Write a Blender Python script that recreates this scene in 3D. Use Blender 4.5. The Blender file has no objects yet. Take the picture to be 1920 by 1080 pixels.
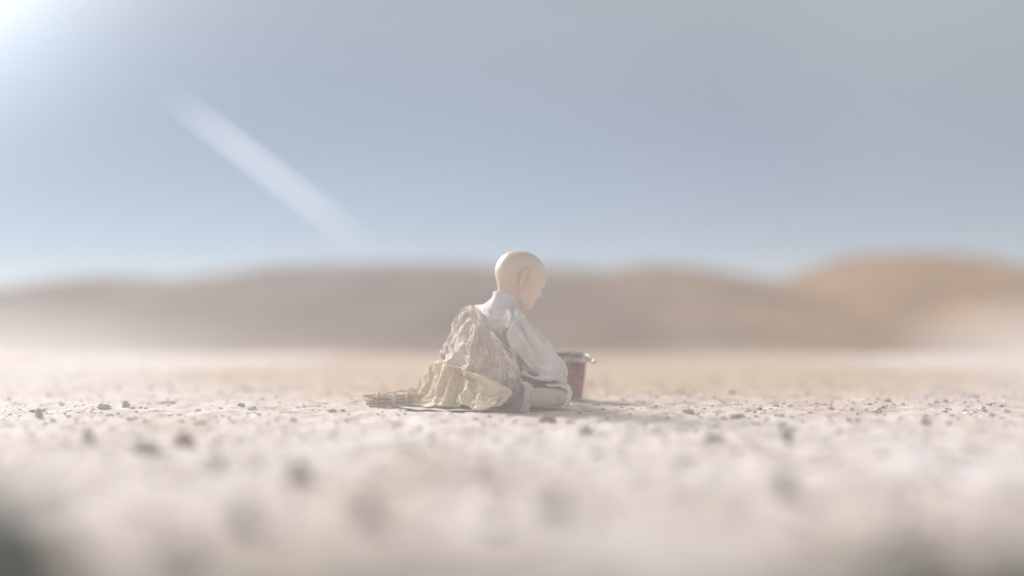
import bpy, math, random
import numpy as np
from mathutils import Vector
PI = math.pi
rad = math.radians
random.seed(7)
rng = np.random.default_rng(11)
S = bpy.context.scene
COL = S.collection

# ------------------------------------------------------------------ camera
H, D, FPX = 0.31, 4.0, 2000.0          # eye height, distance to the monk, focal length in photo pixels
cam_d = bpy.data.cameras.new('camera')
cam = bpy.data.objects.new('camera', cam_d)
COL.objects.link(cam)
cam.location = (0, -D, H)
cam.rotation_euler = (PI / 2, 0, 0)
cam_d.sensor_width = 36
cam_d.lens = 36 * FPX / 1920
cam_d.shift_y = 70 / 1920
cam_d.clip_start = 0.05
cam_d.clip_end = 5000
cam_d.dof.use_dof = True
cam_d.dof.focus_distance = 3.86
cam_d.dof.aperture_fstop = 0.30
S.camera = cam

# ------------------------------------------------------------------ light
SUN_EL, SUN_AZ = rad(27), rad(-40)     # azimuth from +Y, negative = left
sun_dir = Vector((math.sin(SUN_AZ) * math.cos(SUN_EL), math.cos(SUN_AZ) * math.cos(SUN_EL), math.sin(SUN_EL)))
sd = bpy.data.lights.new('sun', 'SUN')
sd.energy = 5.0
sd.angle = rad(24)
sd.color = (1.0, 0.965, 0.93)
sun = bpy.data.objects.new('sun', sd)
COL.objects.link(sun)
sun.rotation_euler = (-sun_dir).to_track_quat('-Z', 'Y').to_euler()
sun.location = (-6, 8, 8)

W = bpy.data.worlds.new('World')
S.world = W
W.use_nodes = True
nt = W.node_tree
N, L = nt.nodes, nt.links
for n in list(N):
    N.remove(n)
out = N.new('ShaderNodeOutputWorld')
sky = N.new('ShaderNodeTexSky')
sky.sky_type = 'NISHITA'
sky.sun_disc = False
sky.sun_elevation = SUN_EL
sky.sun_rotation = SUN_AZ
sky.air_density = 0.5
sky.dust_density = 0.0
sky.ozone_density = 1.0
bg = N.new('ShaderNodeBackground')
bg.inputs['Strength'].default_value = 0.05
L.new(sky.outputs[0], bg.inputs['Color'])
# thin high overcast: an even pale veil over the whole sky, brighter round the sun
geo = N.new('ShaderNodeNewGeometry')
dot = N.new('ShaderNodeVectorMath'); dot.operation = 'DOT_PRODUCT'
L.new(geo.outputs['Incoming'], dot.inputs[0])
dot.inputs[1].default_value = tuple(-sun_dir)
mx = N.new('ShaderNodeMath'); mx.operation = 'MAXIMUM'; mx.inputs[1].default_value = 0.0
L.new(dot.outputs['Value'], mx.inputs[0])
pw = N.new('ShaderNodeMath'); pw.operation = 'POWER'; pw.inputs[1].default_value = 52
L.new(mx.outputs[0], pw.inputs[0])
glow = N.new('ShaderNodeMath'); glow.operation = 'MULTIPLY_ADD'
glow.inputs[1].default_value = 0.0; glow.inputs[2].default_value = 0.305
L.new(pw.outputs[0], glow.inputs[0])
nz = N.new('ShaderNodeTexNoise'); nz.inputs['Scale'].default_value = 2.2; nz.inputs['Detail'].default_value = 2
L.new(geo.outputs['Incoming'], nz.inputs['Vector'])
mr = N.new('ShaderNodeMapRange'); mr.inputs['To Min'].default_value = 0.8; mr.inputs['To Max'].default_value = 1.2
L.new(nz.outputs['Fac'], mr.inputs['Value'])
gm = N.new('ShaderNodeMath'); gm.operation = 'MULTIPLY'
L.new(glow.outputs[0], gm.inputs[0])
sep = N.new('ShaderNodeSeparateXYZ'); L.new(geo.outputs['Incoming'], sep.inputs[0])
el = N.new('ShaderNodeMapRange'); el.inputs['From Min'].default_value = 0.0; el.inputs['From Max'].default_value = -0.28
el.inputs['To Min'].default_value = 0.22; el.inputs['To Max'].default_value = 1.0     # the veil thins out towards the skyline
L.new(sep.outputs['Z'], el.inputs['Value'])
gm2 = N.new('ShaderNodeMath'); gm2.operation = 'MULTIPLY'
L.new(mr.outputs[0], gm2.inputs[0]); L.new(el.outputs[0], gm2.inputs[1]); L.new(gm2.outputs[0], gm.inputs[1])
bg2 = N.new('ShaderNodeBackground')
bg2.inputs['Color'].default_value = (0.97, 0.95, 0.80, 1)
L.new(gm.outputs[0], bg2.inputs['Strength'])
# the bright aureole round the sun, which stands just outside the picture
au = N.new('ShaderNodeMath'); au.operation = 'MULTIPLY'; au.inputs[1].default_value = 8.0
L.new(pw.outputs[0], au.inputs[0])
bg3 = N.new('ShaderNodeBackground'); bg3.inputs['Color'].default_value = (0.88, 0.94, 1.0, 1)
L.new(au.outputs[0], bg3.inputs['Strength'])
add0 = N.new('ShaderNodeAddShader')
L.new(bg2.outputs[0], add0.inputs[0]); L.new(bg3.outputs[0], add0.inputs[1])
add = N.new('ShaderNodeAddShader')
L.new(bg.outputs[0], add.inputs[0]); L.new(add0.outputs[0], add.inputs[1])
L.new(add.outputs[0], out.inputs['Surface'])

S.view_settings.view_transform = 'Standard'
S.view_settings.look = 'None'
S.view_settings.exposure = 0.15
S.view_settings.gamma = 1
S.view_settings.use_curve_mapping = False
S.cycles.max_bounces = 8
S.cycles.volume_bounces = 2
S.cycles.use_denoising = True
HAZE = 0.011


def at(px, py, Y):
    """the point at photo position (px, py) that lies Y metres behind the plane of the monk"""
    k = (D + Y) / FPX
    return np.array([(px - 960) * k, Y, H + (610 - py) * k])


# ------------------------------------------------------------------ helpers
def link(name, me, mat=None, parent=None, smooth=True):
    o = bpy.data.objects.new(name, me)
    COL.objects.link(o)
    if mat:
        me.materials.append(mat)
    if parent is not None:
        o.parent = parent
        o.matrix_parent_inverse = parent.matrix_world.inverted()
    if smooth:
        me.polygons.foreach_set('use_smooth', [True] * len(me.polygons))
    return o


def mesh(name, v, f, mat=None, parent=None, smooth=True):
    """v is in world coordinates"""
    me = bpy.data.meshes.new(name)
    v = np.asarray(v, dtype=float)
    if parent is not None:
        v = v - np.array(parent.location)
    me.from_pydata(v.tolist(), [], [list(map(int, q)) for q in f])
    me.update()
    o = bpy.data.objects.new(name, me)
    COL.objects.link(o)
    if mat:
        me.materials.append(mat)
    if parent is not None:
        o.parent = parent
    if smooth:
        me.polygons.foreach_set('use_smooth', [True] * len(me.polygons))
    return o


def fastmesh(name, v, quads, mat, parent=None):
    me = bpy.data.meshes.new(name)
    v = np.asarray(v, dtype=np.float32)
    if parent is not None:
        v = v - np.array(parent.location, dtype=np.float32)
    me.vertices.add(len(v)); me.vertices.foreach_set('co', v.ravel())
    n = len(quads)
    me.loops.add(n * 4); me.loops.foreach_set('vertex_index', quads.astype(np.int32).ravel())
    me.polygons.add(n)
    me.polygons.foreach_set('loop_start', np.arange(0, n * 4, 4, dtype=np.int32))
    me.polygons.foreach_set('use_smooth', np.ones(n, dtype=bool))
    me.update(calc_edges=True)
    me.validate()
    me.materials.append(mat)
    o = bpy.data.objects.new(name, me)
    COL.objects.link(o)
    if parent is not None:
        o.parent = parent
    return o


def empty(name, loc, label, cat, group=None):
    o = bpy.data.objects.new(name, None)
    COL.objects.link(o)
    o.location = Vector([float(a) for a in loc])
    o.empty_display_size = 0.05
    o['label'] = label; o['category'] = cat
    if group: o['group'] = group
    return o


_lat = rng.random((64, 64, 64)).astype(np.float32)


def noise3(p, scale=1.0, seed=0):
    q = np.asarray(p, dtype=np.float64) * scale + seed * 7.31
    i = np.floor(q).astype(int); f = q - i
    f = f * f * (3 - 2 * f)
    i0 = i % 64; i1 = (i + 1) % 64
    x0, y0, z0 = i0[..., 0], i0[..., 1], i0[..., 2]
    x1, y1, z1 = i1[..., 0], i1[..., 1], i1[..., 2]
    fx, fy, fz = f[..., 0], f[..., 1], f[..., 2]
    l = _lat
    a = l[x0, y0, z0] * (1 - fx) + l[x1, y0, z0] * fx
    b = l[x0, y1, z0] * (1 - fx) + l[x1, y1, z0] * fx
    c = l[x0, y0, z1] * (1 - fx) + l[x1, y0, z1] * fx
    d = l[x0, y1, z1] * (1 - fx) + l[x1, y1, z1] * fx
    return ((a * (1 - fy) + b * fy) * (1 - fz) + (c * (1 - fy) + d * fy) * fz) * 2 - 1


def fbm(p, scale, octs=4, seed=0, gain=0.5):
    s = 0; a = 1; t = 0
    for k in range(octs):
        s = s + a * noise3(p, scale * 2 ** k, seed + k); t += a; a *= gain
    return s / t


# ------------------------------------------------------------------ signed distance modelling
class SDF:
    def __init__(self, lo, hi, h):
        self.h = h
        self.ax = [np.arange(lo[k], hi[k] + h, h, dtype=np.float32) for k in range(3)]
        self.G = np.stack(np.meshgrid(*self.ax, indexing='ij'), -1)
        self.d = np.full(self.G.shape[:3], 1.0, dtype=np.float32)

    def _sub(self, c, R):
        s = []
        for k in range(3):
            a = np.searchsorted(self.ax[k], c[k] - R[k]); b = np.searchsorted(self.ax[k], c[k] + R[k])
            s.append(slice(max(0, a), max(0, b)))
        return tuple(s)

    def _put(self, sl, d, k, cut=False):
        o = self.d[sl]
        if o.size == 0: return
        if cut:
            d = -d
            hh = np.clip(0.5 - 0.5 * (o - d) / k, 0, 1)
            self.d[sl] = o * (1 - hh) + d * hh + k * hh * (1 - hh)
        else:
            hh = np.clip(0.5 + 0.5 * (o - d) / k, 0, 1)
            self.d[sl] = o * (1 - hh) + d * hh - k * hh * (1 - hh)

    def ell(self, c, r, axes=None, k=0.02, cut=False):
        c = np.array(c, dtype=np.float32); r = np.array(r, dtype=np.float32)
        R = np.full(3, r.max() + 3 * k + 0.02)
        sl = self._sub(c, R)
        q = self.G[sl] - c
        if axes is not None:
            q = q @ np.array(axes, dtype=np.float32).T
        k0 = np.linalg.norm(q / r, axis=-1); k1 = np.linalg.norm(q / (r * r), axis=-1) + 1e-6
        self._put(sl, k0 * (k0 - 1) / k1, k, cut)

    def rc(self, a, b, ra, rb, k=0.02, cut=False):
        a = np.array(a, dtype=np.float32); b = np.array(b, dtype=np.float32)
        c = (a + b) / 2; R = np.abs(a - b) / 2 + max(ra, rb) + 3 * k + 0.02
        sl = self._sub(c, R)
        p = self.G[sl] - a
        ba = b - a
        t = np.clip((p @ ba) / max(1e-9, float(ba @ ba)), 0, 1)
        d = np.linalg.norm(p - t[..., None] * ba, axis=-1) - (ra + (rb - ra) * t)
        self._put(sl, d, k, cut)

    def chain(self, pts, k=0.02):
        for (a, ra), (b, rb) in zip(pts[:-1], pts[1:]):
            self.rc(a, b, ra, rb, k)

    def floor(self, z):
        self.d = np.maximum(self.d, z - self.G[..., 2])

    def extract(self):
        """surface nets"""
        d = self.d
        ins = d < 0
        c = ins[:-1, :-1, :-1].astype(np.int8) * 0
        acc = np.zeros(c.shape + (3,), np.float32); cnt = np.zeros(c.shape, np.float32)
        nx, ny, nz = c.shape
        sh = [(0, 0, 0), (1, 0, 0), (0, 1, 0), (1, 1, 0), (0, 0, 1), (1, 0, 1), (0, 1, 1), (1, 1, 1)]
        V = [d[s[0]:s[0] + nx, s[1]:s[1] + ny, s[2]:s[2] + nz] for s in sh]
        E = [(0, 1), (2, 3), (4, 5), (6, 7), (0, 2), (1, 3), (4, 6), (5, 7), (0, 4), (1, 5), (2, 6), (3, 7)]
        for a, b in E:
            m = (V[a] < 0) != (V[b] < 0)
            t = np.where(m, V[a] / np.where(m, V[a] - V[b], 1), 0)
            for k in range(3):
                acc[..., k] += np.where(m, sh[a][k] + t * (sh[b][k] - sh[a][k]), 0)
            cnt += m
        act = cnt > 0
        idx = np.full(c.shape, -1, np.int64)
        idx[act] = np.arange(act.sum())
        ii = np.argwhere(act)
        org = np.array([a[0] for a in self.ax])
        v = org + (ii + acc[act] / cnt[act][:, None]) * self.h
        Q = []
        for axis in range(3):
            o1, o2 = [(1, 2), (2, 0), (0, 1)][axis]
            sl0 = [slice(None)] * 3; sl1 = [slice(None)] * 3
            sl0[axis] = slice(0, -1); sl1[axis] = slice(1, None)
            A, B = ins[tuple(sl0)], ins[tuple(sl1)]
            ch = np.argwhere(A != B)
            flip = A[tuple(ch.T)]
            ok = (ch[:, o1] > 0) & (ch[:, o2] > 0) & (ch[:, o1] < d.shape[o1] - 1) & (ch[:, o2] < d.shape[o2] - 1)
            ch = ch[ok]; flip = flip[ok]
            e1 = np.zeros(3, int); e1[o1] = 1
            e2 = np.zeros(3, int); e2[o2] = 1
            q = np.stack([idx[tuple((ch - e1 - e2).T)], idx[tuple((ch - e2).T)], idx[tuple(ch.T)], idx[tuple((ch - e1).T)]], 1)
            q[~flip] = q[~flip][:, ::-1]
            Q.append(q)
        return v, np.concatenate(Q)


def normals(v, q):
    n = np.zeros_like(v)
    fn = np.cross(v[q[:, 2]] - v[q[:, 0]], v[q[:, 3]] - v[q[:, 1]])
    for k in range(4):
        np.add.at(n, q[:, k], fn)
    return n / (np.linalg.norm(n, axis=1)[:, None] + 1e-12)


def relax(v, q, it=2, w=0.5):
    for _ in range(it):
        s = np.zeros_like(v); c = np.zeros(len(v))
        for k in range(4):
            a, b = q[:, k], q[:, (k + 1) % 4]
            np.add.at(s, a, v[b]); np.add.at(c, a, 1)
            np.add.at(s, b, v[a]); np.add.at(c, b, 1)
        v = v * (1 - w) + w * s / np.maximum(c, 1)[:, None]
    return v


def seg_dist(p, pts):
    """distance of points to a polyline, and the parameter along it"""
    best = np.full(len(p), 9.0); tt = np.zeros(len(p))
    m = len(pts) - 1
    for k in range(m):
        a, b = pts[k], pts[k + 1]
        ba = b - a
        t = np.clip(((p - a) @ ba) / (ba @ ba), 0, 1)
        d = np.linalg.norm(p - a - t[:, None] * ba, axis=1)
        w = d < best
        best[w] = d[w]; tt[w] = (k + t[w]) / m
    return best, tt


def folds(v, n, lines, wscale=1.0):
    """push cloth in or out along creases: (points (px, py, Y), amplitude mm, half width mm)"""
    disp = np.zeros(len(v))
    for pts, amp, wid in lines:
        P = np.array([at(*p) for p in pts])
        # smooth the polyline
        if len(P) > 2:
            T = np.linspace(0, len(P) - 1, 4 * (len(P) - 1) + 1)
            P = np.stack([np.interp(T, range(len(P)), P[:, k]) for k in range(3)], 1)
            P[1:-1] = (P[:-2] + 2 * P[1:-1] + P[2:]) / 4
        A = P * [1, .35, 1]; B = v * [1, .35, 1]
        near = np.abs(B - A.mean(0)).max(1) < 0.35
        ids = np.where(near)[0]
        d, t = seg_dist(B[ids], A)
        taper = np.sin(PI * np.clip(t * 0.9 + 0.05, 0, 1)) ** 0.6
        w = wid / 1000
        g = np.exp(-np.power(d / w, 1.35) * 1.1) - 0.35 * np.exp(-np.power((d - 1.9 * w) / w, 2))
        disp[ids] += amp / 1000 * g * taper
    return v + n * disp[:, None]


# ------------------------------------------------------------------ materials
def mat_new(name):
    m = bpy.data.materials.new(name)
    m.use_nodes = True
    b = m.node_tree.nodes['Principled BSDF']
    return m, m.node_tree.nodes, m.node_tree.links, b


def ramp(Nn, stops):
    r = Nn.new('ShaderNodeValToRGB')
    e = r.color_ramp.elements
    while len(e) < len(stops): e.new(0.5)
    for k, (p, c) in enumerate(stops):
        e[k].position = p; e[k].color = (*c, 1)
    return r


def cloth_mat(name, c1, c2, c3, weave=900, bump=0.25, patch=9, sheen=0.3):
    m, Nn, Ll, b = mat_new(name)
    tc = Nn.new('ShaderNodeTexCoord')
    n1 = Nn.new('ShaderNodeTexNoise'); n1.inputs['Scale'].default_value = patch; n1.inputs['Detail'].default_value = 5
    n1.inputs['Roughness'].default_value = 0.65
    Ll.new(tc.outputs['Object'], n1.inputs['Vector'])
    r = ramp(Nn, [(0.3, c1), (0.52, c2), (0.72, c3)])
    Ll.new(n1.outputs['Fac'], r.inputs['Fac'])
    w1 = Nn.new('ShaderNodeTexNoise'); w1.inputs['Scale'].default_value = weave; w1.inputs['Detail'].default_value = 2
    Ll.new(tc.outputs['Object'], w1.inputs['Vector'])
    w2 = Nn.new('ShaderNodeTexNoise'); w2.inputs['Scale'].default_value = 60; w2.inputs['Detail'].default_value = 4
    Ll.new(tc.outputs['Object'], w2.inputs['Vector'])
    mixc = Nn.new('ShaderNodeMix'); mixc.data_type = 'RGBA'; mixc.blend_type = 'MULTIPLY'
    mixc.inputs[0].default_value = 0.35
    r2 = ramp(Nn, [(0.3, (0.7, 0.7, 0.7)), (0.7, (1, 1, 1))])
    Ll.new(w1.outputs['Fac'], r2.inputs['Fac'])
    Ll.new(r.outputs[0], mixc.inputs[6]); Ll.new(r2.outputs[0], mixc.inputs[7])
    Ll.new(mixc.outputs[2], b.inputs['Base Color'])
    ad = Nn.new('ShaderNodeMath'); ad.operation = 'MULTIPLY_ADD'; ad.inputs[1].default_value = 0.35
    Ll.new(w1.outputs['Fac'], ad.inputs[0]); Ll.new(w2.outputs['Fac'], ad.inputs[2])
    bp = Nn.new('ShaderNodeBump'); bp.inputs['Strength'].default_value = bump; bp.inputs['Distance'].default_value = 0.004
    Ll.new(ad.outputs[0], bp.inputs['Height']); Ll.new(bp.outputs[0], b.inputs['Normal'])
    b.inputs['Roughness'].default_value = 0.95
    b.inputs['Specular IOR Level'].default_value = 0.15
    b.inputs['Sheen Weight'].default_value = sheen
    return m


M_ROBE = cloth_mat('robe_cloth', (0.61, 0.56, 0.53), (0.76, 0.70, 0.67), (0.82, 0.79, 0.77))
M_COLLAR = cloth_mat('collar_cloth', (0.571, 0.585, 0.598), (0.701, 0.715, 0.728), (0.820, 0.820, 0.820))
M_SHAWL = cloth_mat('shawl_cloth', (0.494, 0.403, 0.338), (0.715, 0.604, 0.520), (0.820, 0.766, 0.689), bump=0.6, patch=14)
M_SACK = cloth_mat('sackcloth', (0.60, 0.48, 0.335), (0.77, 0.645, 0.48), (0.82, 0.75, 0.61), weave=500, bump=0.6, patch=12)
M_TROUSER = cloth_mat('trouser_cloth', (0.46, 0.37, 0.31), (0.57, 0.475, 0.41), (0.64, 0.56, 0.50))
M_SOLE = cloth_mat('sole_cloth', (0.11, 0.085, 0.08), (0.17, 0.13, 0.125), (0.26, 0.205, 0.195), patch=30)
M_SHEET = cloth_mat('ground_sheet', (0.394, 0.371, 0.325), (0.487, 0.464, 0.418), (0.580, 0.557, 0.510), patch=12)
M_SHOE = cloth_mat('shoe_cloth', (0.441, 0.383, 0.348), (0.580, 0.522, 0.476), (0.673, 0.626, 0.580), patch=30)

M_SKIN, Nn, Ll, b = mat_new('skin')
tc = Nn.new('ShaderNodeTexCoord')
n1 = Nn.new('ShaderNodeTexNoise'); n1.inputs['Scale'].default_value = 16; n1.inputs['Detail'].default_value = 3
Ll.new(tc.outputs['Object'], n1.inputs['Vector'])
r = ramp(Nn, [(0.3, (0.70, 0.50, 0.41)), (0.6, (0.76, 0.60, 0.50))])
Ll.new(n1.outputs['Fac'], r.inputs['Fac'])
# paler shaven scalp, pinker ears and cheeks: stored on the mesh as an attribute
att = Nn.new('ShaderNodeAttribute'); att.attribute_name = 'scalp'
mixc = Nn.new('ShaderNodeMix'); mixc.data_type = 'RGBA'
Ll.new(att.outputs['Fac'], mixc.inputs[0]); Ll.new(r.outputs[0], mixc.inputs[6])
mixc.inputs[7].default_value = (0.76, 0.66, 0.565, 1)
Ll.new(mixc.outputs[2], b.inputs['Base Color'])
nb = Nn.new('ShaderNodeTexNoise'); nb.inputs['Scale'].default_value = 420; nb.inputs['Detail'].default_value = 2
Ll.new(tc.outputs['Object'], nb.inputs['Vector'])
bp = Nn.new('ShaderNodeBump'); bp.inputs['Strength'].default_value = 0.25; bp.inputs['Distance'].default_value = 0.002
Ll.new(nb.outputs['Fac'], bp.inputs['Height']); Ll.new(bp.outputs[0], b.inputs['Normal'])
b.inputs['Roughness'].default_value = 0.33
b.inputs['Subsurface Weight'].default_value = 0.25
b.inputs['Subsurface Scale'].default_value = 0.012
b.inputs['Subsurface Radius'].default_value = (1, 0.4, 0.25)


def stone_mat(name, c1, c2, rough=0.9):
    m, Nn, Ll, b = mat_new(name)
    tc = Nn.new('ShaderNodeTexCoord')
    n1 = Nn.new('ShaderNodeTexNoise'); n1.inputs['Scale'].default_value = 35; n1.inputs['Detail'].default_value = 6
    Ll.new(tc.outputs['Object'], n1.inputs['Vector'])
    r = ramp(Nn, [(0.35, c1), (0.68, c2)])
    Ll.new(n1.outputs['Fac'], r.inputs['Fac']); Ll.new(r.outputs[0], b.inputs['Base Color'])
    bp = Nn.new('ShaderNodeBump'); bp.inputs['Strength'].default_value = 0.6; bp.inputs['Distance'].default_value = 0.005
    Ll.new(n1.outputs['Fac'], bp.inputs['Height']); Ll.new(bp.outputs[0], b.inputs['Normal'])
    b.inputs['Roughness'].default_value = rough
    return m


M_GREY = stone_mat('stone_grey', (0.44, 0.41, 0.40), (0.58, 0.54, 0.52))
M_DARK = stone_mat('stone_dark', (0.38, 0.35, 0.335), (0.52, 0.485, 0.46))
M_CLOD = stone_mat('dark_clod', (0.25, 0.25, 0.22), (0.35, 0.345, 0.305))
M_BROWN = stone_mat('stone_brown', (0.41, 0.33, 0.285), (0.55, 0.46, 0.405))
M_RED = stone_mat('stone_red', (0.28, 0.17, 0.14), (0.42, 0.29, 0.24))
M_WHITE = stone_mat('stone_white', (0.55, 0.53, 0.52), (0.72, 0.71, 0.70))

# ground -------------------------------------------------------------------
M_GROUND, Nn, Ll, b = mat_new('ground')
g = Nn.new('ShaderNodeNewGeometry')
mp = Nn.new('ShaderNodeMapping'); mp.inputs['Scale'].default_value = (1, 0.55, 1)
Ll.new(g.outputs['Position'], mp.inputs['Vector'])
a1 = Nn.new('ShaderNodeTexNoise'); a1.inputs['Scale'].default_value = 1.3; a1.inputs['Detail'].default_value = 6; a1.inputs['Roughness'].default_value = 0.6
a2 = Nn.new('ShaderNodeTexNoise'); a2.inputs['Scale'].default_value = 9; a2.inputs['Detail'].default_value = 8; a2.inputs['Roughness'].default_value = 0.7
a3 = Nn.new('ShaderNodeTexNoise'); a3.inputs['Scale'].default_value = 110; a3.inputs['Detail'].default_value = 4
Ll.new(mp.outputs[0], a1.inputs['Vector']); Ll.new(mp.outputs[0], a2.inputs['Vector']); Ll.new(g.outputs['Position'], a3.inputs['Vector'])
r1 = ramp(Nn, [(0.33, (0.57, 0.465, 0.40)), (0.50, (0.68, 0.59, 0.56)), (0.66, (0.75, 0.69, 0.685))])
Ll.new(a1.outputs['Fac'], r1.inputs['Fac'])
# a broad tan stain of bare soil from the monk's feet out towards the hills
tv = Nn.new('ShaderNodeVectorMath'); tv.operation = 'SUBTRACT'; tv.inputs[1].default_value = (0.5, 3.8, 0)
Ll.new(g.outputs['Position'], tv.inputs[0])
tv2 = Nn.new('ShaderNodeVectorMath'); tv2.operation = 'MULTIPLY'; tv2.inputs[1].default_value = (0.34, 0.245, 0)
Ll.new(tv.outputs[0], tv2.inputs[0])
tl = Nn.new('ShaderNodeVectorMath'); tl.operation = 'LENGTH'; Ll.new(tv2.outputs[0], tl.inputs[0])
tn = Nn.new('ShaderNodeMath'); tn.operation = 'MULTIPLY_ADD'; tn.inputs[1].default_value = -1.1; Ll.new(a1.outputs['Fac'], tn.inputs[0]); Ll.new(tl.outputs['Value'], tn.inputs[2])
tm = Nn.new('ShaderNodeMapRange'); tm.inputs['From Min'].default_value = 0.65; tm.inputs['From Max'].default_value = 0.05; tm.interpolation_type = 'SMOOTHSTEP'
Ll.new(tn.outputs[0], tm.inputs['Value'])
tx = Nn.new('ShaderNodeMix'); tx.data_type = 'RGBA'; tx.inputs[7].default_value = (0.50, 0.365, 0.26, 1)
Ll.new(tm.outputs[0], tx.inputs[0]); Ll.new(r1.outputs[0], tx.inputs[6])
r2 = ramp(Nn, [(0.32, (0.55, 0.50, 0.47)), (0.46, (0.95, 0.95, 0.95)), (0.60, (1.15, 1.18, 1.21))])
Ll.new(a2.outputs['Fac'], r2.inputs['Fac'])
mm = Nn.new('ShaderNodeMix'); mm.data_type = 'RGBA'; mm.blend_type = 'MULTIPLY'; mm.inputs[0].default_value = 0.8
Ll.new(tx.outputs[2], mm.inputs[6]); Ll.new(r2.outputs[0], mm.inputs[7])
r3 = ramp(Nn, [(0.30, (0.72, 0.70, 0.68)), (0.5, (1, 1, 1))])
Ll.new(a3.outputs['Fac'], r3.inputs['Fac'])
mm2 = Nn.new('ShaderNodeMix'); mm2.data_type = 'RGBA'; mm2.blend_type = 'MULTIPLY'; mm2.inputs[0].default_value = 0.6
Ll.new(mm.outputs[2], mm2.inputs[6]); Ll.new(r3.outputs[0], mm2.inputs[7])
# lens vignette painted into the earth colour: darker under and around the camera
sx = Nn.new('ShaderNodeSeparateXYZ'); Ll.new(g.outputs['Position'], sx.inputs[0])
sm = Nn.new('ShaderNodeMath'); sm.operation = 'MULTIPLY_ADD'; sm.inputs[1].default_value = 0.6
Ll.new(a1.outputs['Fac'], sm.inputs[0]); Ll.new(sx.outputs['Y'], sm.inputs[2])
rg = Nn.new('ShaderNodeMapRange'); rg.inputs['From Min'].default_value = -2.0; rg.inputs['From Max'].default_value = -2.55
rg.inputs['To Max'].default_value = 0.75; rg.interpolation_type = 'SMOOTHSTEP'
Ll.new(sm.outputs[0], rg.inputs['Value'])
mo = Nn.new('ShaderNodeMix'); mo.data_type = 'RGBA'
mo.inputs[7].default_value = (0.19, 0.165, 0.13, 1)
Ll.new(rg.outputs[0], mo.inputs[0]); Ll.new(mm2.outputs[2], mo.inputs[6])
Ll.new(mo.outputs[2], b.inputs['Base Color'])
bp = Nn.new('ShaderNodeBump'); bp.inputs['Strength'].default_value = 0.7; bp.inputs['Distance'].default_value = 0.012
ad = Nn.new('ShaderNodeMath'); ad.operation = 'MULTIPLY_ADD'; ad.inputs[1].default_value = 0.25
Ll.new(a3.outputs['Fac'], ad.inputs[0]); Ll.new(a2.outputs['Fac'], ad.inputs[2])
Ll.new(ad.outputs[0], bp.inputs['Height']); Ll.new(bp.outputs[0], b.inputs['Normal'])
b.inputs['Roughness'].default_value = 0.95
b.inputs['Specular IOR Level'].default_value = 0.2


def hill_mat(name, c1, c2, c3, d1, d2, d3):
    m, Nn, Ll, b = mat_new(name)
    g = Nn.new('ShaderNodeNewGeometry')
    mp = Nn.new('ShaderNodeMapping'); mp.inputs['Scale'].default_value = (1, 0.6, 1.6)
    Ll.new(g.outputs['Position'], mp.inputs['Vector'])
    n1 = Nn.new('ShaderNodeTexNoise'); n1.inputs['Scale'].default_value = 0.55; n1.inputs['Detail'].default_value = 8; n1.inputs['Roughness'].default_value = 0.6
    Ll.new(mp.outputs[0], n1.inputs['Vector'])
    r = ramp(Nn, [(0.32, c1), (0.5, c2), (0.68, c3)])
    Ll.new(n1.outputs['Fac'], r.inputs['Fac'])
    # the earth turns from grey brown on the left to ochre on the right
    ro = ramp(Nn, [(0.32, d1), (0.5, d2), (0.68, d3)])
    Ll.new(n1.outputs['Fac'], ro.inputs['Fac'])
    sx = Nn.new('ShaderNodeSeparateXYZ'); Ll.new(g.outputs['Position'], sx.inputs[0])
    n2 = Nn.new('ShaderNodeTexNoise'); n2.inputs['Scale'].default_value = 0.35; n2.inputs['Detail'].default_value = 4
    Ll.new(g.outputs['Position'], n2.inputs['Vector'])
    sm = Nn.new('ShaderNodeMath'); sm.operation = 'MULTIPLY_ADD'; sm.inputs[1].default_value = 7
    Ll.new(n2.outputs['Fac'], sm.inputs[0]); Ll.new(sx.outputs['X'], sm.inputs[2])
    rg = Nn.new('ShaderNodeMapRange'); rg.inputs['From Min'].default_value = 1.5; rg.inputs['From Max'].default_value = 11.0
    rg.interpolation_type = 'SMOOTHSTEP'
    Ll.new(sm.outputs[0], rg.inputs['Value'])
    mo = Nn.new('ShaderNodeMix'); mo.data_type = 'RGBA'
    Ll.new(rg.outputs[0], mo.inputs[0]); Ll.new(r.outputs[0], mo.inputs[6]); Ll.new(ro.outputs[0], mo.inputs[7])
    # pale sand washed up over the foot of the slope
    fz = Nn.new('ShaderNodeMath'); fz.operation = 'MULTIPLY_ADD'; fz.inputs[1].default_value = -0.45
    Ll.new(n1.outputs['Fac'], fz.inputs[0]); Ll.new(sx.outputs['Z'], fz.inputs[2])
    fr = Nn.new('ShaderNodeMapRange'); fr.inputs['From Min'].default_value = -0.02; fr.inputs['From Max'].default_value = -0.34
    fr.interpolation_type = 'SMOOTHSTEP'
    Ll.new(fz.outputs[0], fr.inputs['Value'])
    mf = Nn.new('ShaderNodeMix'); mf.data_type = 'RGBA'; mf.inputs[7].default_value = (0.34, 0.255, 0.195, 1)
    Ll.new(fr.outputs[0], mf.inputs[0]); Ll.new(mo.outputs[2], mf.inputs[6])
    Ll.new(mf.outputs[2], b.inputs['Base Color'])
    bp = Nn.new('ShaderNodeBump'); bp.inputs['Strength'].default_value = 0.6; bp.inputs['Distance'].default_value = 0.1
    Ll.new(n1.outputs['Fac'], bp.inputs['Height']); Ll.new(bp.outputs[0], b.inputs['Normal'])
    b.inputs['Roughness'].default_value = 1
    b.inputs['Specular IOR Level'].default_value = 0.1
    return m


M_HILL = hill_mat('hill_earth', (0.085, 0.056, 0.048), (0.12, 0.083, 0.072), (0.16, 0.115, 0.096),
                  (0.19, 0.10, 0.042), (0.27, 0.155, 0.072), (0.34, 0.205, 0.10))



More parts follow.
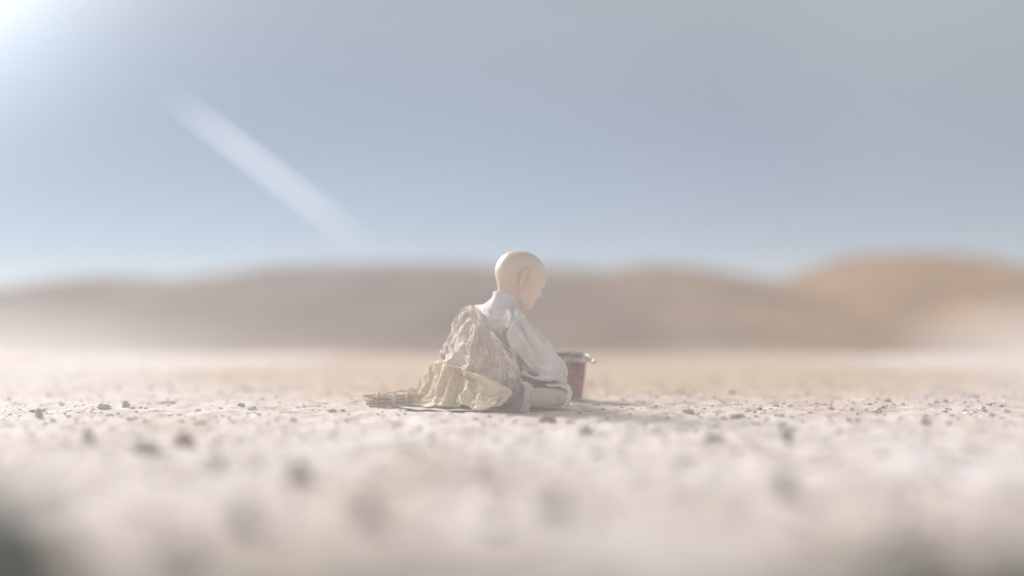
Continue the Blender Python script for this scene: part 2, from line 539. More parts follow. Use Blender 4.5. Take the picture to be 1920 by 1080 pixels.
# ------------------------------------------------------------------ ground
def ground_h(x, y):
    p = np.stack([x, y * 0.7, np.zeros_like(x)], -1)
    z = 0.016 * fbm(p, 0.9, 3, 3) + 0.008 * fbm(p, 4.5, 3, 9)
    crust = fbm(p, 13, 3, 21)
    z = z + 0.015 * np.clip(crust, -0.3, 0.14) + 0.013 * np.clip(fbm(p, 30, 2, 61) - 0.12, 0, 0.4) + 0.003 * fbm(p, 60, 2, 33)
    flat = np.exp(-((x + 0.06) ** 4 / 0.05 + (y - 0.05) ** 4 / 0.012))    # trodden smooth where the monk sits
    return z * (1 - flat)


def axis(n, c, s, lim):
    t = np.linspace(-1, 1, n)
    T = math.asinh(lim / s)
    return c + s * np.sinh(t * T)


gx = axis(820, 0.0, 0.62, 300)
gy = axis(820, -0.1, 0.60, 300)
X, Y = np.meshgrid(gx, gy, indexing='ij')
Z = ground_h(X, Y)
v = np.stack([X, Y, Z], -1).reshape(-1, 3)
ii = np.arange(820 * 820).reshape(820, 820)
q = np.stack([ii[:-1, :-1], ii[1:, :-1], ii[1:, 1:], ii[:-1, 1:]], -1).reshape(-1, 4)
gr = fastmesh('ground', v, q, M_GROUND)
gr['kind'] = 'structure'

# ------------------------------------------------------------------ hills
prof_x = [-4000, -2500, -1500, -700, -200, 0, 100, 200, 330, 430, 520, 700, 850, 950, 1050, 1150, 1210, 1300, 1400, 1460, 1500, 1560, 1610, 1680, 1760, 1835, 1870, 1900, 1945, 2040, 2300, 2700, 4000, 6000]
prof_y = [505, 515, 500, 520, 550, 540, 522, 515, 522, 508, 496, 493, 493, 500, 498, 505, 493, 498, 516, 524, 512, 490, 477, 475, 474, 478, 492, 528, 556, 545, 505, 512, 500, 515]


def hill(name, px_, py_, y0, yr, y1, mat, seed, nx=420, ny=90, xlim=(-60, 60), base=0.0):
    xs = np.linspace(xlim[0], xlim[1], nx)
    ys = np.linspace(y0, y1, ny)
    Xh, Yh = np.meshgrid(xs, ys, indexing='ij')
    pxr = 960 + Xh * FPX / (D + yr)
    top = H + (610 - np.interp(pxr, px_, py_)) / FPX * (D + yr)
    if base: top = np.where(np.interp(pxr, px_, py_) > 660, -0.3, top)
    up = np.clip((Yh - y0) / (yr - y0), 0, 1)
    dn = np.clip((y1 - Yh) / (y1 - yr), 0, 1)
    s = np.where(Yh < yr, up ** 0.95, dn * dn * (3 - 2 * dn))
    P = np.stack([Xh, Yh, np.zeros_like(Xh)], -1)
    rg = np.abs(fbm(P * [1, 0.35, 1], 0.9, 4, seed))
    Zh = -0.12 + (top + 0.12) * s + (0.10 * fbm(P, 0.5, 4, seed + 5) - 0.22 * rg) * np.sin(PI * np.clip(up, 0, 1)) * (Yh < yr)
    v = np.stack([Xh, Yh, Zh], -1).reshape(-1, 3)
    ii = np.arange(nx * ny).reshape(nx, ny)
    q = np.stack([ii[:-1, :-1], ii[1:, :-1], ii[1:, 1:], ii[:-1, 1:]], -1).reshape(-1, 4)
    o = fastmesh(name, v, q, mat)
    o['kind'] = 'structure'
    return o


hill('hills', prof_x, prof_y, 6.0, 16.0, 24.0, M_HILL, 2)



# ------------------------------------------------------------------ person
PH = rad(65)      # heading measured from straight away to the right
PT = rad(20)      # the head bows
HF = np.array([math.sin(PH) * math.cos(PT), math.cos(PH) * math.cos(PT), -math.sin(PT)])
HU = np.array([math.sin(PH) * math.sin(PT), math.cos(PH) * math.sin(PT), math.cos(PT)])
HR = np.array([math.cos(PH), -math.sin(PH), 0])
HC = at(973, 515, 0.03)
HAX = np.array([HF, HR, HU])


def hp(f, r, u):
    return HC + HF * f + HR * r + HU * u


root_loc = (at(930, 765, 0.0)[0], 0.0, 0.0)
person = empty('person', root_loc,
               'child monk with shaven head in grey robe kneeling on the bare ground, seen from behind', 'person')

body = SDF((-0.24, -0.34, -0.01), (0.30, 0.46, 0.62), 0.004)
# head
body.ell(hp(-0.003, 0, 0.006), (0.092, 0.078, 0.085), HAX, 0.01)
body.ell(hp(0.03, 0, 0.012), (0.070, 0.072, 0.070), HAX, 0.03)
body.ell(hp(0.040, 0, -0.052), (0.052, 0.058, 0.058), HAX, 0.03)          # cheeks and jaw
body.ell(hp(0.050, 0, -0.092), (0.036, 0.036, 0.030), HAX, 0.03)          # chin
for s in (-1, 1):
    body.rc(hp(0.004, s * 0.052, -0.055), hp(0.058, s * 0.020, -0.100), 0.017, 0.014, 0.014)
body.ell(hp(0.076, 0, -0.005), (0.026, 0.050, 0.014), HAX, 0.02)          # brow
for s in (-1, 1):
    body.ell(hp(0.060, s * 0.036, -0.056), (0.026, 0.024, 0.024), HAX, 0.015)   # cheek
    body.ell(hp(0.103, s * 0.028, -0.026), (0.014, 0.017, 0.010), HAX, 0.012, cut=True)  # eye socket
    body.ell(hp(0.083, s * 0.028, -0.028), (0.013, 0.013, 0.011), HAX, 0.004)   # eye under its lid
    body.ell(hp(0.092, s * 0.010, -0.048), (0.009, 0.007, 0.006), HAX, 0.006)   # nostril wing
body.rc(hp(0.088, 0, -0.016), hp(0.107, 0, -0.043), 0.007, 0.009, 0.012)  # nose
body.ell(hp(0.083, 0, -0.074), (0.009, 0.019, 0.0055), HAX, 0.006)        # upper lip
body.ell(hp(0.080, 0, -0.085), (0.009, 0.016, 0.0055), HAX, 0.006)        # lower lip
# neck
body.chain([(hp(-0.028, 0, -0.045), 0.037), (at(948, 575, 0.03), 0.040), (at(935, 610, 0.04), 0.05)], 0.02)
# trunk
body.chain([(at(935, 620, 0.05), 0.075), (at(922, 670, 0.04), 0.075), (at(915, 725, 0.03), 0.085)], 0.03)
shR, shL = at(972, 606, -0.05), at(905, 602, 0.14)
body.rc(shL, shR, 0.034, 0.034, 0.03)
elR, haR = at(1030, 692, -0.07), at(1046, 706, 0.13)
elL, haL = at(965, 705, 0.25), at(1018, 712, 0.22)
for sh_, el_, ha_, s in ((shR, elR, haR, 1), (shL, elL, haL, -1)):
    body.rc(sh_, el_, 0.031, 0.023, 0.015)
    body.rc(el_, ha_, 0.023, 0.014, 0.012)
    d_ = (at(1068, 715, 0.30) - ha_); d_ /= np.linalg.norm(d_)
    up_ = np.array([0, 0, 1.0]); side = np.cross(d_, up_); side /= np.linalg.norm(side)
    palm = ha_ + d_ * 0.03
    body.rc(ha_, palm, 0.014, 0.017, 0.008)
    for k in range(4):
        o_ = side * (k - 1.5) * 0.0125
        ln = (0.020, 0.024, 0.022, 0.017)[k]
        a_ = palm + o_ + d_ * 0.010
        b_ = a_ + d_ * ln - up_ * 0.006
        c_ = b_ + d_ * ln * 0.5 - up_ * ln * 0.7
        body.rc(a_, b_, 0.0062, 0.0056, 0.002); body.rc(b_, c_, 0.0056, 0.0048, 0.002)
    t0 = palm + side * s * -0.016
    t1 = t0 + side * s * -0.016 + d_ * 0.012 - up_ * 0.004
    body.rc(t0, t1, 0.0075, 0.0065, 0.004); body.rc(t1, t1 + d_ * 0.018 + side * s * 0.003, 0.0065, 0.0055, 0.002)
# legs, folded under
knR, anR = at(1040, 745, -0.08), at(992, 745, -0.19)
knL, anL = at(1030, 742, 0.14), at(935, 748, 0.12)
body.rc(at(925, 735, -0.03), knR, 0.042, 0.024, 0.02); body.rc(knR, anR, 0.022, 0.018, 0.015)
body.rc(at(905, 730, 0.08), knL, 0.055, 0.034, 0.02); body.rc(knL, anL, 0.03, 0.022, 0.015)
body.rc(anR, at(972, 764, -0.21), 0.022, 0.018, 0.012)
body.rc(anL, at(905, 755, 0.10), 0.022, 0.018, 0.012)
v, q = body.extract()
v = relax(v, q, 2, 0.5)
n = normals(v, q); v = v + n * (0.0022 * fbm(v, 14, 2, 91))[:, None]
loc = (v - HC) @ HAX.T
o = fastmesh('body', v, q, M_SKIN, person)
sc_ = 1 / (1 + np.exp(-((loc[:, 2] - 0.000) + 0.35 * (-loc[:, 0])) / 0.012))
sc_ = sc_ * (np.abs(loc).max(1) < 0.15)
at_ = o.data.attributes.new('scalp', 'FLOAT', 'POINT')
at_.data.foreach_set('value', sc_.astype(np.float32))

# ears: a shell with a rolled rim
for s in (1, -1):
    c0 = hp(-0.006, s * 0.0845, -0.020)
    e = SDF(tuple(c0 - 0.06), tuple(c0 + 0.06), 0.0018)
    ef = HF * 0.95 - HR * s * 0.30; ef /= np.linalg.norm(ef)      # the shell stands off the skull, its free edge to the back
    en = np.cross(HU, ef); en /= np.linalg.norm(en)
    EA = np.array([ef, en, HU])
    pts = []
    for k in range(15):
        a = rad(60 + k * 17)                                      # from the front top round the back to the lobe
        pts.append(c0 + ef * (0.022 * math.cos(a)) + HU * (0.037 * math.sin(a)) + HR * s * 0.002)
    for a_, b_ in zip(pts[:-1], pts[1:]):
        e.rc(a_, b_, 0.0045, 0.0045, 0.002)
    e.ell(c0 + ef * 0.002, (0.022, 0.004, 0.035), EA, 0.004)
    e.ell(c0 - HU * 0.030 + ef * 0.006, (0.010, 0.006, 0.011), EA, 0.006)
    e.ell(c0 + ef * 0.003 + HU * 0.003 + HR * s * 0.006, (0.012, 0.007, 0.020), EA, 0.003, cut=True)
    e.rc(c0 + ef * 0.014 + HU * 0.004, c0 + ef * 0.012 - HU * 0.010, 0.005, 0.005, 0.004)
    ve, qe = e.extract()
    ve = relax(ve, qe, 2, 0.5)
    oe = fastmesh('ear', ve, qe, M_SKIN, person)

# --- grey robe: trunk and right sleeve
rb = SDF((-0.25, -0.36, -0.01), (0.32, 0.42, 0.50), 0.0045)
rb.chain([(at(945, 598, 0.04), 0.060), (at(933, 630, 0.03), 0.088), (at(922, 680, 0.02), 0.098), (at(920, 725, 0.0), 0.105)], 0.03)
rb.chain([(at(944, 600, 0.035), 0.060), (at(948, 574, 0.035), 0.052)], 0.02)
rb.chain([(at(900, 592, 0.12), 0.042), (at(930, 590, 0.06), 0.048), (at(942, 588, 0.04), 0.055), (at(966, 606, -0.05), 0.048)], 0.03)
rb.chain([(at(902, 606, 0.14), 0.042), (at(940, 660, 0.22), 0.05), (at(966, 704, 0.26), 0.045), (at(1015, 712, 0.23), 0.034)], 0.02)
rb.chain([(at(960, 716, 0.0), 0.045), (at(1010, 716, 0.02), 0.036), (at(1046, 716, 0.02), 0.030)], 0.015)
# skirt of the jacket round the hips, its turned edge over the thigh
rb.chain([(at(955, 660, 0.0), 0.07), (at(975, 684, -0.01), 0.055), (at(1020, 692, 0.03), 0.035)], 0.02)
RF = [
    # sleeve creases, shoulder to elbow
    ([(972, 600, -.1), (985, 625, -.14), (1000, 650, -.14), (1006, 668, -.14)], -9, 9),
    ([(962, 604, -.1), (958, 630, -.12), (972, 660, -.14), (995, 690, -.14)], 5, 9),
    ([(985, 605, -.1), (1005, 635, -.14), (1018, 662, -.13)], 5, 9),
    ([(948, 622, -.08), (955, 655, -.12), (975, 690, -.14)], -12, 9),
    ([(965, 660, -.13), (985, 690, -.14), (1010, 706, -.14)], -7, 7),
    ([(1045, 670, -.1), (1053, 690, -.11), (1054, 706, -.1)], -7, 5),
    ([(1030, 655, -.1), (1043, 680, -.12), (1045, 700, -.12)], 4, 8),
    ([(1000, 700, -.14), (1025, 706, -.13), (1040, 702, -.12)], -5, 6),
    ([(990, 670, -.14), (1010, 690, -.15), (1035, 694, -.13)], 4, 8),
    # shoulder seam and back yoke
    ([(960, 578, -.05), (965, 595, -.08), (958, 615, -.09), (948, 640, -.08)], -7, 6),
    ([(905, 585, .05), (930, 592, -.02), (950, 590, -.04)], -3, 8),
    ([(915, 600, .0), (925, 630, -.05), (935, 660, -.08)], -3, 10),
    ([(940, 600, -.03), (938, 630, -.06), (945, 660, -.09)], 3, 10),
    # turned-up hem
    
]
sl = SDF((-0.12, -0.36, 0.02), (0.32, 0.30, 0.46), 0.0036)
sl.chain([(at(966, 604, -0.055), 0.040), (at(988, 638, -0.095), 0.054), (at(1008, 664, -0.10), 0.058), (at(1026, 684, -0.095), 0.049),
          (at(1042, 694, -0.03), 0.042), (at(1047, 700, 0.09), 0.036)], 0.012)
sl.chain([(at(985, 680, -0.115), 0.028), (at(1012, 690, -0.12), 0.026), (at(1046, 694, -0.10), 0.028)], 0.015)
sl.chain([(at(974, 700, -0.13), 0.009), (at(1000, 706, -0.15), 0.009), (at(1032, 708, -0.145), 0.009), (at(1058, 712, -0.10), 0.010)], 0.008)
for nm_, sdf_ in (('robe', rb), ('sleeve', sl)):
    v, q = sdf_.extract()
    v = relax(v, q, 3, 0.5)
    n = normals(v, q)
    v = folds(v, n, [(p_, a_ * 3.0, w_) for p_, a_, w_ in RF])
    n = normals(v, q)
    v += n * (0.0035 * fbm(v * [1, 1, 0.6], 22, 3, 4) + 0.0018 * fbm(v, 60, 2, 14))[:, None]
    o = fastmesh(nm_, v, q, M_ROBE, person)


# collar: an open standing band round the neck
def loft(rings, closed=True, thick=0.004):
    nu = len(rings[0]); V = np.concatenate(rings); F = []
    for a in range(len(rings) - 1):
        for k in range(nu if closed else nu - 1):
            b_ = (k + 1) % nu
            F.append((a * nu + k, a * nu + b_, (a + 1) * nu + b_, (a + 1) * nu + k))
    return V, np.array(F)


def solid(o, t=0.004, sub=0, offset=0):
    m = o.modifiers.new('thickness', 'SOLIDIFY'); m.thickness = t; m.offset = offset
    if sub:
        s_ = o.modifiers.new('smooth', 'SUBSURF'); s_.levels = sub; s_.render_levels = sub


rings = []
cb, ct = at(944, 584, 0.035), at(953, 546, 0.035)
for k in range(9):
    t = k / 8
    c = cb * (1 - t) + ct * t
    r_ = [0.070, 0.066, 0.062, 0.058, 0.055, 0.053, 0.051, 0.051, 0.053][k]
    ring = []
    for j in range(48):
        a = j / 48 * 2 * PI
        front = max(0, math.cos(a - (PI / 2 - PH)))      # towards the face
        wob = 1 + 0.02 * math.sin(a * 5 + t * 4) + 0.015 * math.sin(a * 9 - t * 3)
        p = c + np.array([math.cos(a), math.sin(a) * 1.05, 0]) * r_ * wob
        p[2] += -0.040 * front ** 1.5 * t + 0.020 * math.cos(a - PI * 0.9) * (1 - t) * 0.4
        ring.append(p)
    rings.append(np.array(ring))
V, F = loft(rings)
o = fastmesh('collar', V, F, M_COLLAR, person); solid(o, 0.006, 1)

# --- trousers: both folded legs
tr = SDF((-0.2, -0.34, -0.005), (0.32, 0.34, 0.22), 0.0045)
tr.chain([(at(928, 735, -0.02), 0.070), (at(1000, 742, 0.0), 0.042), (at(1040, 742, -0.03), 0.036)], 0.02)
tr.chain([(at(1046, 744, -0.10), 0.033), (at(1020, 745, -0.15), 0.034), (at(996, 745, -0.19), 0.033)], 0.008)
tr.chain([(at(905, 735, 0.08), 0.070), (at(980, 742, 0.12), 0.055), (at(1030, 744, 0.14), 0.044)], 0.02)
tr.chain([(at(1030, 746, 0.14), 0.038), (at(940, 748, 0.14), 0.036)], 0.01)
tr.floor(0.003)
v, q = tr.extract(); v = relax(v, q, 3, 0.5); n = normals(v, q)
v = folds(v, n, [([(1000, 730, -.2), (1002, 745, -.22), (1000, 758, -.2)], -4, 6),
                 ([(1015, 728, -.18), (1030, 740, -.17), (1045, 750, -.15)], -3, 8),
                 ([(1030, 726, -.15), (1040, 740, -.15)], 3, 8)])
n = normals(v, q)
v += n * (0.003 * fbm(v, 26, 3, 8))[:, None]
o = fastmesh('trousers', v, q, M_TROUSER, person)

# hem of the robe wrapped over the right knee, a broad curled band
rings = []
P0 = [at(1020, 724, -0.13), at(1040, 721, -0.125), at(1056, 725, -0.11), at(1063, 736, -0.10), at(1062, 750, -0.11), at(1054, 764, -0.125)]
for k in range(21):
    t = k / 20 * (len(P0) - 1); a = min(int(t), len(P0) - 2); f = t - a
    p = P0[a] * (1 - f) + P0[a + 1] * f
    ring = []
    for j in range(9):
        s_ = j / 8 - 0.5
        # across the band: from the camera side round the knee to the far side
        off = np.array([0.016 * (0.25 - s_ * s_) * 4, s_ * 0.12, 0.0])
        w = 0.003 * math.sin(k * 1.3 + j * 0.8) + 0.002 * math.sin(k * 0.6 + 2)
        ring.append(p + off + np.array([w, 0.05, w]))
    rings.append(np.array(ring))
V, F = loft(rings, closed=False)
V[:, 2] = np.maximum(V[:, 2], 0.004)
o = fastmesh('robe_hem', V, F, M_ROBE, person); solid(o, 0.012, 2)

# --- outer cloth: a padded core under it, then real draping
CORE = [
    [(at(893, 592, 0.10), 0.030), (at(884, 606, 0.07), 0.030), (at(884, 632, 0.06), 0.036), (at(880, 665, 0.04), 0.050), (at(876, 700, 0.03), 0.062), (at(876, 735, 0.02), 0.070)],
    [(at(900, 604, 0.04), 0.030), (at(912, 640, -0.02), 0.045), (at(925, 680, -0.06), 0.060), (at(930, 725, -0.08), 0.070)],
    [(at(905, 655, -0.02), 0.060), (at(905, 700, -0.04), 0.065), (at(908, 735, -0.04), 0.075)],
]
core = SDF((-0.36, -0.36, -0.01), (0.30, 0.34, 0.46), 0.009)
for ch_ in CORE: core.chain(ch_, 0.02)
cv, cq = core.extract()
cv = relax(cv, cq, 2)
o = fastmesh('under_robe', cv, cq, M_SHAWL, person)

# the two draped cloths: grids of settled points in millimetres, each number the step from the point before
SHAWL_GRID = (
-245,182,202,-4,0,-3,-4,-2,-1,-1,1,-3,-2,4,2,-2,3,2,-3,2,-3,0,3,-3,1,1,5,-4,-3,-6,-1,-1,-4,2,-2,7,-8,1,-1,1,-1,-5,-2,9,-2,3,4,1,-3,2,-6,-5,-4,-1,0,5,-7,2,2,-6,4,6,-4,-6,-7,-2,-2,-3,1,-8,-1,-3,3,6,-1,-1,13,-13,-4,-2,-10,-6,-8,-4,3,13,0,0,9,-4,3,3,-11,4,-5,-3,
3,-3,2,-2,0,-3,-5,0,1,-1,1,-4,-1,3,-2,0,5,2,-4,-1,-4,-1,1,-4,-4,1,2,0,9,3,-1,-1,-4,-3,-3,-4,-1,-8,1,1,0,-4,-3,10,-4,4,1,4,-2,4,-5,-4,-3,-2,-6,-2,-6,3,3,-7,4,5,2,-5,-2,-8,-1,-4,-1,-7,1,-3,4,6,1,0,15,-11,-5,2,-9,-7,-8,2,1,6,-12,4,9,4,4,4,-10,4,-3,-6,
3,-3,2,-3,-1,-3,-3,4,2,-1,3,-2,1,-2,-5,0,5,0,-3,4,-2,-3,0,-2,-3,-4,2,0,7,-1,0,2,0,-1,1,-6,-4,-3,-5,4,-4,0,-8,1,-7,3,4,-1,3,6,-1,-5,-2,-3,-6,-4,-4,-2,-1,-7,4,5,3,2,3,-10,-3,-2,-2,-7,0,-3,4,5,2,1,16,-10,-5,0,-9,-10,0,0,2,-1,-13,4,7,7,-3,0,-10,7,-3,-1,
3,-3,3,-2,0,-3,-3,4,1,1,3,-2,0,3,-3,0,0,-5,-4,2,-3,-3,-1,2,-1,1,-4,-6,2,-2,1,2,-2,5,2,1,-3,3,-6,2,-1,-3,-6,-8,-5,2,3,0,3,7,-2,-5,0,-4,-5,-5,-4,-2,1,-8,-5,2,-1,7,1,-7,-2,2,-2,-6,4,-3,6,2,4,0,15,-12,-7,-5,-7,-8,7,-1,1,-6,-11,5,7,6,-8,-3,-9,4,1,-6,
3,-2,2,-4,0,-1,2,5,-1,0,1,-4,-1,1,-4,-4,0,-1,-1,1,-5,-2,-1,2,-4,0,-2,-6,1,-5,1,0,-2,-1,6,-3,7,3,-1,3,-1,-2,-5,-5,-8,0,1,-4,-4,6,-3,5,4,-1,-7,2,-5,0,-4,-7,-7,0,-1,0,0,-11,-1,1,-3,0,8,0,4,-2,4,2,16,-11,-8,-7,-4,-8,6,-2,2,-4,-12,5,7,5,-7,-3,-8,4,5,0,
3,-3,3,-5,1,0,3,3,-4,1,1,-4,-4,-1,-2,1,5,-3,0,2,-4,-3,-2,-5,-2,5,2,-7,2,-4,-1,1,-3,1,-2,-5,-1,3,-6,-1,-3,1,4,6,-8,4,-1,0,-4,-3,-5,-5,1,-3,2,7,-4,-2,3,-7,-5,0,-1,2,-3,-10,-2,-2,-3,-4,7,-4,5,-3,2,3,16,-6,-7,-7,-2,-10,4,-1,2,-4,-13,1,5,8,-1,5,-9,2,2,7,
3,-3,2,-6,-1,-1,-1,4,-1,4,2,-2,0,1,-6,-1,0,-6,-3,0,-4,-2,3,3,0,0,-6,-2,5,-6,-3,0,-2,3,5,-2,-5,-4,-3,2,0,-4,-1,1,-10,5,0,0,1,5,-5,-5,-3,-1,-1,5,-7,-2,2,-7,-6,-1,2,6,4,-8,-1,-1,-4,-7,-1,-5,5,3,-1,3,16,-10,-5,-9,0,-10,3,1,0,2,-14,2,0,9,-1,11,-2,1,-5,7,
1,-2,4,-5,0,-1,-4,0,-4,0,5,-3,4,-1,-5,-3,2,-4,-1,4,-3,-4,-2,0,2,-1,-6,-2,7,-3,-3,1,0,1,2,-7,3,0,-7,-1,-4,1,-3,0,-11,5,0,-1,3,7,-3,-3,-2,-4,-3,3,-6,0,3,-7,-5,0,3,5,5,-8,-3,-3,-1,-6,0,-6,5,4,-1,4,14,-11,-5,-7,-3,-11,2,0,1,2,-14,3,1,10,-2,11,2,-3,-2,7,
1,-1,3,-3,4,-2,-5,0,-2,1,-1,-5,-3,2,-5,3,0,-4,-4,2,-3,-1,4,0,-3,-1,-4,1,1,-8,-2,0,0,-3,4,-5,8,1,-4,2,-2,-1,-4,-1,-10,2,2,0,2,1,-7,-5,-1,-2,0,3,-7,-2,4,-7,-4,-1,4,4,6,-9,1,-2,-2,-6,0,-6,5,3,1,2,14,-13,-7,-7,-2,-11,1,0,-1,4,-13,8,0,8,-1,12,1,-2,0,8,
0,0,4,1,3,-3,-3,-1,-2,-2,1,-5,-1,1,-5,-3,-1,-4,-2,2,-4,-3,2,0,-2,4,-3,-2,2,-8,0,-2,1,-3,1,-6,8,1,-4,1,-3,-2,1,5,-9,-2,3,1,-1,0,-8,-4,-1,-3,1,-2,-8,0,4,-7,-3,0,6,1,4,-9,0,0,-4,1,2,-8,-2,1,5,5,12,-16,-9,-7,-1,-11,1,0,-1,9,-11,6,-5,6,0,14,1,4,2,7,
0,-1,4,2,1,-4,-3,3,-2,-1,-3,-4,-1,0,-6,-2,1,-5,-6,0,-3,-1,5,0,-4,3,-1,-2,1,-8,0,3,0,-3,0,-5,7,1,-7,0,-5,-2,1,3,-10,-2,4,1,1,4,-6,-6,-2,-2,2,0,-10,1,-2,-6,-4,0,4,4,4,-9,-1,0,-3,-1,3,-8,-4,1,5,5,13,-15,-7,-7,-1,-10,-1,-3,0,9,-9,10,-3,4,-6,12,4,3,2,5,
0,-1,4,1,4,-5,-1,-5,-3,-2,2,-2,0,-1,-6,-2,0,-5,-3,1,-5,-5,3,1,-2,6,-1,-4,1,-8,0,0,-1,-4,3,-4,5,2,-7,0,-2,-4,2,-3,-9,-3,3,-1,1,7,-3,-2,-5,-3,0,1,-10,0,5,-7,-3,1,6,1,2,-10,0,-2,-3,0,1,-9,-5,2,6,7,13,-12,-7,-8,-3,-8,-2,-5,-1,8,-10,10,-2,6,-1,13,0,-2,1,8,
1,-1,4,1,2,-5,-2,3,-4,-1,-5,-2,-3,1,-5,2,-1,-6,-5,1,-2,-4,0,-3,-2,7,-1,-5,3,-6,0,-1,-1,-3,1,-6,-1,5,-7,2,-4,-4,1,2,-9,1,3,2,-2,2,-8,3,-5,-1,1,1,-10,-3,4,-7,-4,3,6,-1,3,-10,0,-3,-3,2,0,-8,-1,3,5,1,15,-12,-4,-10,-1,-6,-2,-9,-3,8,-10,7,0,8,4,11,-3,0,2,8,
0,-1,4,1,2,-5,0,2,-5,-4,1,-3,-2,-5,-3,-1,1,-5,1,-1,-5,-3,0,-4,-3,5,-1,-7,4,-4,-1,-1,-1,-1,2,-7,-3,3,-6,3,-1,-4,0,3,-10,-3,2,2,1,1,-8,5,-5,0,-1,1,-9,-2,3,-8,-4,3,6,-1,2,-10,1,-2,-3,-3,1,-9,1,4,5,1,15,-12,-2,-11,1,-3,-3,-11,-3,9,-12,0,2,12,3,10,-7,1,1,8,
0,-1,4,1,0,-5,0,1,-6,-3,1,-3,-3,2,-3,-1,-3,-5,-1,0,-5,2,1,-3,-1,0,-7,-7,4,-4,-3,1,3,-3,3,-4,1,2,-9,2,1,-3,-3,0,-10,-4,2,2,-1,3,-8,4,-5,-1,0,1,-7,0,6,-7,-3,1,4,-2,-1,-11,-1,-1,-3,-3,1,-9,1,4,6,2,16,-12,-1,-11,0,-1,-3,-11,-2,8,-12,-3,1,11,3,10,-5,-3,4,5,
0,-1,4,2,0,-5,-1,-1,-6,-1,2,-4,-3,1,-4,-4,2,-3,1,-2,-6,-1,0,-3,1,-1,-6,-4,3,-6,-3,2,3,-5,2,-3,2,3,-8,1,-1,-4,-2,3,-10,-4,0,1,-4,4,-6,5,-5,-1,-1,2,-8,-2,4,-8,0,3,5,-3,0,-10,0,-2,-4,-2,0,-9,2,4,5,-1,16,-12,0,-12,0,-3,-1,-12,2,6,-12,-3,1,11,4,10,-5,-2,5,4,
1,-1,4,1,-1,-5,1,1,-6,0,1,-4,-3,1,-4,-3,0,-5,-3,7,-5,-1,-2,-3,-1,-2,-5,-3,-4,-8,0,2,2,-5,3,-3,-2,4,-7,4,-1,-2,-2,4,-10,-5,-2,0,-3,5,-6,4,-4,-1,-2,1,-8,1,4,-8,-4,2,4,1,0,-11,-2,-1,-3,-4,1,-8,4,3,5,-4,16,-14,0,-12,0,-4,2,-11,3,2,-13,-2,3,10,7,10,-4,-1,5,4,
0,-1,4,2,0,-6,0,0,-5,0,3,-4,-1,3,-4,-5,1,-3,-3,2,-5,-3,0,-4,0,0,-6,-3,-3,-8,0,-2,1,-2,-1,-6,0,7,-5,-3,-4,-3,-2,8,-7,-3,2,-1,-4,-1,-7,5,-4,0,-1,5,-8,-1,1,-8,-5,1,4,1,3,-10,-1,-3,-3,-3,2,-8,3,2,4,-1,15,-16,-4,-11,-1,-2,5,-10,1,-3,-13,-3,7,9,10,7,-2,3,6,1,
0,0,4,2,3,-5,0,0,-5,0,1,-4,0,2,-5,-6,0,-4,-3,1,-5,-2,0,-3,-2,1,-6,-2,1,-8,-1,0,-2,-3,-5,-3,2,2,-9,-5,0,0,-2,4,-9,-1,4,1,-4,0,-6,3,-5,-2,-1,7,-7,1,2,-8,-6,-2,3,1,3,-10,-2,-2,-1,-3,4,-9,3,2,4,-2,12,-16,-1,-7,-7,-4,6,-6,2,-5,-10,-2,5,8,7,10,-3,6,2,0,
0,-1,3,-2,2,-4,0,1,-5,-1,1,-4,1,2,-5,-1,0,-5,-3,-2,-6,-1,2,-4,-3,0,-4,-2,1,-8,-1,1,-3,-7,-1,-3,1,0,-7,1,-2,-3,-5,5,-8,2,3,1,-5,0,-5,-2,-4,-3,-1,7,-7,1,3,-8,-3,-5,3,2,2,-10,1,0,-5,-7,5,-3,3,3,3,-2,11,-17,-4,-6,-8,-2,10,-6,2,-10,-9,2,5,9,5,9,-7,6,1,2,
1,-2,4,-2,-1,-5,-1,1,-5,-1,2,-5,0,1,-5,1,0,-5,-2,0,-6,-1,0,-4,-3,1,-4,-3,2,-8,0,0,-4,-6,0,-3,-3,0,-6,3,-3,-2,-3,8,-9,3,1,-2,-6,2,-6,-2,-5,-2,-5,5,-7,4,3,-7,-4,-3,4,4,3,-10,1,1,-4,-5,5,-7,1,2,5,-3,10,-17,-7,-5,-5,-2,9,-6,0,-10,-11,4,9,7,9,6,-7,6,0,4,
3,-2,3,-1,1,-5,0,0,-5,-2,1,-6,-3,-1,-4,-2,1,-6,-1,0,-6,1,-1,-4,1,2,-4,-6,0,-7,0,0,-4,-2,4,-6,-4,-3,-7,4,0,-1,-4,4,-10,2,3,-2,-4,5,-6,-2,-5,-1,-5,6,-7,-4,-3,-7,4,3,4,-3,-3,-10,1,2,-3,0,5,-8,2,3,3,-3,11,-18,-9,-8,-1,-6,8,-6,4,-9,-9,5,10,4,8,10,-3,6,-6,0,
2,-2,3,0,3,-5,1,2,-6,-1,-2,-5,-2,0,-6,-1,1,-5,-3,-2,-6,1,3,-3,-1,3,-4,-4,0,-9,0,1,-4,-3,-4,-5,-2,2,-8,3,1,-2,-5,5,-8,1,5,0,-2,-1,-9,-2,-3,-4,-9,-1,-4,1,4,-8,-5,-3,5,5,2,-10,1,4,-1,0,1,-9,2,2,-1,-3,10,-17,-9,-7,-3,-8,6,-4,5,-5,-11,5,7,3,9,11,0,1,-8,1,
2,-3,2,0,3,-4,0,2,-6,1,1,-6,-1,0,-5,-1,0,-6,-2,-1,-6,0,5,-2,-1,-2,-6,-3,1,-8,0,1,-4,-4,3,-5,-1,0,-8,2,2,-2,-9,5,-6,1,-4,-1,2,1,-9,-5,-4,-2,-4,5,-7,0,5,-8,-3,-5,3,4,3,-10,0,-1,-3,-6,6,-4,-2,-2,-4,7,8,-17,-8,-5,-4,-8,8,-2,4,-9,-11,0,8,6,7,8,-8,3,-6,1,
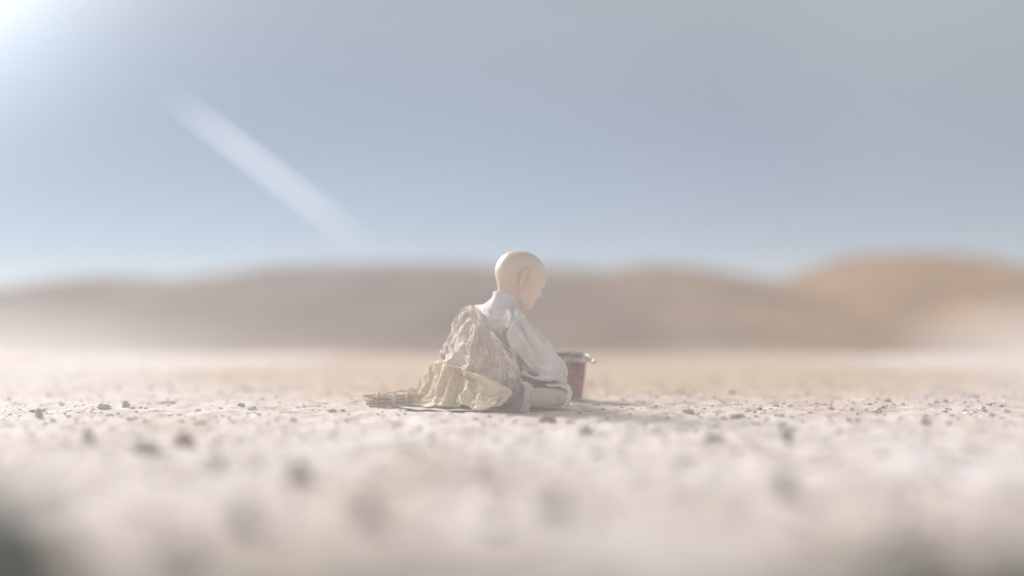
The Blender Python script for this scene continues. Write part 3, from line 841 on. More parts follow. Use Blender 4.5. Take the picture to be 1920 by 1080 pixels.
2,-2,3,-1,1,-5,-2,1,-6,0,1,-6,0,1,-5,1,0,-6,1,5,-5,1,2,-4,-1,0,-6,-5,4,-6,0,1,-4,-2,0,-7,-1,2,-9,-3,-1,4,-4,1,-11,1,3,-2,1,-6,-7,-4,-2,-4,-4,4,-8,1,9,-4,-6,0,1,-1,-8,-8,-2,1,-3,-3,3,-8,2,-1,-3,4,8,-19,-9,2,5,-1,5,-10,-3,-12,-6,5,8,0,7,8,-7,3,-6,2,
3,-2,3,-1,1,-6,0,1,-6,-1,1,-5,0,0,-6,0,1,-6,1,4,-6,2,2,-5,-2,5,-3,-3,0,-8,-1,0,-4,-1,0,-7,-7,2,-5,3,-2,-3,-4,2,-10,1,4,0,-2,1,-8,-2,-4,-4,-6,6,-5,2,0,-9,-4,4,0,-1,-7,-8,-3,-3,-2,-3,8,-4,3,1,-3,3,10,-18,-8,-7,3,-7,4,-6,2,-11,-9,4,9,2,6,5,-10,7,-1,0,
2,-2,3,-1,0,-6,0,2,-6,0,1,-6,0,1,-6,1,4,-5,1,3,-7,1,3,-4,1,3,-5,-4,2,-8,-1,1,-3,-3,2,-7,-4,-1,-7,2,-1,-4,-4,-3,-10,1,4,2,-2,5,-7,-5,-3,-1,-2,2,-10,1,5,-7,-5,0,-5,0,-9,-6,-3,-3,-1,-4,7,-6,4,3,0,2,9,-19,-6,-7,2,-11,1,-3,3,-10,-10,2,7,3,8,8,-7,1,-3,-7,
2,-2,3,0,1,-7,-1,0,-6,1,2,-6,1,3,-5,1,3,-5,1,3,-8,1,1,-5,0,2,-6,-5,1,-8,-1,0,-4,0,5,-6,-4,0,-7,-1,-4,-1,-1,1,-13,2,4,0,-3,3,-7,-5,-4,0,-1,7,-8,0,2,-9,-5,0,-3,0,-8,-8,-2,-4,-1,-5,6,-6,4,3,1,2,9,-18,-6,-7,1,-11,1,-3,3,-10,-10,2,9,3,-1,7,-12,5,-6,2,
3,-2,3,-2,0,-7,2,2,-7,1,2,-5,1,3,-6,1,2,-6,1,2,-8,1,0,-5,-1,1,-7,-2,4,-8,-1,1,-4,-2,2,-7,-3,1,-8,-1,-4,2,-1,6,-10,2,1,-4,-3,1,-8,-5,-1,3,-1,4,-9,-1,0,-10,-6,0,-1,2,-5,-10,-3,-3,0,-4,5,-7,4,2,1,2,9,-19,-7,-7,2,-10,3,-6,4,-9,-10,1,7,5,-8,4,-11,5,1,-5,
2,-2,2,1,2,-6,1,2,-6,1,1,-6,1,1,-7,0,1,-7,0,1,-8,-1,0,-6,0,0,-7,-1,4,-8,-1,1,-4,0,4,-7,-2,3,-8,-1,-5,0,-5,4,-10,5,2,-1,-3,1,-9,-6,-2,1,-5,3,-8,5,3,-8,-7,-1,-1,3,-4,-10,-3,-2,-2,-5,4,-8,4,2,2,2,9,-19,-7,-8,2,-8,6,-5,4,-10,-10,-1,8,1,-8,1,-10,6,3,-4,
2,-2,3,1,1,-7,0,0,-7,0,1,-7,0,1,-7,-1,1,-6,-1,2,-8,-3,1,-6,1,-1,-7,0,4,-8,-3,1,-3,3,2,-9,4,4,-6,0,-3,-4,-7,2,-10,4,2,-1,-2,1,-9,-6,0,-1,-8,1,-6,9,4,-4,-7,-1,-2,5,-1,-12,-2,-2,-2,-8,1,-7,4,2,1,2,9,-19,-7,-7,0,-10,4,2,7,-5,-12,-1,10,-4,-9,-4,-10,7,3,1,
-2,0,5,0,-1,-6,0,0,-8,-2,2,-6,0,1,-7,-1,1,-7,1,4,-5,0,4,-6,0,1,-7,-2,3,-9,0,2,-3,-3,1,-8,1,-1,-8,1,-4,-2,-4,-1,-11,0,4,-2,-1,5,-8,-4,-5,1,-5,7,-6,1,1,-9,-5,-3,-1,8,-3,-9,-3,-1,-3,-6,-2,-8,-1,4,-1,4,13,-17,-5,-9,2,-11,1,-1,4,3,-14,4,8,2,-5,-8,-11,1,-2,-6,
-2,0,5,-1,-1,-6,-1,-1,-7,-1,1,-6,-1,1,-7,-1,1,-6,-1,3,-7,0,2,-5,0,3,-6,-2,0,-10,-1,1,-3,-3,0,-8,3,8,-5,-1,-4,-2,-5,0,-11,3,4,-1,-3,4,-8,-4,-5,-1,-5,0,-8,-1,5,-9,-4,-4,0,9,-3,-8,-4,-1,-2,-5,4,-9,-3,1,-3,3,12,-17,-6,-8,0,-6,9,1,7,-7,-10,-1,9,1,-5,-3,-13,3,0,-6,
-2,0,5,-1,-1,-6,-2,-1,-6,-2,1,-6,-1,1,-6,-2,1,-6,-1,0,-8,-1,1,-5,0,1,-6,-4,4,-8,-1,2,-3,-4,1,-8,5,7,-3,-2,-1,-4,-4,0,-11,3,2,1,-2,3,-9,-5,-3,0,-5,-2,-9,2,-1,-10,-3,6,2,4,-2,-11,-4,-3,-1,-5,3,-8,2,3,-2,-2,8,-19,-7,-8,-1,-3,10,3,5,-6,-12,-4,6,-4,5,-11,-7,-1,5,-5,
-2,0,5,-1,2,-5,-1,1,-7,-1,1,-5,0,1,-6,-2,2,-6,-3,1,-7,-2,1,-5,-2,1,-6,-6,-2,-7,-3,1,-2,-3,2,-8,5,7,-3,-1,-3,-3,-5,4,-11,4,2,0,-3,1,-8,-6,-2,-1,-2,3,-10,0,-3,-10,-6,2,0,6,2,-11,-2,-4,2,-5,4,-8,2,2,-3,-4,3,-20,-7,-6,0,-6,9,0,7,-7,-11,-4,3,-7,10,-9,1,2,0,-7,
-3,-1,6,-2,1,-6,-1,0,-7,-2,1,-5,1,-1,-6,-3,4,-5,-2,3,-6,-3,0,-4,-3,2,-6,-6,3,-7,-4,-1,-2,-3,0,-6,6,7,-3,-3,-1,-5,-2,6,-9,3,2,-2,-4,1,-8,-5,1,-2,-4,-1,-10,-1,-5,-9,0,6,1,5,-4,-10,-4,3,0,-6,2,-8,4,-1,-2,-5,-2,-21,-9,-2,-1,-6,9,-1,5,-6,-12,8,1,-1,-2,-4,-13,4,-5,3,
3,-2,2,-3,-1,-5,-2,0,-7,-2,0,-6,-2,1,-5,-2,3,-7,0,2,-6,-4,0,-3,-3,1,-6,-2,4,-8,-3,1,-4,-5,-3,-5,-2,8,-5,-1,-1,-4,2,6,-11,5,2,0,-4,0,-8,-6,2,-1,-7,0,-7,3,-5,-8,1,5,-5,-2,-5,-11,-4,3,4,-1,2,-11,5,1,-1,-6,-2,-20,-10,-2,4,-7,8,-6,4,-8,-13,8,3,2,-3,-4,-13,4,-6,1,
2,-3,3,0,3,-6,-2,-1,-7,-2,0,-6,-1,0,-6,-3,1,-7,-2,0,-7,-5,0,-2,-4,1,-5,-1,4,-9,0,1,-5,-4,-1,-6,-4,6,-6,-3,-3,-2,2,7,-11,5,2,0,-4,1,-9,-6,1,2,-8,0,-7,-1,-3,-9,1,5,-5,3,-6,-10,-5,2,3,2,4,-8,3,-2,-4,-6,-1,-21,-10,-2,4,-7,7,-5,3,-7,-14,8,4,5,-6,-4,-14,3,-5,-3,
3,-2,2,-1,2,-6,-2,0,-6,0,0,-7,-2,-1,-6,-3,0,-7,-3,0,-7,-5,0,-4,-3,1,-6,-5,3,-7,-1,1,-5,3,3,-7,-8,2,-4,2,0,-5,-2,3,-12,5,2,2,-5,1,-9,-6,2,3,-8,0,-7,3,-2,-9,-1,4,-5,0,-6,-10,-5,2,0,0,4,-8,3,-2,1,-2,-1,-23,-10,-2,1,-5,9,-5,0,-10,-12,6,4,6,-5,-3,-12,-1,-5,-6,
2,-2,3,-2,0,-7,-4,-1,-5,-1,1,-7,-2,0,-6,-2,0,-7,-4,-1,-6,-2,-1,-5,-2,1,-7,-5,3,-9,-1,0,-4,-1,3,-8,-1,7,-6,-1,-4,-2,-2,3,-13,5,2,1,-5,0,-8,-6,2,3,-4,3,-8,-3,-4,-9,-3,5,-3,0,-7,-10,-4,1,0,-1,5,-9,3,-1,2,2,-2,-21,-9,-2,-4,-3,10,-3,-7,-10,-10,8,2,4,-3,-3,-12,-7,-2,-1,
3,-3,2,-2,1,-6,-5,-2,-6,-2,0,-6,-2,-1,-7,-3,0,-7,-1,0,-7,-1,2,-6,-2,5,-6,-3,1,-9,-1,0,-4,-1,2,-8,-2,4,-8,-1,-5,-2,-5,1,-11,5,2,1,-6,1,-9,-6,1,3,-2,5,-10,-8,-5,-4,-3,4,-4,4,-6,-9,-3,1,-4,-6,5,-7,3,-1,2,4,-2,-22,-10,1,2,-5,7,-6,-4,-10,-10,8,2,1,-8,0,-11,2,-2,-6,
2,-2,2,-2,0,-6,-5,-2,-6,-2,-1,-6,0,0,-7,-3,1,-7,-1,1,-9,0,4,-5,-1,4,-6,-4,3,-9,-1,-1,-4,-2,5,-7,-3,-4,-8,1,3,-5,-11,-4,-6,2,-1,-3,-1,0,-9,-6,1,2,0,5,-10,-7,-1,-8,-5,-1,2,1,-6,-10,-4,2,-2,-4,4,-10,3,-1,2,3,-2,-21,-9,1,2,-6,8,-5,-4,-11,-9,9,2,-1,-3,5,-14,-4,-7,-2,
3,-3,3,-3,0,-7,-2,2,-7,-2,0,-6,-1,2,-7,-4,1,-6,-1,1,-8,3,2,-6,-2,1,-8,-3,5,-8,-1,-1,-5,-2,2,-8,-3,-1,-10,-3,-4,0,-10,-3,-8,4,1,-3,-5,-2,-7,-7,1,-1,-2,5,-10,-2,1,-10,-4,-1,5,2,2,-12,-4,-2,-2,-9,-4,-6,3,-1,-3,0,10,-20,-3,-8,1,-8,7,-1,-4,-12,-11,2,7,-3,4,1,-14,-2,-6,-2,
3,-2,2,-2,1,-7,-3,-1,-8,-4,0,-5,-2,1,-7,0,3,-8,0,2,-8,-1,-1,-7,-4,1,-6,-5,5,-8,1,-1,-4,0,2,-9,-1,-1,-9,-2,-4,-2,-9,-1,-8,0,-1,-5,-1,4,-9,-7,1,-2,-9,-1,-7,5,4,-8,-6,-2,1,4,4,-11,-3,-2,-3,-9,-1,-6,-1,4,2,3,3,-23,-1,-8,-1,-11,5,0,-3,-12,-11,3,6,1,-6,-1,-12,-2,-6,-4,
2,-3,3,-2,0,-8,-3,0,-7,-3,1,-7,-1,2,-7,-2,0,-7,-2,2,-9,-1,-2,-7,-3,1,-7,-6,5,-7,-3,2,-4,-1,4,-8,0,-2,-9,2,-6,-1,-8,-3,-9,-4,-1,-4,2,4,-10,-5,0,-2,-7,0,-9,4,5,-7,-6,-1,0,-1,3,-13,-2,-1,4,-5,1,-10,1,4,2,3,4,-22,-4,-11,1,-12,2,-5,-1,-10,-10,2,7,3,-9,-1,-11,2,-5,-5,
-1,-1,4,-1,-2,-8,-2,-1,-8,-2,1,-6,-2,1,-7,-2,0,-8,-2,2,-8,-3,0,-5,-3,1,-8,-4,3,-9,-4,1,-4,-4,6,-6,-1,3,-9,5,-4,-1,-8,-2,-10,-3,-2,-3,-3,-1,-9,-5,2,-2,-2,-5,-11,2,6,-8,-6,-3,-1,5,7,-9,-2,-3,-4,-10,0,-5,0,3,3,2,5,-21,-4,-9,0,-11,4,-2,0,-11,-11,-3,8,0,1,-5,-14,-6,2,-2,
-1,-2,4,-3,2,-7,-1,-3,-8,-3,0,-6,-2,0,-8,-2,1,-7,0,0,-9,-4,3,-4,-3,2,-7,-4,3,-9,-3,2,-4,-6,2,-6,-1,3,-9,5,-4,-1,-7,3,-11,-2,0,-4,-4,-4,-8,-6,-1,-2,-3,-1,-11,1,-1,-10,-6,2,1,4,3,-12,5,-3,-1,-10,0,-5,-4,1,0,1,6,-21,-2,-9,2,-12,6,-2,6,-9,-11,-7,4,0,-4,-3,-14,4,4,-3,
0,-2,4,-3,2,-7,-3,2,-7,-2,1,-7,-1,0,-7,-3,0,-8,-2,-1,-8,-3,-3,-5,-3,4,-6,-4,3,-9,-3,2,-2,-6,1,-8,-1,4,-9,5,-4,-1,-6,1,-12,-3,3,-2,-5,-4,-9,-5,-2,-2,-2,-1,-11,-1,3,-10,-2,-6,-1,0,6,-11,5,-4,-1,-6,-1,-8,-4,0,1,-5,9,-20,0,-9,3,-11,6,-1,7,-9,-11,-8,3,-1,1,-3,-15,-1,7,-2,
-1,-3,3,-1,2,-7,-3,1,-7,-3,1,-6,-3,2,-7,-3,-1,-7,-3,2,-8,-3,-2,-5,1,-2,-8,-7,5,-7,-3,2,-2,-6,0,-7,-1,4,-10,5,-3,-1,-4,-1,-13,-4,4,-2,-7,0,-7,3,-5,-5,-3,-3,-11,-5,3,-8,0,-6,-3,1,6,-10,-4,0,-3,2,-6,-8,-3,2,2,-10,10,-18,-2,-9,3,-10,5,-2,9,-9,-10,-8,3,-3,6,-2,-14,0,4,-5,
0,-2,4,-2,1,-7,-2,0,-8,-1,1,-6,-3,1,-7,-3,-1,-7,-3,2,-7,-3,-2,-6,-5,1,-6,-3,0,-11,-4,2,-1,-7,2,-5,-1,4,-9,5,-1,0,-2,-2,-13,-4,3,-3,-6,-1,-8,4,-5,-5,-4,-2,-11,-4,2,-9,3,-5,-3,-5,5,-11,-4,4,2,4,-7,-10,-4,-1,-1,-9,10,-18,-4,-5,7,-11,4,-3,9,-9,-10,-5,0,-5,10,1,-12,-2,3,-6,
0,-3,4,-3,0,-7,-1,0,-8,0,0,-7,-2,1,-7,-3,-1,-7,-4,1,-7,-4,-1,-5,-3,0,-7,-6,1,-9,-4,1,-3,-8,3,-4,-1,3,-9,6,0,1,0,-2,-13,-4,2,-4,-5,-2,-9,5,-3,-4,-2,-2,-12,-4,4,-9,-6,-4,0,-2,2,-12,-5,4,2,0,-5,-10,3,-4,-2,-9,10,-19,-6,-5,8,-6,10,0,0,-11,-12,1,-4,-7,9,1,-12,-1,3,-6,
-1,-4,3,-2,1,-7,0,-1,-8,0,0,-7,-2,0,-7,-4,0,-7,-4,0,-7,-5,-1,-4,-4,1,-7,-6,6,-6,-4,1,-3,-3,-4,-8,-4,2,-9,5,1,3,2,-1,-13,-4,1,-5,-4,-2,-10,4,-4,-4,-6,1,-10,-1,2,-10,-6,-4,0,-5,3,-11,-3,5,3,-2,-4,-10,1,-4,-3,-7,6,-21,-7,-3,8,-6,11,2,5,-12,-11,5,1,-7,1,-5,-13,-1,3,-7,
0,-4,3,-2,1,-7,1,0,-8,-1,-1,-7,-2,0,-7,-6,0,-5,-5,2,-7,-5,-2,-4,-4,0,-7,-6,4,-8,-4,3,0,-5,-1,-9,1,-3,-10,4,0,3,-2,0,-13,1,1,-5,-2,-3,-11,-5,3,-2,-3,-4,-11,-2,9,-9,-7,-2,0,-3,-6,-11,-3,5,2,-5,-1,-11,2,-4,-1,-5,2,-21,-9,-3,5,-5,12,2,3,-11,-11,5,1,-7,5,-7,-12,-1,2,-6,
0,-4,3,-3,0,-7,-3,1,-8,-1,3,-6,0,-3,-7,-6,3,-4,-5,-2,-7,-6,1,-3,-4,0,-7,-5,-1,-10,-5,2,-2,-5,0,-7,9,0,-7,-5,-3,-1,-3,2,-12,1,1,-6,-2,0,-10,-5,4,-1,-3,1,-12,2,-5,-10,-5,4,4,-7,-2,-11,-5,0,1,-6,2,-10,2,-3,-3,-3,-4,-23,-3,0,11,-10,8,-3,-1,-7,-15,6,-1,-4,4,1,-15,2,-6,-2,
5,-3,0,-4,0,-7,-2,-1,-8,-2,3,-7,-7,0,1,-6,-1,-7,-5,-2,-6,-5,-1,-5,-3,-1,-7,-5,-1,-10,-3,0,-4,-2,0,-9,6,1,-8,-3,-2,-4,0,4,-13,-2,-1,-5,-8,-1,-6,-5,4,-2,-4,1,-11,-2,-2,-10,3,7,-5,-9,-6,-7,-3,-4,5,-4,3,-10,2,-2,-4,-1,-4,-22,-5,1,9,-10,6,-2,-5,-6,-14,3,1,-7,6,-1,-14,-1,-5,4,
5,-2,0,-3,0,-8,-2,0,-8,-6,-2,-3,-8,-1,0,-6,-1,-5,-3,-2,-8,-2,-1,-7,-2,-1,-8,-4,-1,-10,-3,-1,-4,-3,-1,-9,3,-1,-10,-1,1,-5,-7,1,-12,1,-1,-4,-5,1,-9,-7,3,-1,-5,1,-10,0,-1,-11,-5,4,0,1,-3,-13,-3,-3,6,-7,1,-9,0,-1,-4,3,-4,-23,-6,1,8,-12,4,1,1,-2,-16,6,5,-1,-6,-9,-11,6,-5,-2,
5,-2,0,-2,1,-8,-5,-4,-5,-7,-1,-1,-7,-3,-4,-2,4,-7,-2,2,-9,-3,1,-6,-2,0,-8,-5,1,-11,-2,0,-4,-4,-1,-9,1,1,-10,0,-1,-5,-4,-1,-14,2,-3,-4,-4,-1,-10,-7,3,-1,-6,2,-10,1,-4,-10,-6,2,-2,1,-8,-10,-3,-3,5,-8,-3,-7,0,2,-4,1,-6,-22,-9,1,3,-11,3,4,5,1,-16,6,5,0,-4,-5,-14,5,-6,1,
5,-2,0,-3,-1,-7,-7,-4,-1,-5,-2,-5,-4,3,-7,-3,-2,-8,-7,-1,-5,-4,0,-6,-3,-1,-8,1,2,-12,0,0,-5,-2,2,-9,-2,-3,-10,-1,-1,-5,-5,-2,-12,-4,-2,-3,-6,-1,-10,1,4,-6,-9,0,-7,1,-4,-11,2,6,-3,-5,-11,-4,-3,-1,-4,-3,6,-10,1,-1,-3,-10,-15,-15,1,8,8,-12,-1,-4,6,1,-15,7,5,1,-3,-1,-16,5,-4,-1,
5,-2,1,-5,-3,-5,-5,0,-8,-4,-3,-5,-7,-3,-4,-8,-2,-3,-5,-2,-8,0,0,-7,-1,0,-9,-6,-1,-9,-2,0,-5,-1,1,-9,-2,-3,-11,-5,1,-2,-5,-1,-12,-1,-4,-3,-4,-1,-11,-2,4,-5,-4,-1,-11,2,-4,-10,-1,5,-5,-1,-5,-12,5,6,2,-9,-4,-6,0,-3,-3,-8,1,-22,3,-6,10,-13,0,-1,7,3,-15,7,4,2,-3,-2,-16,-4,-6,1,
4,-2,1,-4,-1,-7,-7,-4,-5,-6,-3,-3,-7,-3,-4,-5,-2,-6,-3,-2,-9,-4,-2,-5,-1,-1,-9,-3,1,-11,-2,-1,-5,-7,0,-7,-2,-3,-10,-5,2,-1,1,-1,-13,1,0,-5,-4,4,-10,-3,-4,-5,-2,2,-12,2,-1,-10,-6,-2,-5,2,-2,-12,-4,1,6,0,1,-13,1,-3,-3,-7,6,-21,-2,-10,3,-10,6,4,7,-6,-12,6,4,2,-8,-5,-13,3,4,-6,
1,-4,2,-2,-1,-8,-7,-4,-4,-5,-2,-5,-6,-3,-5,-7,-3,-4,-5,-2,-7,-3,-4,-6,-4,0,-8,-4,2,-10,-3,0,-4,-5,-3,-8,-5,2,-9,0,-4,-4,-4,1,-13,-1,2,-4,1,0,-11,0,-4,-6,0,2,-13,-8,3,-7,4,-5,-4,0,-2,-13,-6,1,6,-4,2,-11,1,-2,-4,-1,3,-23,-4,-8,7,-12,3,-1,7,-7,-14,4,6,4,3,-2,-15,-3,-1,-5,
1,-5,0,-1,0,-8,-6,-2,-6,-6,-5,-1,-6,-2,-5,-5,-4,-5,-4,0,-9,-2,-2,-7,-5,-4,-6,-7,1,-9,-2,-1,-4,-3,-2,-9,-5,3,-9,-1,-5,-4,-1,5,-13,-3,-2,-3,-1,-1,-12,4,0,-6,-6,-2,-11,-10,2,-5,2,-4,-7,2,-2,-12,-7,0,4,-4,1,-10,3,0,-1,1,2,-24,-6,-8,2,-12,3,2,5,-7,-15,4,6,3,9,-2,-12,-8,1,-2,
0,-4,0,1,-1,-8,-5,-2,-7,-6,-3,-2,-6,-2,-6,-5,-6,-3,-6,-1,-8,-1,-2,-7,-1,1,-9,-7,-3,-8,-3,0,-4,-1,0,-10,-9,-2,-7,3,1,-5,-6,-1,-12,2,2,-3,-2,-3,-11,-5,-2,-4,-4,-3,-11,-5,4,-10,-5,-6,-2,3,-1,-13,-6,-1,3,-5,1,-12,4,0,-1,3,2,-22,-7,-7,-3,-12,2,5,4,-8,-15,4,6,4,11,-2,-11,-7,1,-3,
1,-5,-1,-1,0,-8,-1,-1,-9,-7,-4,-2,-6,-4,-4,-4,-1,-8,-7,-6,-4,-3,-2,-6,-5,1,-8,1,0,-12,-1,1,-4,-5,-6,-6,-4,5,-10,0,-4,-5,-9,-3,-11,3,3,-2,-6,-3,-10,0,-2,-7,0,2,-12,-10,-2,-5,-3,-5,-4,-5,-2,-13,-6,0,3,-1,-1,-12,3,1,-2,5,2,-22,-9,-8,2,-11,2,-1,5,-8,-14,3,6,3,12,-2,-10,-7,0,-3,
1,-4,-1,-4,-2,-7,1,-1,-9,-4,-1,-7,-8,-6,-1,-3,-1,-8,-6,0,-8,-2,-7,-4,-6,-1,-7,-6,1,-10,3,-2,-4,-1,-2,-10,-4,4,-9,1,-2,-6,-8,-3,-11,-4,-2,2,0,1,-12,1,-2,-7,-3,-1,-12,-8,1,-7,-3,-7,-2,-12,-3,-5,-5,-2,-3,-1,-1,-13,2,1,-3,6,3,-22,-8,-9,4,-11,2,-3,5,-7,-14,4,5,3,12,-2,-10,-7,1,-4,
1,-5,-2,-3,-1,-7,-4,-2,-8,0,-1,-8,-6,-1,-5,-6,-7,-4,-3,2,-9,-2,-1,-8,-5,-5,-5,-8,-4,-8,-3,-1,-4,-4,0,-10,6,3,-9,-1,-3,-7,-6,-1,-12,-2,-4,3,-5,-1,-10,2,-2,-8,-2,0,-13,-6,3,-9,-5,-2,-4,-12,-6,-5,-3,-7,2,-3,0,-11,2,0,-4,2,3,-23,-6,-10,5,-11,3,-4,6,-8,-14,3,6,3,12,-2,-10,-6,0,-4,
0,-4,-2,0,0,-8,-7,-4,-6,-4,-1,-6,0,0,-9,-5,-2,-7,-6,-4,-7,0,2,-8,-4,-2,-8,-7,-6,-7,-3,1,-5,-5,-5,-7,-2,3,-10,3,-6,-2,0,0,-15,-4,-3,1,-8,-3,-8,-3,-1,-7,0,-1,-13,-2,3,-11,-4,0,-6,-10,-9,0,-4,-6,0,-1,0,-12,3,2,-2,-4,-1,-23,-5,-9,3,-12,2,-3,6,-8,-15,4,6,4,12,-2,-10,-7,0,-4,
1,-4,-2,0,-1,-9,-4,1,-8,-6,-5,-3,-5,-2,-7,0,0,-10,-4,-2,-9,-7,-2,-4,-1,-3,-8,-3,1,-12,-3,-2,-4,-5,-9,-5,-8,2,-8,0,-2,-7,8,-1,-13,-4,0,-2,-7,-1,-9,-4,-6,-5,-7,-3,-10,-2,2,-10,3,0,-8,-11,-8,-1,-3,-6,2,-1,0,-12,3,1,-1,-6,-1,-23,-6,-10,2,-11,3,-3,6,-8,-15,4,5,3,12,-1,-10,-7,-1,-3,
1,-4,-1,-4,-1,-8,1,0,-10,-5,1,-6,-4,-3,-7,-6,-6,-5,-7,0,-7,-3,-4,-7,-5,-2,-7,1,-1,-12,-1,-3,-6,-3,-5,-8,-7,2,-8,-1,-6,-2,-2,2,-14,3,-2,-4,-7,-2,-9,1,-3,-7,-9,-5,-8,-3,2,-10,4,0,-7,-11,-8,-1,-4,-7,2,2,1,-12,3,1,-3,-9,-2,-21,-7,-10,2,-11,2,-4,5,-7,-16,5,5,3,12,-2,-9,-7,-1,-4,
1,-4,-2,-3,-1,-9,-4,0,-8,1,1,-8,-4,-2,-8,-6,-2,-7,-7,-6,-4,-3,-4,-7,-7,-3,-7,-6,1,-10,-1,-2,-5,-4,-5,-9,4,-1,-10,-1,-6,-3,-10,2,-11,-1,1,-4,5,-5,-10,-1,-4,-7,-6,-2,-11,-7,-1,-9,6,0,-6,-11,-9,1,-5,-5,-1,4,1,-11,3,0,-2,-12,-4,-20,-7,-9,1,-10,2,-5,3,-8,-16,4,6,1,14,-2,-7,-6,-1,-4,
1,-5,-2,-4,-1,-8,0,2,-9,-7,0,-6,-5,-2,-7,1,-3,-10,-6,-2,-7,-3,-5,-8,-6,-2,-7,-10,-4,-6,2,-2,-5,-6,-6,-8,-2,0,-11,2,-7,-2,-2,4,-13,-5,-1,-2,-3,-4,-11,2,-5,-6,-9,1,-9,5,-3,-9,1,-2,-8,-11,-6,-5,-1,-5,3,2,-1,-13,3,-2,0,-13,-4,-18,-7,-9,0,-10,3,-6,1,-8,-16,4,5,1,9,3,-12,2,-6,4,
1,-4,-2,-3,0,-9,-3,0,-9,-3,4,-7,-5,-6,-5,-5,-4,-7,-2,-2,-10,-7,-4,-4,-2,-4,-9,-8,-3,-8,-5,-1,-2,-8,-3,-8,2,-4,-10,-5,-2,-5,3,-2,-14,4,0,-3,-6,-5,-9,-7,-1,-3,-5,-3,-11,6,-4,-10,-5,4,-5,2,-9,-10,2,-4,6,-11,3,-7,0,-4,-2,-5,-11,-20,-4,-7,-6,-11,2,-4,-1,-8,-17,5,5,1,5,4,-14,4,-6,2,
5,-1,-2,-3,-1,-9,-1,3,-9,-4,-1,-7,-4,-6,-4,-4,-3,-8,-7,-7,-4,-6,-4,-4,-4,-4,-7,-6,-5,-9,-4,-1,-4,-3,-1,-11,-5,-7,-6,0,-1,-7,0,-2,-14,2,-2,-5,2,1,-11,-7,0,-4,-8,-7,-7,2,-6,-10,0,6,-5,2,-9,-10,2,4,-4,-11,-7,3,1,-2,-3,-5,-9,-22,-3,7,-6,-10,-4,-6,-1,-13,-12,5,5,-1,-1,-4,-15,6,-1,-4,
5,-1,-2,-2,0,-9,-1,1,-9,-4,-4,-7,-5,-7,-2,-5,-4,-5,-5,-7,-5,-5,-4,-6,-3,-4,-8,-6,-6,-9,-3,-2,-3,-7,-3,-8,-1,-4,-10,3,2,-6,-1,-2,-14,2,-3,-4,0,-2,-12,-8,0,-2,-6,-6,-9,0,-7,-9,-5,3,-5,4,-8,-10,4,6,1,-6,5,-9,1,-3,-4,-6,-19,-14,-7,5,-6,-4,3,-10,-1,-15,-9,4,5,-4,-1,5,-15,7,-4,0,
5,-1,-3,-1,0,-9,-2,-2,-9,-4,-5,-4,-4,-6,-5,-5,-7,-3,-4,-2,-9,-4,-2,-7,-3,-2,-8,-6,-5,-9,-2,-3,-4,-5,-7,-6,-2,-10,-4,2,2,-7,-4,-5,-12,-1,-4,-4,0,-2,-12,-2,4,-6,-8,-8,-6,1,-8,-8,-5,4,-6,4,-8,-10,-3,3,-4,2,10,-7,3,0,-5,-5,-18,-14,-5,8,-3,-8,-5,-7,1,-10,-15,3,2,-5,1,14,-9,7,-2,-4,
5,-1,-3,-1,0,-9,-2,-6,-7,-4,-6,-5,-4,-7,-4,-4,-2,-8,-3,-5,-8,-4,-1,-7,-4,-6,-4,-1,-2,-12,-3,-4,-2,-5,-8,-5,-3,-3,-11,1,-7,0,-5,-7,-12,4,4,-4,-4,-7,-8,-6,1,-5,-3,-7,-10,2,-5,-10,-7,1,-3,7,8,-9,-2,-2,-6,0,0,-12,4,2,-1,-4,-16,-17,-11,2,-3,-2,8,-8,2,-13,-12,4,5,-2,-3,4,-15,8,-1,-1,
5,-1,-3,-2,-5,-7,-3,-6,-7,-2,-4,-7,-3,-4,-7,-5,-7,-5,-1,-3,-9,-6,-6,-1,-1,-4,-9,0,-1,-12,-1,-2,-5,-5,-7,-5,-4,1,-11,0,-7,-3,-4,-10,-10,6,3,-1,-5,-3,-10,-6,-6,0,-3,-6,-11,2,5,-10,-4,-4,-3,4,5,-13,-3,-7,0,-5,-3,-10,4,1,0,-5,8,-22,-2,-12,0,-3,7,-10,3,-11,-14,3,5,-3,-3,-1,-16,-3,-3,-7,
1,-3,-2,-4,-7,-5,-5,-6,-5,-3,-4,-7,2,-4,-9,-1,-5,-7,-6,-5,-6,-4,-6,-4,-7,-3,-7,-1,-2,-12,4,-3,-3,-1,-4,-10,-4,-1,-9,-3,-7,0,-3,-10,-13,5,2,-1,-5,-3,-11,-6,-6,2,1,-2,-13,0,3,-12,-5,-5,-2,6,4,-12,-5,-6,0,-4,-2,-11,5,2,-2,-5,6,-22,-3,-11,2,-7,4,-8,0,-9,-15,6,3,-3,-6,0,-14,7,-1,-4,
1,-4,-2,-2,-4,-8,-5,-8,-3,-4,-5,-5,-4,-4,-7,-1,-5,-8,1,-6,-8,-3,-5,-6,-7,-4,-6,-7,-3,-8,-1,-1,-6,4,-7,-7,1,0,-11,-2,-7,1,-1,-7,-12,2,-1,-5,-8,-5,-8,-6,-5,-1,-1,-2,-12,3,3,-11,-3,-4,-5,4,4,-12,-4,-6,2,-4,-3,-11,4,2,-2,-3,6,-22,-4,-11,-1,-9,3,-4,0,-9,-16,1,6,-3,1,-2,-16,8,0,3,
0,-5,-2,0,-3,-8,-5,-5,-7,-3,-8,-2,-6,-5,-4,-4,-6,-6,-2,-3,-9,-2,-6,-6,-3,-6,-6,-2,-2,-11,-3,-3,-3,-4,-7,-7,8,-1,-9,0,-2,-7,-12,-6,-8,2,-2,-4,-1,-9,-8,-5,-5,-2,-1,-2,-12,-2,3,-12,7,0,-4,0,1,-14,-3,-6,2,-4,-3,-10,4,1,-2,-4,7,-22,-3,-11,-2,-11,2,-2,-1,-9,-16,2,6,-3,2,-2,-16,7,0,4,
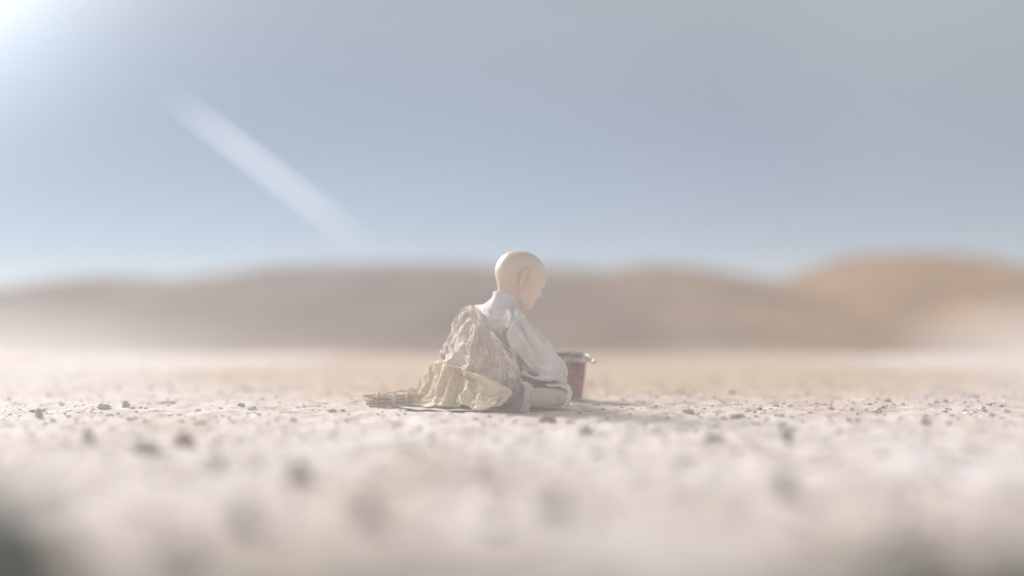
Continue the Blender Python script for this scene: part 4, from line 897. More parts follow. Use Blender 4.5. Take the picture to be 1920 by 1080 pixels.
1,-4,-2,-1,-4,-7,-4,-5,-7,-3,-3,-7,-3,-9,0,-5,-6,-5,-4,-5,-7,2,-3,-8,-2,-4,-8,-7,-7,-7,-1,-3,-5,-1,-5,-9,-3,-1,-11,5,-5,0,-7,-6,-10,-4,-2,0,-2,-8,-9,4,0,-7,0,-2,-12,-6,-2,-10,6,-1,-6,-1,1,-14,-2,-6,4,-4,-2,-12,4,0,-2,-5,7,-22,-4,-10,-2,-10,1,-1,-1,-9,-16,1,5,-3,2,-1,-16,8,-1,4,
0,-4,-2,-1,-4,-7,-6,-6,-4,2,-2,-8,-4,-5,-6,-2,-9,-2,-6,-7,-5,3,-3,-8,-2,-3,-8,-5,-3,-10,-1,-2,-4,1,-6,-8,-10,-7,-4,0,-6,-6,2,-2,-14,-4,-3,4,-1,-6,-11,4,1,-6,0,-4,-12,-5,-1,-10,1,-6,-6,-1,2,-13,-2,-6,4,-2,-1,-12,3,0,-3,-5,5,-22,-4,-10,-2,-11,1,-1,-1,-9,-15,2,6,-2,1,-2,-16,7,-1,3,
1,-4,-2,0,-3,-8,-6,-8,-1,-2,-3,-7,1,-2,-9,-4,-7,-5,-2,-9,-1,-3,-6,-6,-1,-3,-8,-1,-2,-12,-3,-3,-3,2,-6,-8,-8,-5,-7,-1,-7,-1,4,0,-15,-3,-4,2,-1,-2,-11,0,-5,-6,-1,-4,-12,-3,-1,-10,4,-3,-5,-4,-2,-14,-2,-4,4,-2,-2,-11,2,0,-5,-5,5,-22,-5,-10,4,-10,1,-6,-1,-10,-15,2,6,-1,-1,-2,-16,8,-1,2,
1,-4,-1,1,-3,-8,-6,-6,-5,-3,-6,-4,3,-1,-8,-4,-8,-3,-2,-6,-6,-2,-8,-2,-2,-4,-8,-6,-4,-9,0,-3,-4,3,-5,-9,-8,-4,-5,5,0,-6,-1,-8,-13,-2,2,-4,-4,-8,-7,-4,-6,-2,-2,-3,-13,4,-1,-10,-4,-2,-5,3,-3,-13,-4,-5,-1,6,5,-10,1,1,-3,-10,-3,-21,-5,-10,3,-7,3,-8,-3,-11,-14,2,6,0,-3,-3,-15,7,0,4,
1,-4,-2,0,-4,-7,-3,-2,-8,-2,-8,1,2,-3,-9,-4,-5,-7,-3,-10,1,0,-1,-9,-2,-3,-8,-4,-7,-7,0,-6,-1,-2,-8,-7,-3,4,-9,-2,-8,-1,-6,-3,-13,0,-1,-5,1,-10,-7,-4,-6,-4,-3,-3,-12,1,-1,-11,-3,-2,-6,5,-4,-12,2,3,-5,-6,1,-12,3,-1,3,-4,-4,-22,-5,-10,3,-5,3,-8,-4,-11,-13,3,6,-2,-6,-4,-14,4,7,-4,
1,-3,-2,-4,-6,-5,2,0,-9,-1,-8,1,-1,-5,-8,-1,-4,-8,-3,-9,0,-4,-4,-7,2,-1,-9,-4,-5,-9,-2,-3,-3,1,-10,-5,-6,0,-10,-1,-8,1,-3,0,-13,-1,-2,-5,0,-8,-9,-2,-6,-3,-4,-3,-12,2,0,-11,-4,-4,-4,7,1,-12,0,-3,-6,-12,1,-4,1,-3,-4,3,-4,-23,-4,-9,4,-7,2,-8,-4,-6,-16,4,4,1,-5,-1,-15,4,6,-5,
3,-1,-4,-4,-8,-3,0,-1,-9,1,-8,1,0,-2,-9,-4,-7,-1,-2,-2,-9,0,-9,-4,-4,-5,-6,-4,-6,-9,3,1,-4,-6,-1,-9,1,-11,-6,-4,-2,-6,-3,-6,-11,1,2,-5,-3,-4,-11,2,-8,-1,-6,-1,-12,0,2,-11,0,-6,-2,-1,4,-13,4,-2,-6,-7,-10,-2,1,-1,-5,-8,3,-23,4,-10,0,-6,-8,-4,-3,-3,-18,5,7,1,-5,7,-12,3,-5,-7,
3,-2,-3,-3,-7,-3,-1,-3,-8,0,-9,1,0,-2,-10,-5,-6,-2,-1,0,-10,-2,-6,-5,0,-8,-5,-3,-10,-6,-1,-1,-4,-2,3,-11,-5,-6,-8,2,-8,-2,-4,-1,-13,1,0,-6,-4,-1,-11,0,-8,-1,-3,-5,-12,1,5,-11,-6,-1,-2,6,-2,-12,1,-7,-1,-7,-1,-8,-2,2,-4,-3,-2,-24,-4,-9,-1,3,-11,-3,-3,0,-17,-1,9,0,-4,1,-15,6,3,-5,
3,-1,-3,-3,-7,-4,-4,-6,-4,4,-7,-2,-4,-5,-6,-3,-5,-6,0,1,-11,-2,-5,-6,-2,-6,-6,-4,-8,-6,3,-5,-3,-7,-2,-6,1,0,-12,0,-7,-4,-3,-2,-13,1,1,-5,-4,1,-11,-7,-5,0,5,-5,-11,-5,-6,-11,0,7,-4,3,-10,-9,1,-1,-6,-10,-6,-5,-1,0,-5,2,7,-23,-7,-8,-2,5,-11,-2,-6,3,-18,3,5,1,-7,4,-16,-1,-7,-4,
2,-2,-3,-5,-12,2,0,-1,-9,-1,-4,-5,-1,-8,-4,-5,1,-7,-2,-9,-5,-1,-5,-6,0,-7,-7,-2,1,-12,-3,-2,-3,-1,-10,-4,-1,-4,-10,4,-2,-7,-4,0,-13,-4,-3,-4,2,1,-11,-6,0,-2,-4,-4,-12,6,-10,-4,-6,1,-4,-1,-10,-10,2,-1,-7,-6,8,-8,-1,1,-4,5,-2,-22,-9,-3,-4,4,-11,-2,-4,0,-19,2,6,1,-9,-5,-11,0,-5,-7,
3,-1,-3,-4,-13,4,-1,-2,-10,-2,-6,-2,-3,0,-9,-4,-7,-3,1,-7,-8,-2,-5,-5,1,-5,-8,-5,-5,-10,0,2,-5,-5,-4,-8,3,-9,-7,-2,-6,-5,-4,-1,-13,4,5,-5,-3,-5,-10,-7,-1,-2,2,0,-13,2,-7,-8,-6,-5,1,2,-4,-13,-4,3,-5,-4,-2,-10,3,3,-2,6,1,-22,-10,-6,1,2,-5,-8,-3,-2,-18,-2,7,-2,-9,-7,-10,7,-5,-1,
2,-2,-4,-6,-7,3,2,-11,-3,-4,1,-8,-2,-8,-3,-2,-1,-10,-3,-5,-8,1,-8,-5,-5,-1,-7,3,-10,-8,-1,-3,-4,-4,1,-10,-1,-4,-10,0,-9,-3,-5,0,-15,5,-1,-2,-3,0,-11,-6,-6,0,2,2,-13,-3,-2,-12,-3,-6,1,2,-5,-13,-3,4,-4,-4,-6,-9,-3,5,-2,12,-2,-20,-10,2,-1,-3,-5,-8,2,-2,-17,-4,5,-5,-6,-11,-8,4,-8,0,
2,-1,-3,-4,-10,7,-2,-5,-9,-5,-5,-5,0,-7,-5,-3,-5,-6,2,0,-11,-5,-3,-7,-3,-4,-8,0,-10,-7,3,-3,-4,-4,-6,-7,3,2,-11,-5,-2,-5,-2,-10,-12,3,-1,-3,-3,0,-11,-6,-6,-1,-3,0,-12,3,0,-12,-5,0,-1,4,-6,-12,-3,5,-4,-5,-5,-8,-2,-4,-1,9,-1,-22,-6,9,0,-6,-2,-8,4,-3,-18,-3,-1,-6,-5,-12,-7,-5,-7,-1,
3,-1,-3,-3,-12,7,-7,-6,-4,-1,-4,-10,-3,-3,-8,-1,-9,-4,1,-2,-10,-2,-1,-8,-4,-4,-9,-4,-7,-8,4,-3,-3,-1,-10,-5,-1,2,-12,-2,4,-7,0,-9,-10,2,-4,-5,-5,-7,-6,-5,-2,-4,-1,0,-12,2,-2,-11,-6,2,-2,5,1,-12,-4,0,-6,-5,-5,-8,3,-3,3,8,-4,-22,-10,7,-1,-3,5,-8,-3,-10,-15,1,-1,-7,-7,-14,-6,-6,6,-2,
2,-2,-4,-6,-14,6,-6,-7,-2,1,0,-11,-5,-7,-4,2,-6,-8,-4,-4,-8,0,-2,-9,0,-2,-9,-6,-4,-11,0,-6,-3,3,-9,-4,0,6,-11,-2,-4,-6,1,-3,-13,-4,0,-5,-6,-9,-5,1,-4,-5,0,-2,-11,1,5,-10,-5,-6,-1,1,0,-14,-7,-3,1,2,3,-13,4,-3,2,8,-3,-23,-12,2,-1,-3,6,-7,-5,-14,-11,3,-2,-5,-15,-5,-3,-4,-2,-10,
1,-3,-2,-1,-12,7,-7,-9,-2,-4,-3,-8,-3,-5,-8,3,-1,-10,-4,-7,-6,-1,-5,-6,-2,-4,-9,0,2,-13,-1,-2,-5,3,-9,-5,-9,-2,-7,0,-6,-4,5,-1,-14,-1,1,-5,-6,-2,-10,-1,-4,-5,0,-9,-9,0,5,-10,-3,-6,-1,-4,-1,-13,-7,-2,1,1,0,-12,4,-2,2,6,-1,-23,-11,1,-2,3,7,-8,-8,-15,-7,4,0,-4,-12,-6,-8,-9,0,-1,
1,-4,-2,-4,-11,4,-5,-10,0,-1,2,-11,-1,-9,-2,1,0,-10,-3,-7,-6,-1,-5,-7,-3,-6,-7,-3,-2,-10,1,-1,-5,-3,-7,-7,0,-2,-11,-2,-7,-1,-1,-2,-13,-2,1,-4,-1,-2,-11,5,-1,-4,0,-4,-12,-4,-2,-11,-3,-5,1,-10,0,-9,-4,-5,-2,-2,3,-11,2,-3,0,4,7,-21,-4,-9,-4,-2,10,-5,-2,-16,-7,3,0,-6,-14,-4,-5,-1,0,-8,
0,-4,-1,-3,-12,4,-3,-8,-4,0,2,-8,-2,-6,-5,-2,-6,-6,2,-1,-9,-2,-2,-8,-3,-6,-7,-2,-8,-5,-1,-4,-4,-1,-6,-7,-4,-3,-10,3,-5,-5,-1,5,-12,-2,0,-4,-2,-8,-7,1,-5,-5,-3,-2,-12,2,-1,-11,-2,-4,-5,-11,0,-9,-3,-6,1,-1,3,-11,4,3,3,-2,1,-24,-10,-7,2,-1,7,-7,8,-10,-13,-3,-7,0,-10,-2,-11,-2,0,-8,
1,-4,-2,0,-11,6,-4,-3,-8,-3,-5,-4,3,-1,-9,-3,-6,-6,-4,-6,-5,2,-3,-8,1,-1,-8,-6,-4,-9,0,-3,-4,0,-6,-8,-2,-9,-4,4,-3,-6,-5,-1,-13,1,3,-4,-4,-4,-10,2,-5,-4,-3,-9,-7,-6,-1,-9,-1,-4,-5,-3,2,-13,-4,-7,1,-3,2,-11,5,1,2,-12,9,-17,2,-10,-5,-7,2,-6,15,0,-10,-5,-4,-5,-9,-7,-11,-3,6,-6,
1,-4,-1,-1,-11,4,0,-1,-9,-2,-5,-3,-2,-5,-7,1,0,-9,-3,-8,-3,0,-7,-5,-3,-2,-8,1,0,-11,0,-1,-5,0,-4,-8,-4,-6,-8,3,-2,-6,-3,-11,-8,0,3,-4,-1,1,-11,0,-3,-6,-6,-6,-8,-3,-10,-4,-1,5,-4,-5,-9,-10,-1,-5,-4,-4,1,-11,5,1,3,-11,10,-18,2,-11,-4,-9,1,-5,10,-1,-15,1,7,-4,-10,-5,-11,-2,-1,-8,
1,-5,-1,-1,-10,4,2,0,-10,-2,-3,-6,-1,-7,-4,-1,-3,-7,-4,-1,-9,0,-5,-6,1,-9,-2,-5,-3,-8,0,-2,-5,2,-4,-8,1,2,-12,3,-6,-3,-2,-5,-12,-2,-3,-2,-1,1,-11,-4,-5,-2,0,-2,-11,-5,-6,-9,-1,4,-4,-4,-8,-8,-1,-6,-2,-5,-5,-10,5,2,-1,-10,10,-17,2,-10,-3,-8,4,-6,1,-7,-16,5,6,0,-6,0,-13,-1,1,-9,
1,-4,-2,0,-10,0,0,0,-7,0,1,-8,-2,-6,-5,2,-7,-4,-4,-3,-7,1,-1,-8,-3,-5,-5,-1,-10,-2,-1,-4,-3,-1,-4,-8,-1,1,-11,0,-6,-5,7,-2,-11,1,0,-5,-10,-3,-5,2,-5,-6,0,-2,-11,-4,4,-9,-2,-5,-4,-3,-5,-12,0,-5,-2,-6,-9,-5,3,1,-4,-8,12,-18,2,-9,-5,-8,4,-5,-3,-11,-13,6,5,-1,-2,6,-14,-2,-2,-8,
1,-4,-1,0,-8,-2,2,1,-8,-2,-4,-5,-1,0,-8,-1,-6,-6,1,-8,-3,-2,-4,-6,0,1,-9,-5,-7,-5,3,-3,0,0,-5,-8,-5,-7,-6,5,-2,-5,-6,-5,-12,1,0,-5,1,-4,-9,-2,-6,2,-6,1,-10,-2,2,-11,1,-6,-2,-3,-5,-12,4,-4,-2,-7,3,-9,5,1,-3,-6,2,-22,-3,-11,1,-8,3,-6,0,-9,-15,4,4,-3,-1,7,-14,0,-1,-8,
1,-4,-1,4,-4,-5,-3,-3,-7,0,0,-6,0,-5,-5,0,-2,-8,-2,-6,-6,2,-7,-3,-2,-3,-6,-4,2,-10,-1,-4,-3,7,-7,-2,-4,-8,-6,4,0,-5,-6,-8,-8,0,1,-6,-1,-8,-8,-2,-6,-1,-3,7,-9,-2,0,-11,1,-8,0,-4,1,-13,3,-2,-5,-7,-6,-4,-2,-1,-4,0,2,-22,-2,-9,-5,-12,0,1,3,-9,-16,-2,4,-6,3,8,-13,2,-1,-8,
2,-1,-3,4,-1,-7,-1,-5,-6,-1,0,-7,0,-8,-3,-1,-4,-6,-1,-4,-7,-2,-3,-6,0,-6,-6,-1,3,-9,-3,-2,-4,2,-9,-2,0,-9,-6,6,-3,-1,-7,-2,-12,3,-1,-5,-5,-4,-10,1,-8,1,-6,6,-9,0,0,-11,-5,-3,-1,2,0,-14,-1,-4,-4,-4,-10,-2,-2,-2,-4,1,7,-22,-4,-7,-5,-9,-1,0,3,-11,-14,-3,1,-6,1,5,-15,5,7,-5,
2,-2,-4,4,-1,-6,-2,-3,-7,0,-1,-7,-2,-5,-4,2,-8,-4,-1,-6,-6,-2,-5,-5,1,1,-8,-5,-2,-9,-1,-1,-4,-2,-8,-3,6,-8,-6,1,-7,0,-2,0,-12,-1,-1,-6,-3,0,-10,2,-9,1,-9,1,-8,1,1,-12,-5,4,-1,4,-5,-12,-1,-6,-1,-7,-3,-8,2,-4,-1,0,3,-23,-9,1,-2,-7,-4,-5,8,-11,-12,-6,3,-4,3,4,-14,3,0,-8,
3,-2,-3,2,-4,-6,-2,-3,-6,1,1,-8,-2,-3,-6,-2,-6,-5,0,-6,-5,2,-8,-3,-2,-3,-6,-1,2,-11,-3,-2,-4,-3,-7,-5,7,-7,-5,-1,-8,-1,-4,-2,-11,3,1,-6,-2,3,-10,-4,-6,3,-3,-5,-10,-2,-1,-12,-2,7,-1,2,-5,-12,0,-6,-1,-7,-1,-8,4,-4,0,-2,-2,-23,-9,7,-2,-6,-5,-6,2,-13,-12,2,7,-3,3,4,-13,0,-7,-5,
2,-1,-3,2,-2,-8,-1,-6,-4,-2,-2,-6,1,-1,-8,-3,-5,-6,0,-5,-6,-2,-6,-3,0,-7,-5,1,0,-9,-1,0,-5,-5,-6,-7,7,-9,-5,-3,-7,1,-2,-1,-13,-2,-2,-4,2,5,-10,-5,1,1,-3,-5,-10,3,-6,-10,-6,2,-1,5,-3,-11,-4,1,-3,-4,-4,-8,2,-4,-1,-3,-6,-22,-6,9,-2,-6,-7,-2,3,-11,-14,-2,5,-5,6,6,-13,1,-6,-5,
2,-2,-3,2,-1,-8,-1,-3,-7,-1,-7,-2,-2,-4,-6,-1,-4,-7,0,-4,-7,-3,-3,-6,1,-8,-4,-4,-2,-8,3,0,-5,-3,-4,-8,3,-9,-5,0,-6,1,-4,-3,-13,1,4,-4,-2,-5,-8,-6,3,1,3,0,-11,0,-1,-11,-4,-7,1,2,-3,-12,-1,5,-4,-4,-4,-9,0,-5,-1,-1,-6,-21,-6,9,-2,-8,-5,-2,5,-12,-12,-4,2,-6,6,6,-13,1,-6,-6,
2,-2,-3,1,-4,-6,0,0,-9,-2,-4,-5,-1,-8,-2,-1,-5,-6,-1,-6,-6,0,1,-9,-1,-3,-6,-3,-8,-6,2,-4,-3,-2,-2,-9,0,-7,-7,3,-5,1,-2,5,-11,1,-2,-6,-10,-1,-6,0,-7,0,0,2,-12,4,1,-10,-6,-1,0,2,-6,-13,-1,4,-4,-5,-5,-8,3,-5,0,-2,-7,-22,-7,9,-2,-8,-2,-3,7,-12,-10,-4,0,-7,-1,4,-13,2,-7,-4,
2,-2,-3,1,-4,-6,-2,-4,-6,0,0,-8,-4,-5,-4,3,-7,-5,0,-7,-5,-4,-2,-6,1,-1,-9,-2,-5,-9,3,-5,0,-3,-6,-7,1,-5,-10,-3,-7,1,0,8,-11,0,-3,-5,-6,2,-8,0,-6,0,1,1,-10,0,-5,-9,-3,6,-2,3,-4,-13,-4,-2,-4,-4,-3,-8,-1,-5,-1,3,-7,-21,-8,7,-2,-10,0,-3,8,-13,-10,-2,6,-5,-3,-4,-14,-3,-5,-5,
2,-1,-3,1,-1,-8,-1,-8,-4,-3,-3,-6,-1,-1,-8,-1,-6,-6,0,-8,-5,-2,-6,-3,0,-1,-9,-1,-2,-10,0,-3,-3,2,-8,-3,1,-6,-10,-7,0,1,-2,-2,-11,-1,2,-6,-3,5,-9,4,-7,2,-2,-3,-10,3,-4,-10,-5,3,-1,4,-3,-12,-5,-1,-5,-3,-2,-9,2,-5,1,-1,-2,-22,-9,-1,0,-7,4,-6,2,-14,-11,5,7,-3,-7,-8,-12,0,-3,-8,
3,-2,-3,0,-2,-8,-3,-4,-7,0,-7,-3,-4,-3,-7,0,-3,-7,0,-6,-7,-1,-8,-2,-2,-5,-6,2,2,-11,1,-3,-4,1,-8,-5,-5,2,-6,-2,-8,-2,-3,-1,-12,0,3,-5,-2,5,-9,3,-6,2,0,-5,-11,-1,1,-9,-3,-6,0,1,-5,-12,-6,1,-1,3,3,-11,-2,-2,-3,-1,-1,-21,-7,-8,1,-4,6,-7,-1,-13,-12,6,5,-2,-6,-4,-12,1,-7,-5,
2,-2,-3,-2,-5,-6,-1,-1,-9,-2,-4,-5,-1,-8,-3,-2,-5,-7,2,-3,-8,-3,-4,-6,0,-9,-2,4,1,-10,1,-1,-5,-4,-4,-8,-5,-2,-7,-1,-8,-1,-3,3,-13,3,5,-1,-3,1,-11,3,-7,2,-2,-2,-11,1,0,-10,-4,-6,0,-2,-4,-13,-1,-6,2,1,3,-10,-1,2,-4,-6,5,-21,-1,-11,1,-5,3,-8,0,-16,-7,2,4,-6,-4,1,-14,3,-7,-4,
2,-3,-2,-2,-5,-6,-4,-4,-6,1,-2,-7,-2,-3,-7,0,-9,-2,-2,-5,-7,2,0,-8,1,-9,-3,-3,-2,-10,3,-2,-2,-3,-3,-10,-5,-1,-8,-1,-7,-2,-2,4,-12,2,2,-2,1,4,-10,-1,-8,0,-2,-4,-9,3,2,-10,-4,-5,0,-3,-6,-12,-1,-5,0,-2,2,-10,3,3,-4,-5,6,-21,-3,-10,0,-7,-1,-3,3,-15,-8,-3,4,-7,-4,-1,-14,3,-2,-7,
2,-3,-2,-1,-2,-7,-4,-7,-3,-3,-4,-5,1,-3,-8,2,-5,-5,-2,-3,-9,2,-6,-4,-1,-1,-7,-3,-10,-4,-1,-2,-3,0,-4,-9,-6,-1,-7,5,0,-6,-3,6,-10,2,-2,-2,-1,0,-11,0,-6,1,-3,-5,-8,2,1,-11,-3,-4,-1,-2,-5,-11,-3,3,-3,0,-6,-9,3,3,-3,-5,4,-22,-4,-9,-2,-8,-1,3,5,-9,-13,-6,-4,-4,-4,-1,-14,2,-2,-7,
1,-4,-1,1,-1,-7,-4,-4,-6,-3,-4,-5,-1,-7,-3,0,-5,-6,1,-3,-8,4,-2,-6,0,0,-8,-4,-7,-5,0,-5,-4,0,-5,-6,-7,2,-7,5,-3,-4,-3,6,-11,2,3,-3,-2,-8,-7,1,-3,-5,-5,-9,-3,-2,1,-11,2,-4,-5,-3,3,-12,-1,-5,2,-4,4,-9,4,3,-2,-9,-4,-20,5,-7,-6,-9,-2,4,-2,-13,-12,1,4,-7,-4,-6,-12,3,-1,-8,
2,-4,-1,1,-1,-7,-5,-5,-4,1,0,-7,-2,-4,-6,0,-7,-5,-1,-7,-4,0,-3,-6,2,0,-8,-1,0,-11,-1,-2,-3,2,-8,-4,-7,2,-8,6,-4,-4,-5,2,-11,4,3,1,-3,-3,-10,0,-7,1,-3,-7,-9,-4,-3,-9,4,1,-5,-4,0,-13,-1,-6,1,-3,4,-9,3,4,0,-8,-2,-20,5,-8,-4,-9,-4,1,-4,-13,-10,2,3,-6,-3,1,-14,3,-3,-8,
1,-3,-1,1,-2,-7,-5,-5,-3,0,-1,-7,1,-2,-7,1,-2,-7,-2,-7,-5,1,-7,-3,-2,-4,-6,2,2,-10,1,-1,-4,2,-2,-8,-7,-6,-6,2,-4,-4,-3,3,-12,4,4,3,-1,-2,-10,0,-7,0,-3,-4,-10,-4,-6,-7,2,-1,-6,-3,1,-13,0,-6,0,-4,5,-8,4,3,1,-13,-3,-18,7,-8,-4,-8,1,-6,-3,-17,-4,1,2,-7,-4,0,-13,5,5,-6,
2,-4,-1,1,-2,-7,-5,-5,-3,-2,-2,-6,0,-2,-7,4,-2,-6,1,-2,-9,-1,-5,-5,-1,-8,-1,-3,-2,-10,4,0,-2,1,-2,-9,-3,1,-10,3,-7,-1,-6,-1,-11,4,4,3,1,1,-11,-1,-6,-3,-7,-8,-5,1,2,-10,2,-2,-5,-2,-3,-13,-2,-6,-2,-3,5,-8,4,4,2,-13,-4,-17,4,-10,0,-6,1,-9,-3,-16,-4,-2,0,-7,0,2,-14,4,8,-3,
1,-4,-1,2,-1,-7,-4,-4,-4,-3,-3,-5,3,1,-7,-1,-7,-4,1,-3,-8,4,-1,-6,-2,-4,-6,-5,-8,-4,0,-2,-4,1,-3,-7,4,6,-9,3,-4,-5,-7,-6,-10,3,3,4,2,2,-10,0,-5,-5,-7,-8,-5,-4,0,-9,1,-2,-4,0,-3,-13,3,-3,-5,-4,6,-8,4,4,0,-13,-5,-17,4,-9,3,-8,-1,-5,-1,-15,-8,-1,2,-6,-1,1,-15,2,5,-6,
2,-3,-1,2,-2,-7,-4,-3,-5,-2,-3,-5,3,1,-6,0,-2,-7,0,-8,-3,1,-4,-5,-1,-3,-7,-1,-2,-9,-1,-4,-2,0,-6,-5,0,4,-10,6,-4,-2,-6,-3,-12,4,3,2,1,1,-9,-3,-6,-1,-3,-1,-11,-4,-6,-7,3,3,-4,-3,0,-12,-1,-6,1,0,6,-8,3,-2,-4,-11,-2,-20,5,-9,1,-9,-2,1,0,-12,-13,-4,7,-2,1,0,-15,3,3,-7,
2,-4,-1,1,-2,-7,-2,-3,-6,-3,-3,-5,4,3,-4,1,-3,-8,0,-3,-7,1,-7,-1,-1,-2,-7,-2,-7,-6,1,-2,-3,1,-5,-6,-1,5,-8,2,-7,-1,-4,-4,-13,4,4,0,2,2,-10,-2,-7,0,-3,1,-11,-5,-6,-7,3,2,-4,-2,-1,-13,-2,-5,0,0,7,-7,4,2,-4,-10,-5,-19,3,-10,3,-9,-3,-2,1,-8,-15,-4,8,1,-3,3,-13,7,-1,-6,
1,-4,-1,1,-1,-7,0,-2,-7,-2,-4,-4,4,2,-4,-1,-4,-6,2,1,-7,1,-3,-6,0,-5,-3,-3,-5,-7,1,-4,-3,2,-5,-6,-1,3,-9,3,-6,-1,-7,-7,-9,4,3,-1,3,3,-10,-2,-6,-2,-3,1,-10,-4,-2,-10,-3,-4,0,3,1,-13,-1,-5,-2,0,10,-5,4,0,-4,-10,-5,-19,4,-9,0,-10,-4,0,0,-5,-17,-2,8,3,-5,6,-12,5,0,-7,
2,-3,-2,-2,-4,-5,3,0,-7,0,-1,-5,3,1,-6,-2,-6,-3,0,-1,-8,3,-1,-6,2,0,-7,-3,-8,0,1,-5,-1,3,-2,-9,-5,-2,-7,3,-6,-2,-3,-6,-11,2,4,-1,3,2,-8,-1,-4,-5,-2,0,-10,-6,-2,-9,-4,-5,1,2,0,-13,1,-3,-5,2,11,-2,1,-2,-4,-7,-2,-20,4,-10,-1,-10,-3,-1,0,-3,-17,-3,7,4,-5,9,-10,3,2,-8,
2,-4,-1,-2,-3,-5,1,-2,-7,3,2,-5,3,1,-5,-2,-7,-4,0,-2,-6,1,-2,-8,4,2,-5,-3,-7,-6,2,-1,4,-2,-7,-4,-1,-3,-10,2,-6,-1,-2,-6,-12,1,2,-4,3,3,-8,-5,-3,-1,-4,0,-12,1,-3,-9,-4,-3,0,3,2,-13,2,-5,-4,-1,10,-6,5,-1,-1,-9,0,-20,5,-10,-2,-10,-4,-1,-1,0,-18,-2,6,3,-6,12,-6,2,3,-7,
1,-3,-1,1,1,-7,1,-5,-5,1,0,-6,5,3,-5,-2,-7,-3,0,-3,-7,0,-4,-6,5,3,-5,-3,-3,-8,3,-2,2,-4,-8,1,-2,-3,-9,4,-5,-2,-2,-6,-12,2,1,-5,0,0,-10,-5,-4,0,-5,2,-10,2,-4,-9,-3,-4,-3,4,7,-10,-2,0,-3,0,0,-11,5,0,1,-5,4,-21,4,-8,-4,-9,-6,0,-2,2,-17,-2,6,5,-6,12,-8,2,6,-5,
3,-2,-3,2,1,-6,2,-1,-6,0,-2,-6,3,1,-6,-4,-2,-4,1,-5,-6,5,-5,-1,-1,-3,-8,-3,-2,-8,4,1,-1,-3,-8,1,-2,-2,-11,4,-4,0,-5,-2,-11,1,-2,-5,4,-4,-10,-5,-3,-1,-3,4,-9,0,0,-10,1,-6,0,-1,2,-13,2,4,-1,-1,2,-10,4,-2,-1,-9,7,-19,3,-8,-4,-8,-5,-1,3,0,-17,-7,4,2,-5,10,-8,5,7,-3,
2,-2,-3,1,-1,-6,4,1,-5,2,-1,-6,-2,-2,-6,0,1,-6,0,-3,-6,4,-6,-2,1,-6,-4,-3,-4,-8,3,0,-2,-5,-5,-3,-1,2,-10,1,-6,-1,-3,1,-11,3,-3,-5,-4,-4,-8,3,-5,-2,-5,1,-9,2,3,-9,-4,-2,0,8,1,-9,-2,-1,-5,-1,10,-4,-1,-2,-5,-7,6,-20,1,-8,-4,-8,-5,-1,8,0,-16,-7,4,3,-5,7,-11,5,5,-4,
3,-1,-3,-1,-4,-6,1,1,-6,6,0,-5,0,1,-6,-1,-2,-7,2,-1,-7,-2,-6,-2,4,-4,-4,-1,-7,-6,1,-3,1,-4,2,-8,-1,-2,-10,0,-6,-1,-2,4,-11,0,-1,-5,-5,-5,-8,5,-4,-1,-2,-3,-10,2,2,-9,-5,3,2,7,3,-10,0,-4,-6,-3,10,-5,-6,1,-2,-2,4,-21,-3,-8,-3,-8,-5,-2,12,2,-11,-6,4,1,-5,5,-14,8,3,-3,
2,-2,-3,1,-3,-6,-1,-2,-6,1,1,-7,6,2,-5,-1,-2,-5,1,-2,-8,-3,-4,-5,1,-5,-4,4,-6,-5,-1,-5,1,-4,0,-7,2,1,-10,-2,-7,-2,-1,4,-11,0,0,-5,-7,3,-7,0,-6,-1,5,-3,-10,1,1,-9,-6,-1,0,7,7,-9,2,-3,-4,-5,6,-7,-3,4,-1,-8,6,-19,-4,-9,0,-5,-4,-6,12,2,-12,-5,5,3,-3,5,-13,5,-2,-7,
3,-2,-3,1,1,-6,1,-5,-6,-1,0,-7,5,0,-4,-1,2,-6,0,-8,-5,-1,0,-7,-1,-3,-7,-1,-8,-4,4,-3,0,-4,-3,-7,4,1,-9,-2,-6,-2,-5,2,-11,-1,1,-5,-2,7,-7,-3,-4,-2,1,-4,-10,3,5,-8,-1,-6,0,4,9,-10,3,-4,-3,-6,4,-8,-4,2,0,-3,10,-19,-8,-7,0,-5,-4,-7,16,2,-6,-7,5,-1,-2,5,-13,3,-2,-8,
2,-1,-3,2,1,-6,1,0,-7,1,-6,-4,0,-1,-7,0,1,-7,2,-7,-3,-2,-2,-6,0,0,-8,-3,-6,-7,4,-1,1,-1,-7,-6,4,2,-9,-6,-1,-4,-3,-3,-11,0,5,-3,-2,5,-8,-2,-5,0,-4,0,-10,2,3,-10,2,-6,1,4,9,-10,4,-2,-3,-7,5,-4,-1,-2,-4,-5,6,-20,-10,0,2,-4,-5,-8,14,-1,-8,-3,7,2,-2,3,-14,5,-4,-6,
3,-2,-3,1,1,-6,2,1,-7,0,-3,-6,-1,-6,-5,2,3,-8,-1,-5,-6,0,-7,-2,1,0,-7,-4,-1,-9,3,-4,-1,-2,-6,-4,1,6,-9,-4,-1,-4,2,-5,-11,-3,1,-5,0,8,-6,-2,-5,-1,-5,4,-9,2,4,-9,-1,-7,0,6,5,-11,3,-2,-4,-6,8,-2,0,-2,-3,-5,0,-21,-10,6,2,-4,-6,-7,11,-3,-11,1,8,3,-2,4,-13,7,-5,-3,
3,-1,-2,1,1,-7,1,0,-7,0,-6,-5,0,-3,-6,1,3,-7,1,-6,-6,0,-6,-4,-1,1,-7,-3,0,-9,2,-4,-2,-2,-6,-5,1,6,-7,-4,2,-3,0,-3,-12,2,-3,-5,-2,6,-7,-3,-4,-1,-3,5,-8,2,5,-9,-5,-3,0,5,2,-11,5,-3,-4,-5,9,-2,-1,-2,-3,-3,-3,-21,-9,7,2,-5,-4,-7,13,-4,-8,0,8,0,-3,2,-14,8,-1,-1,
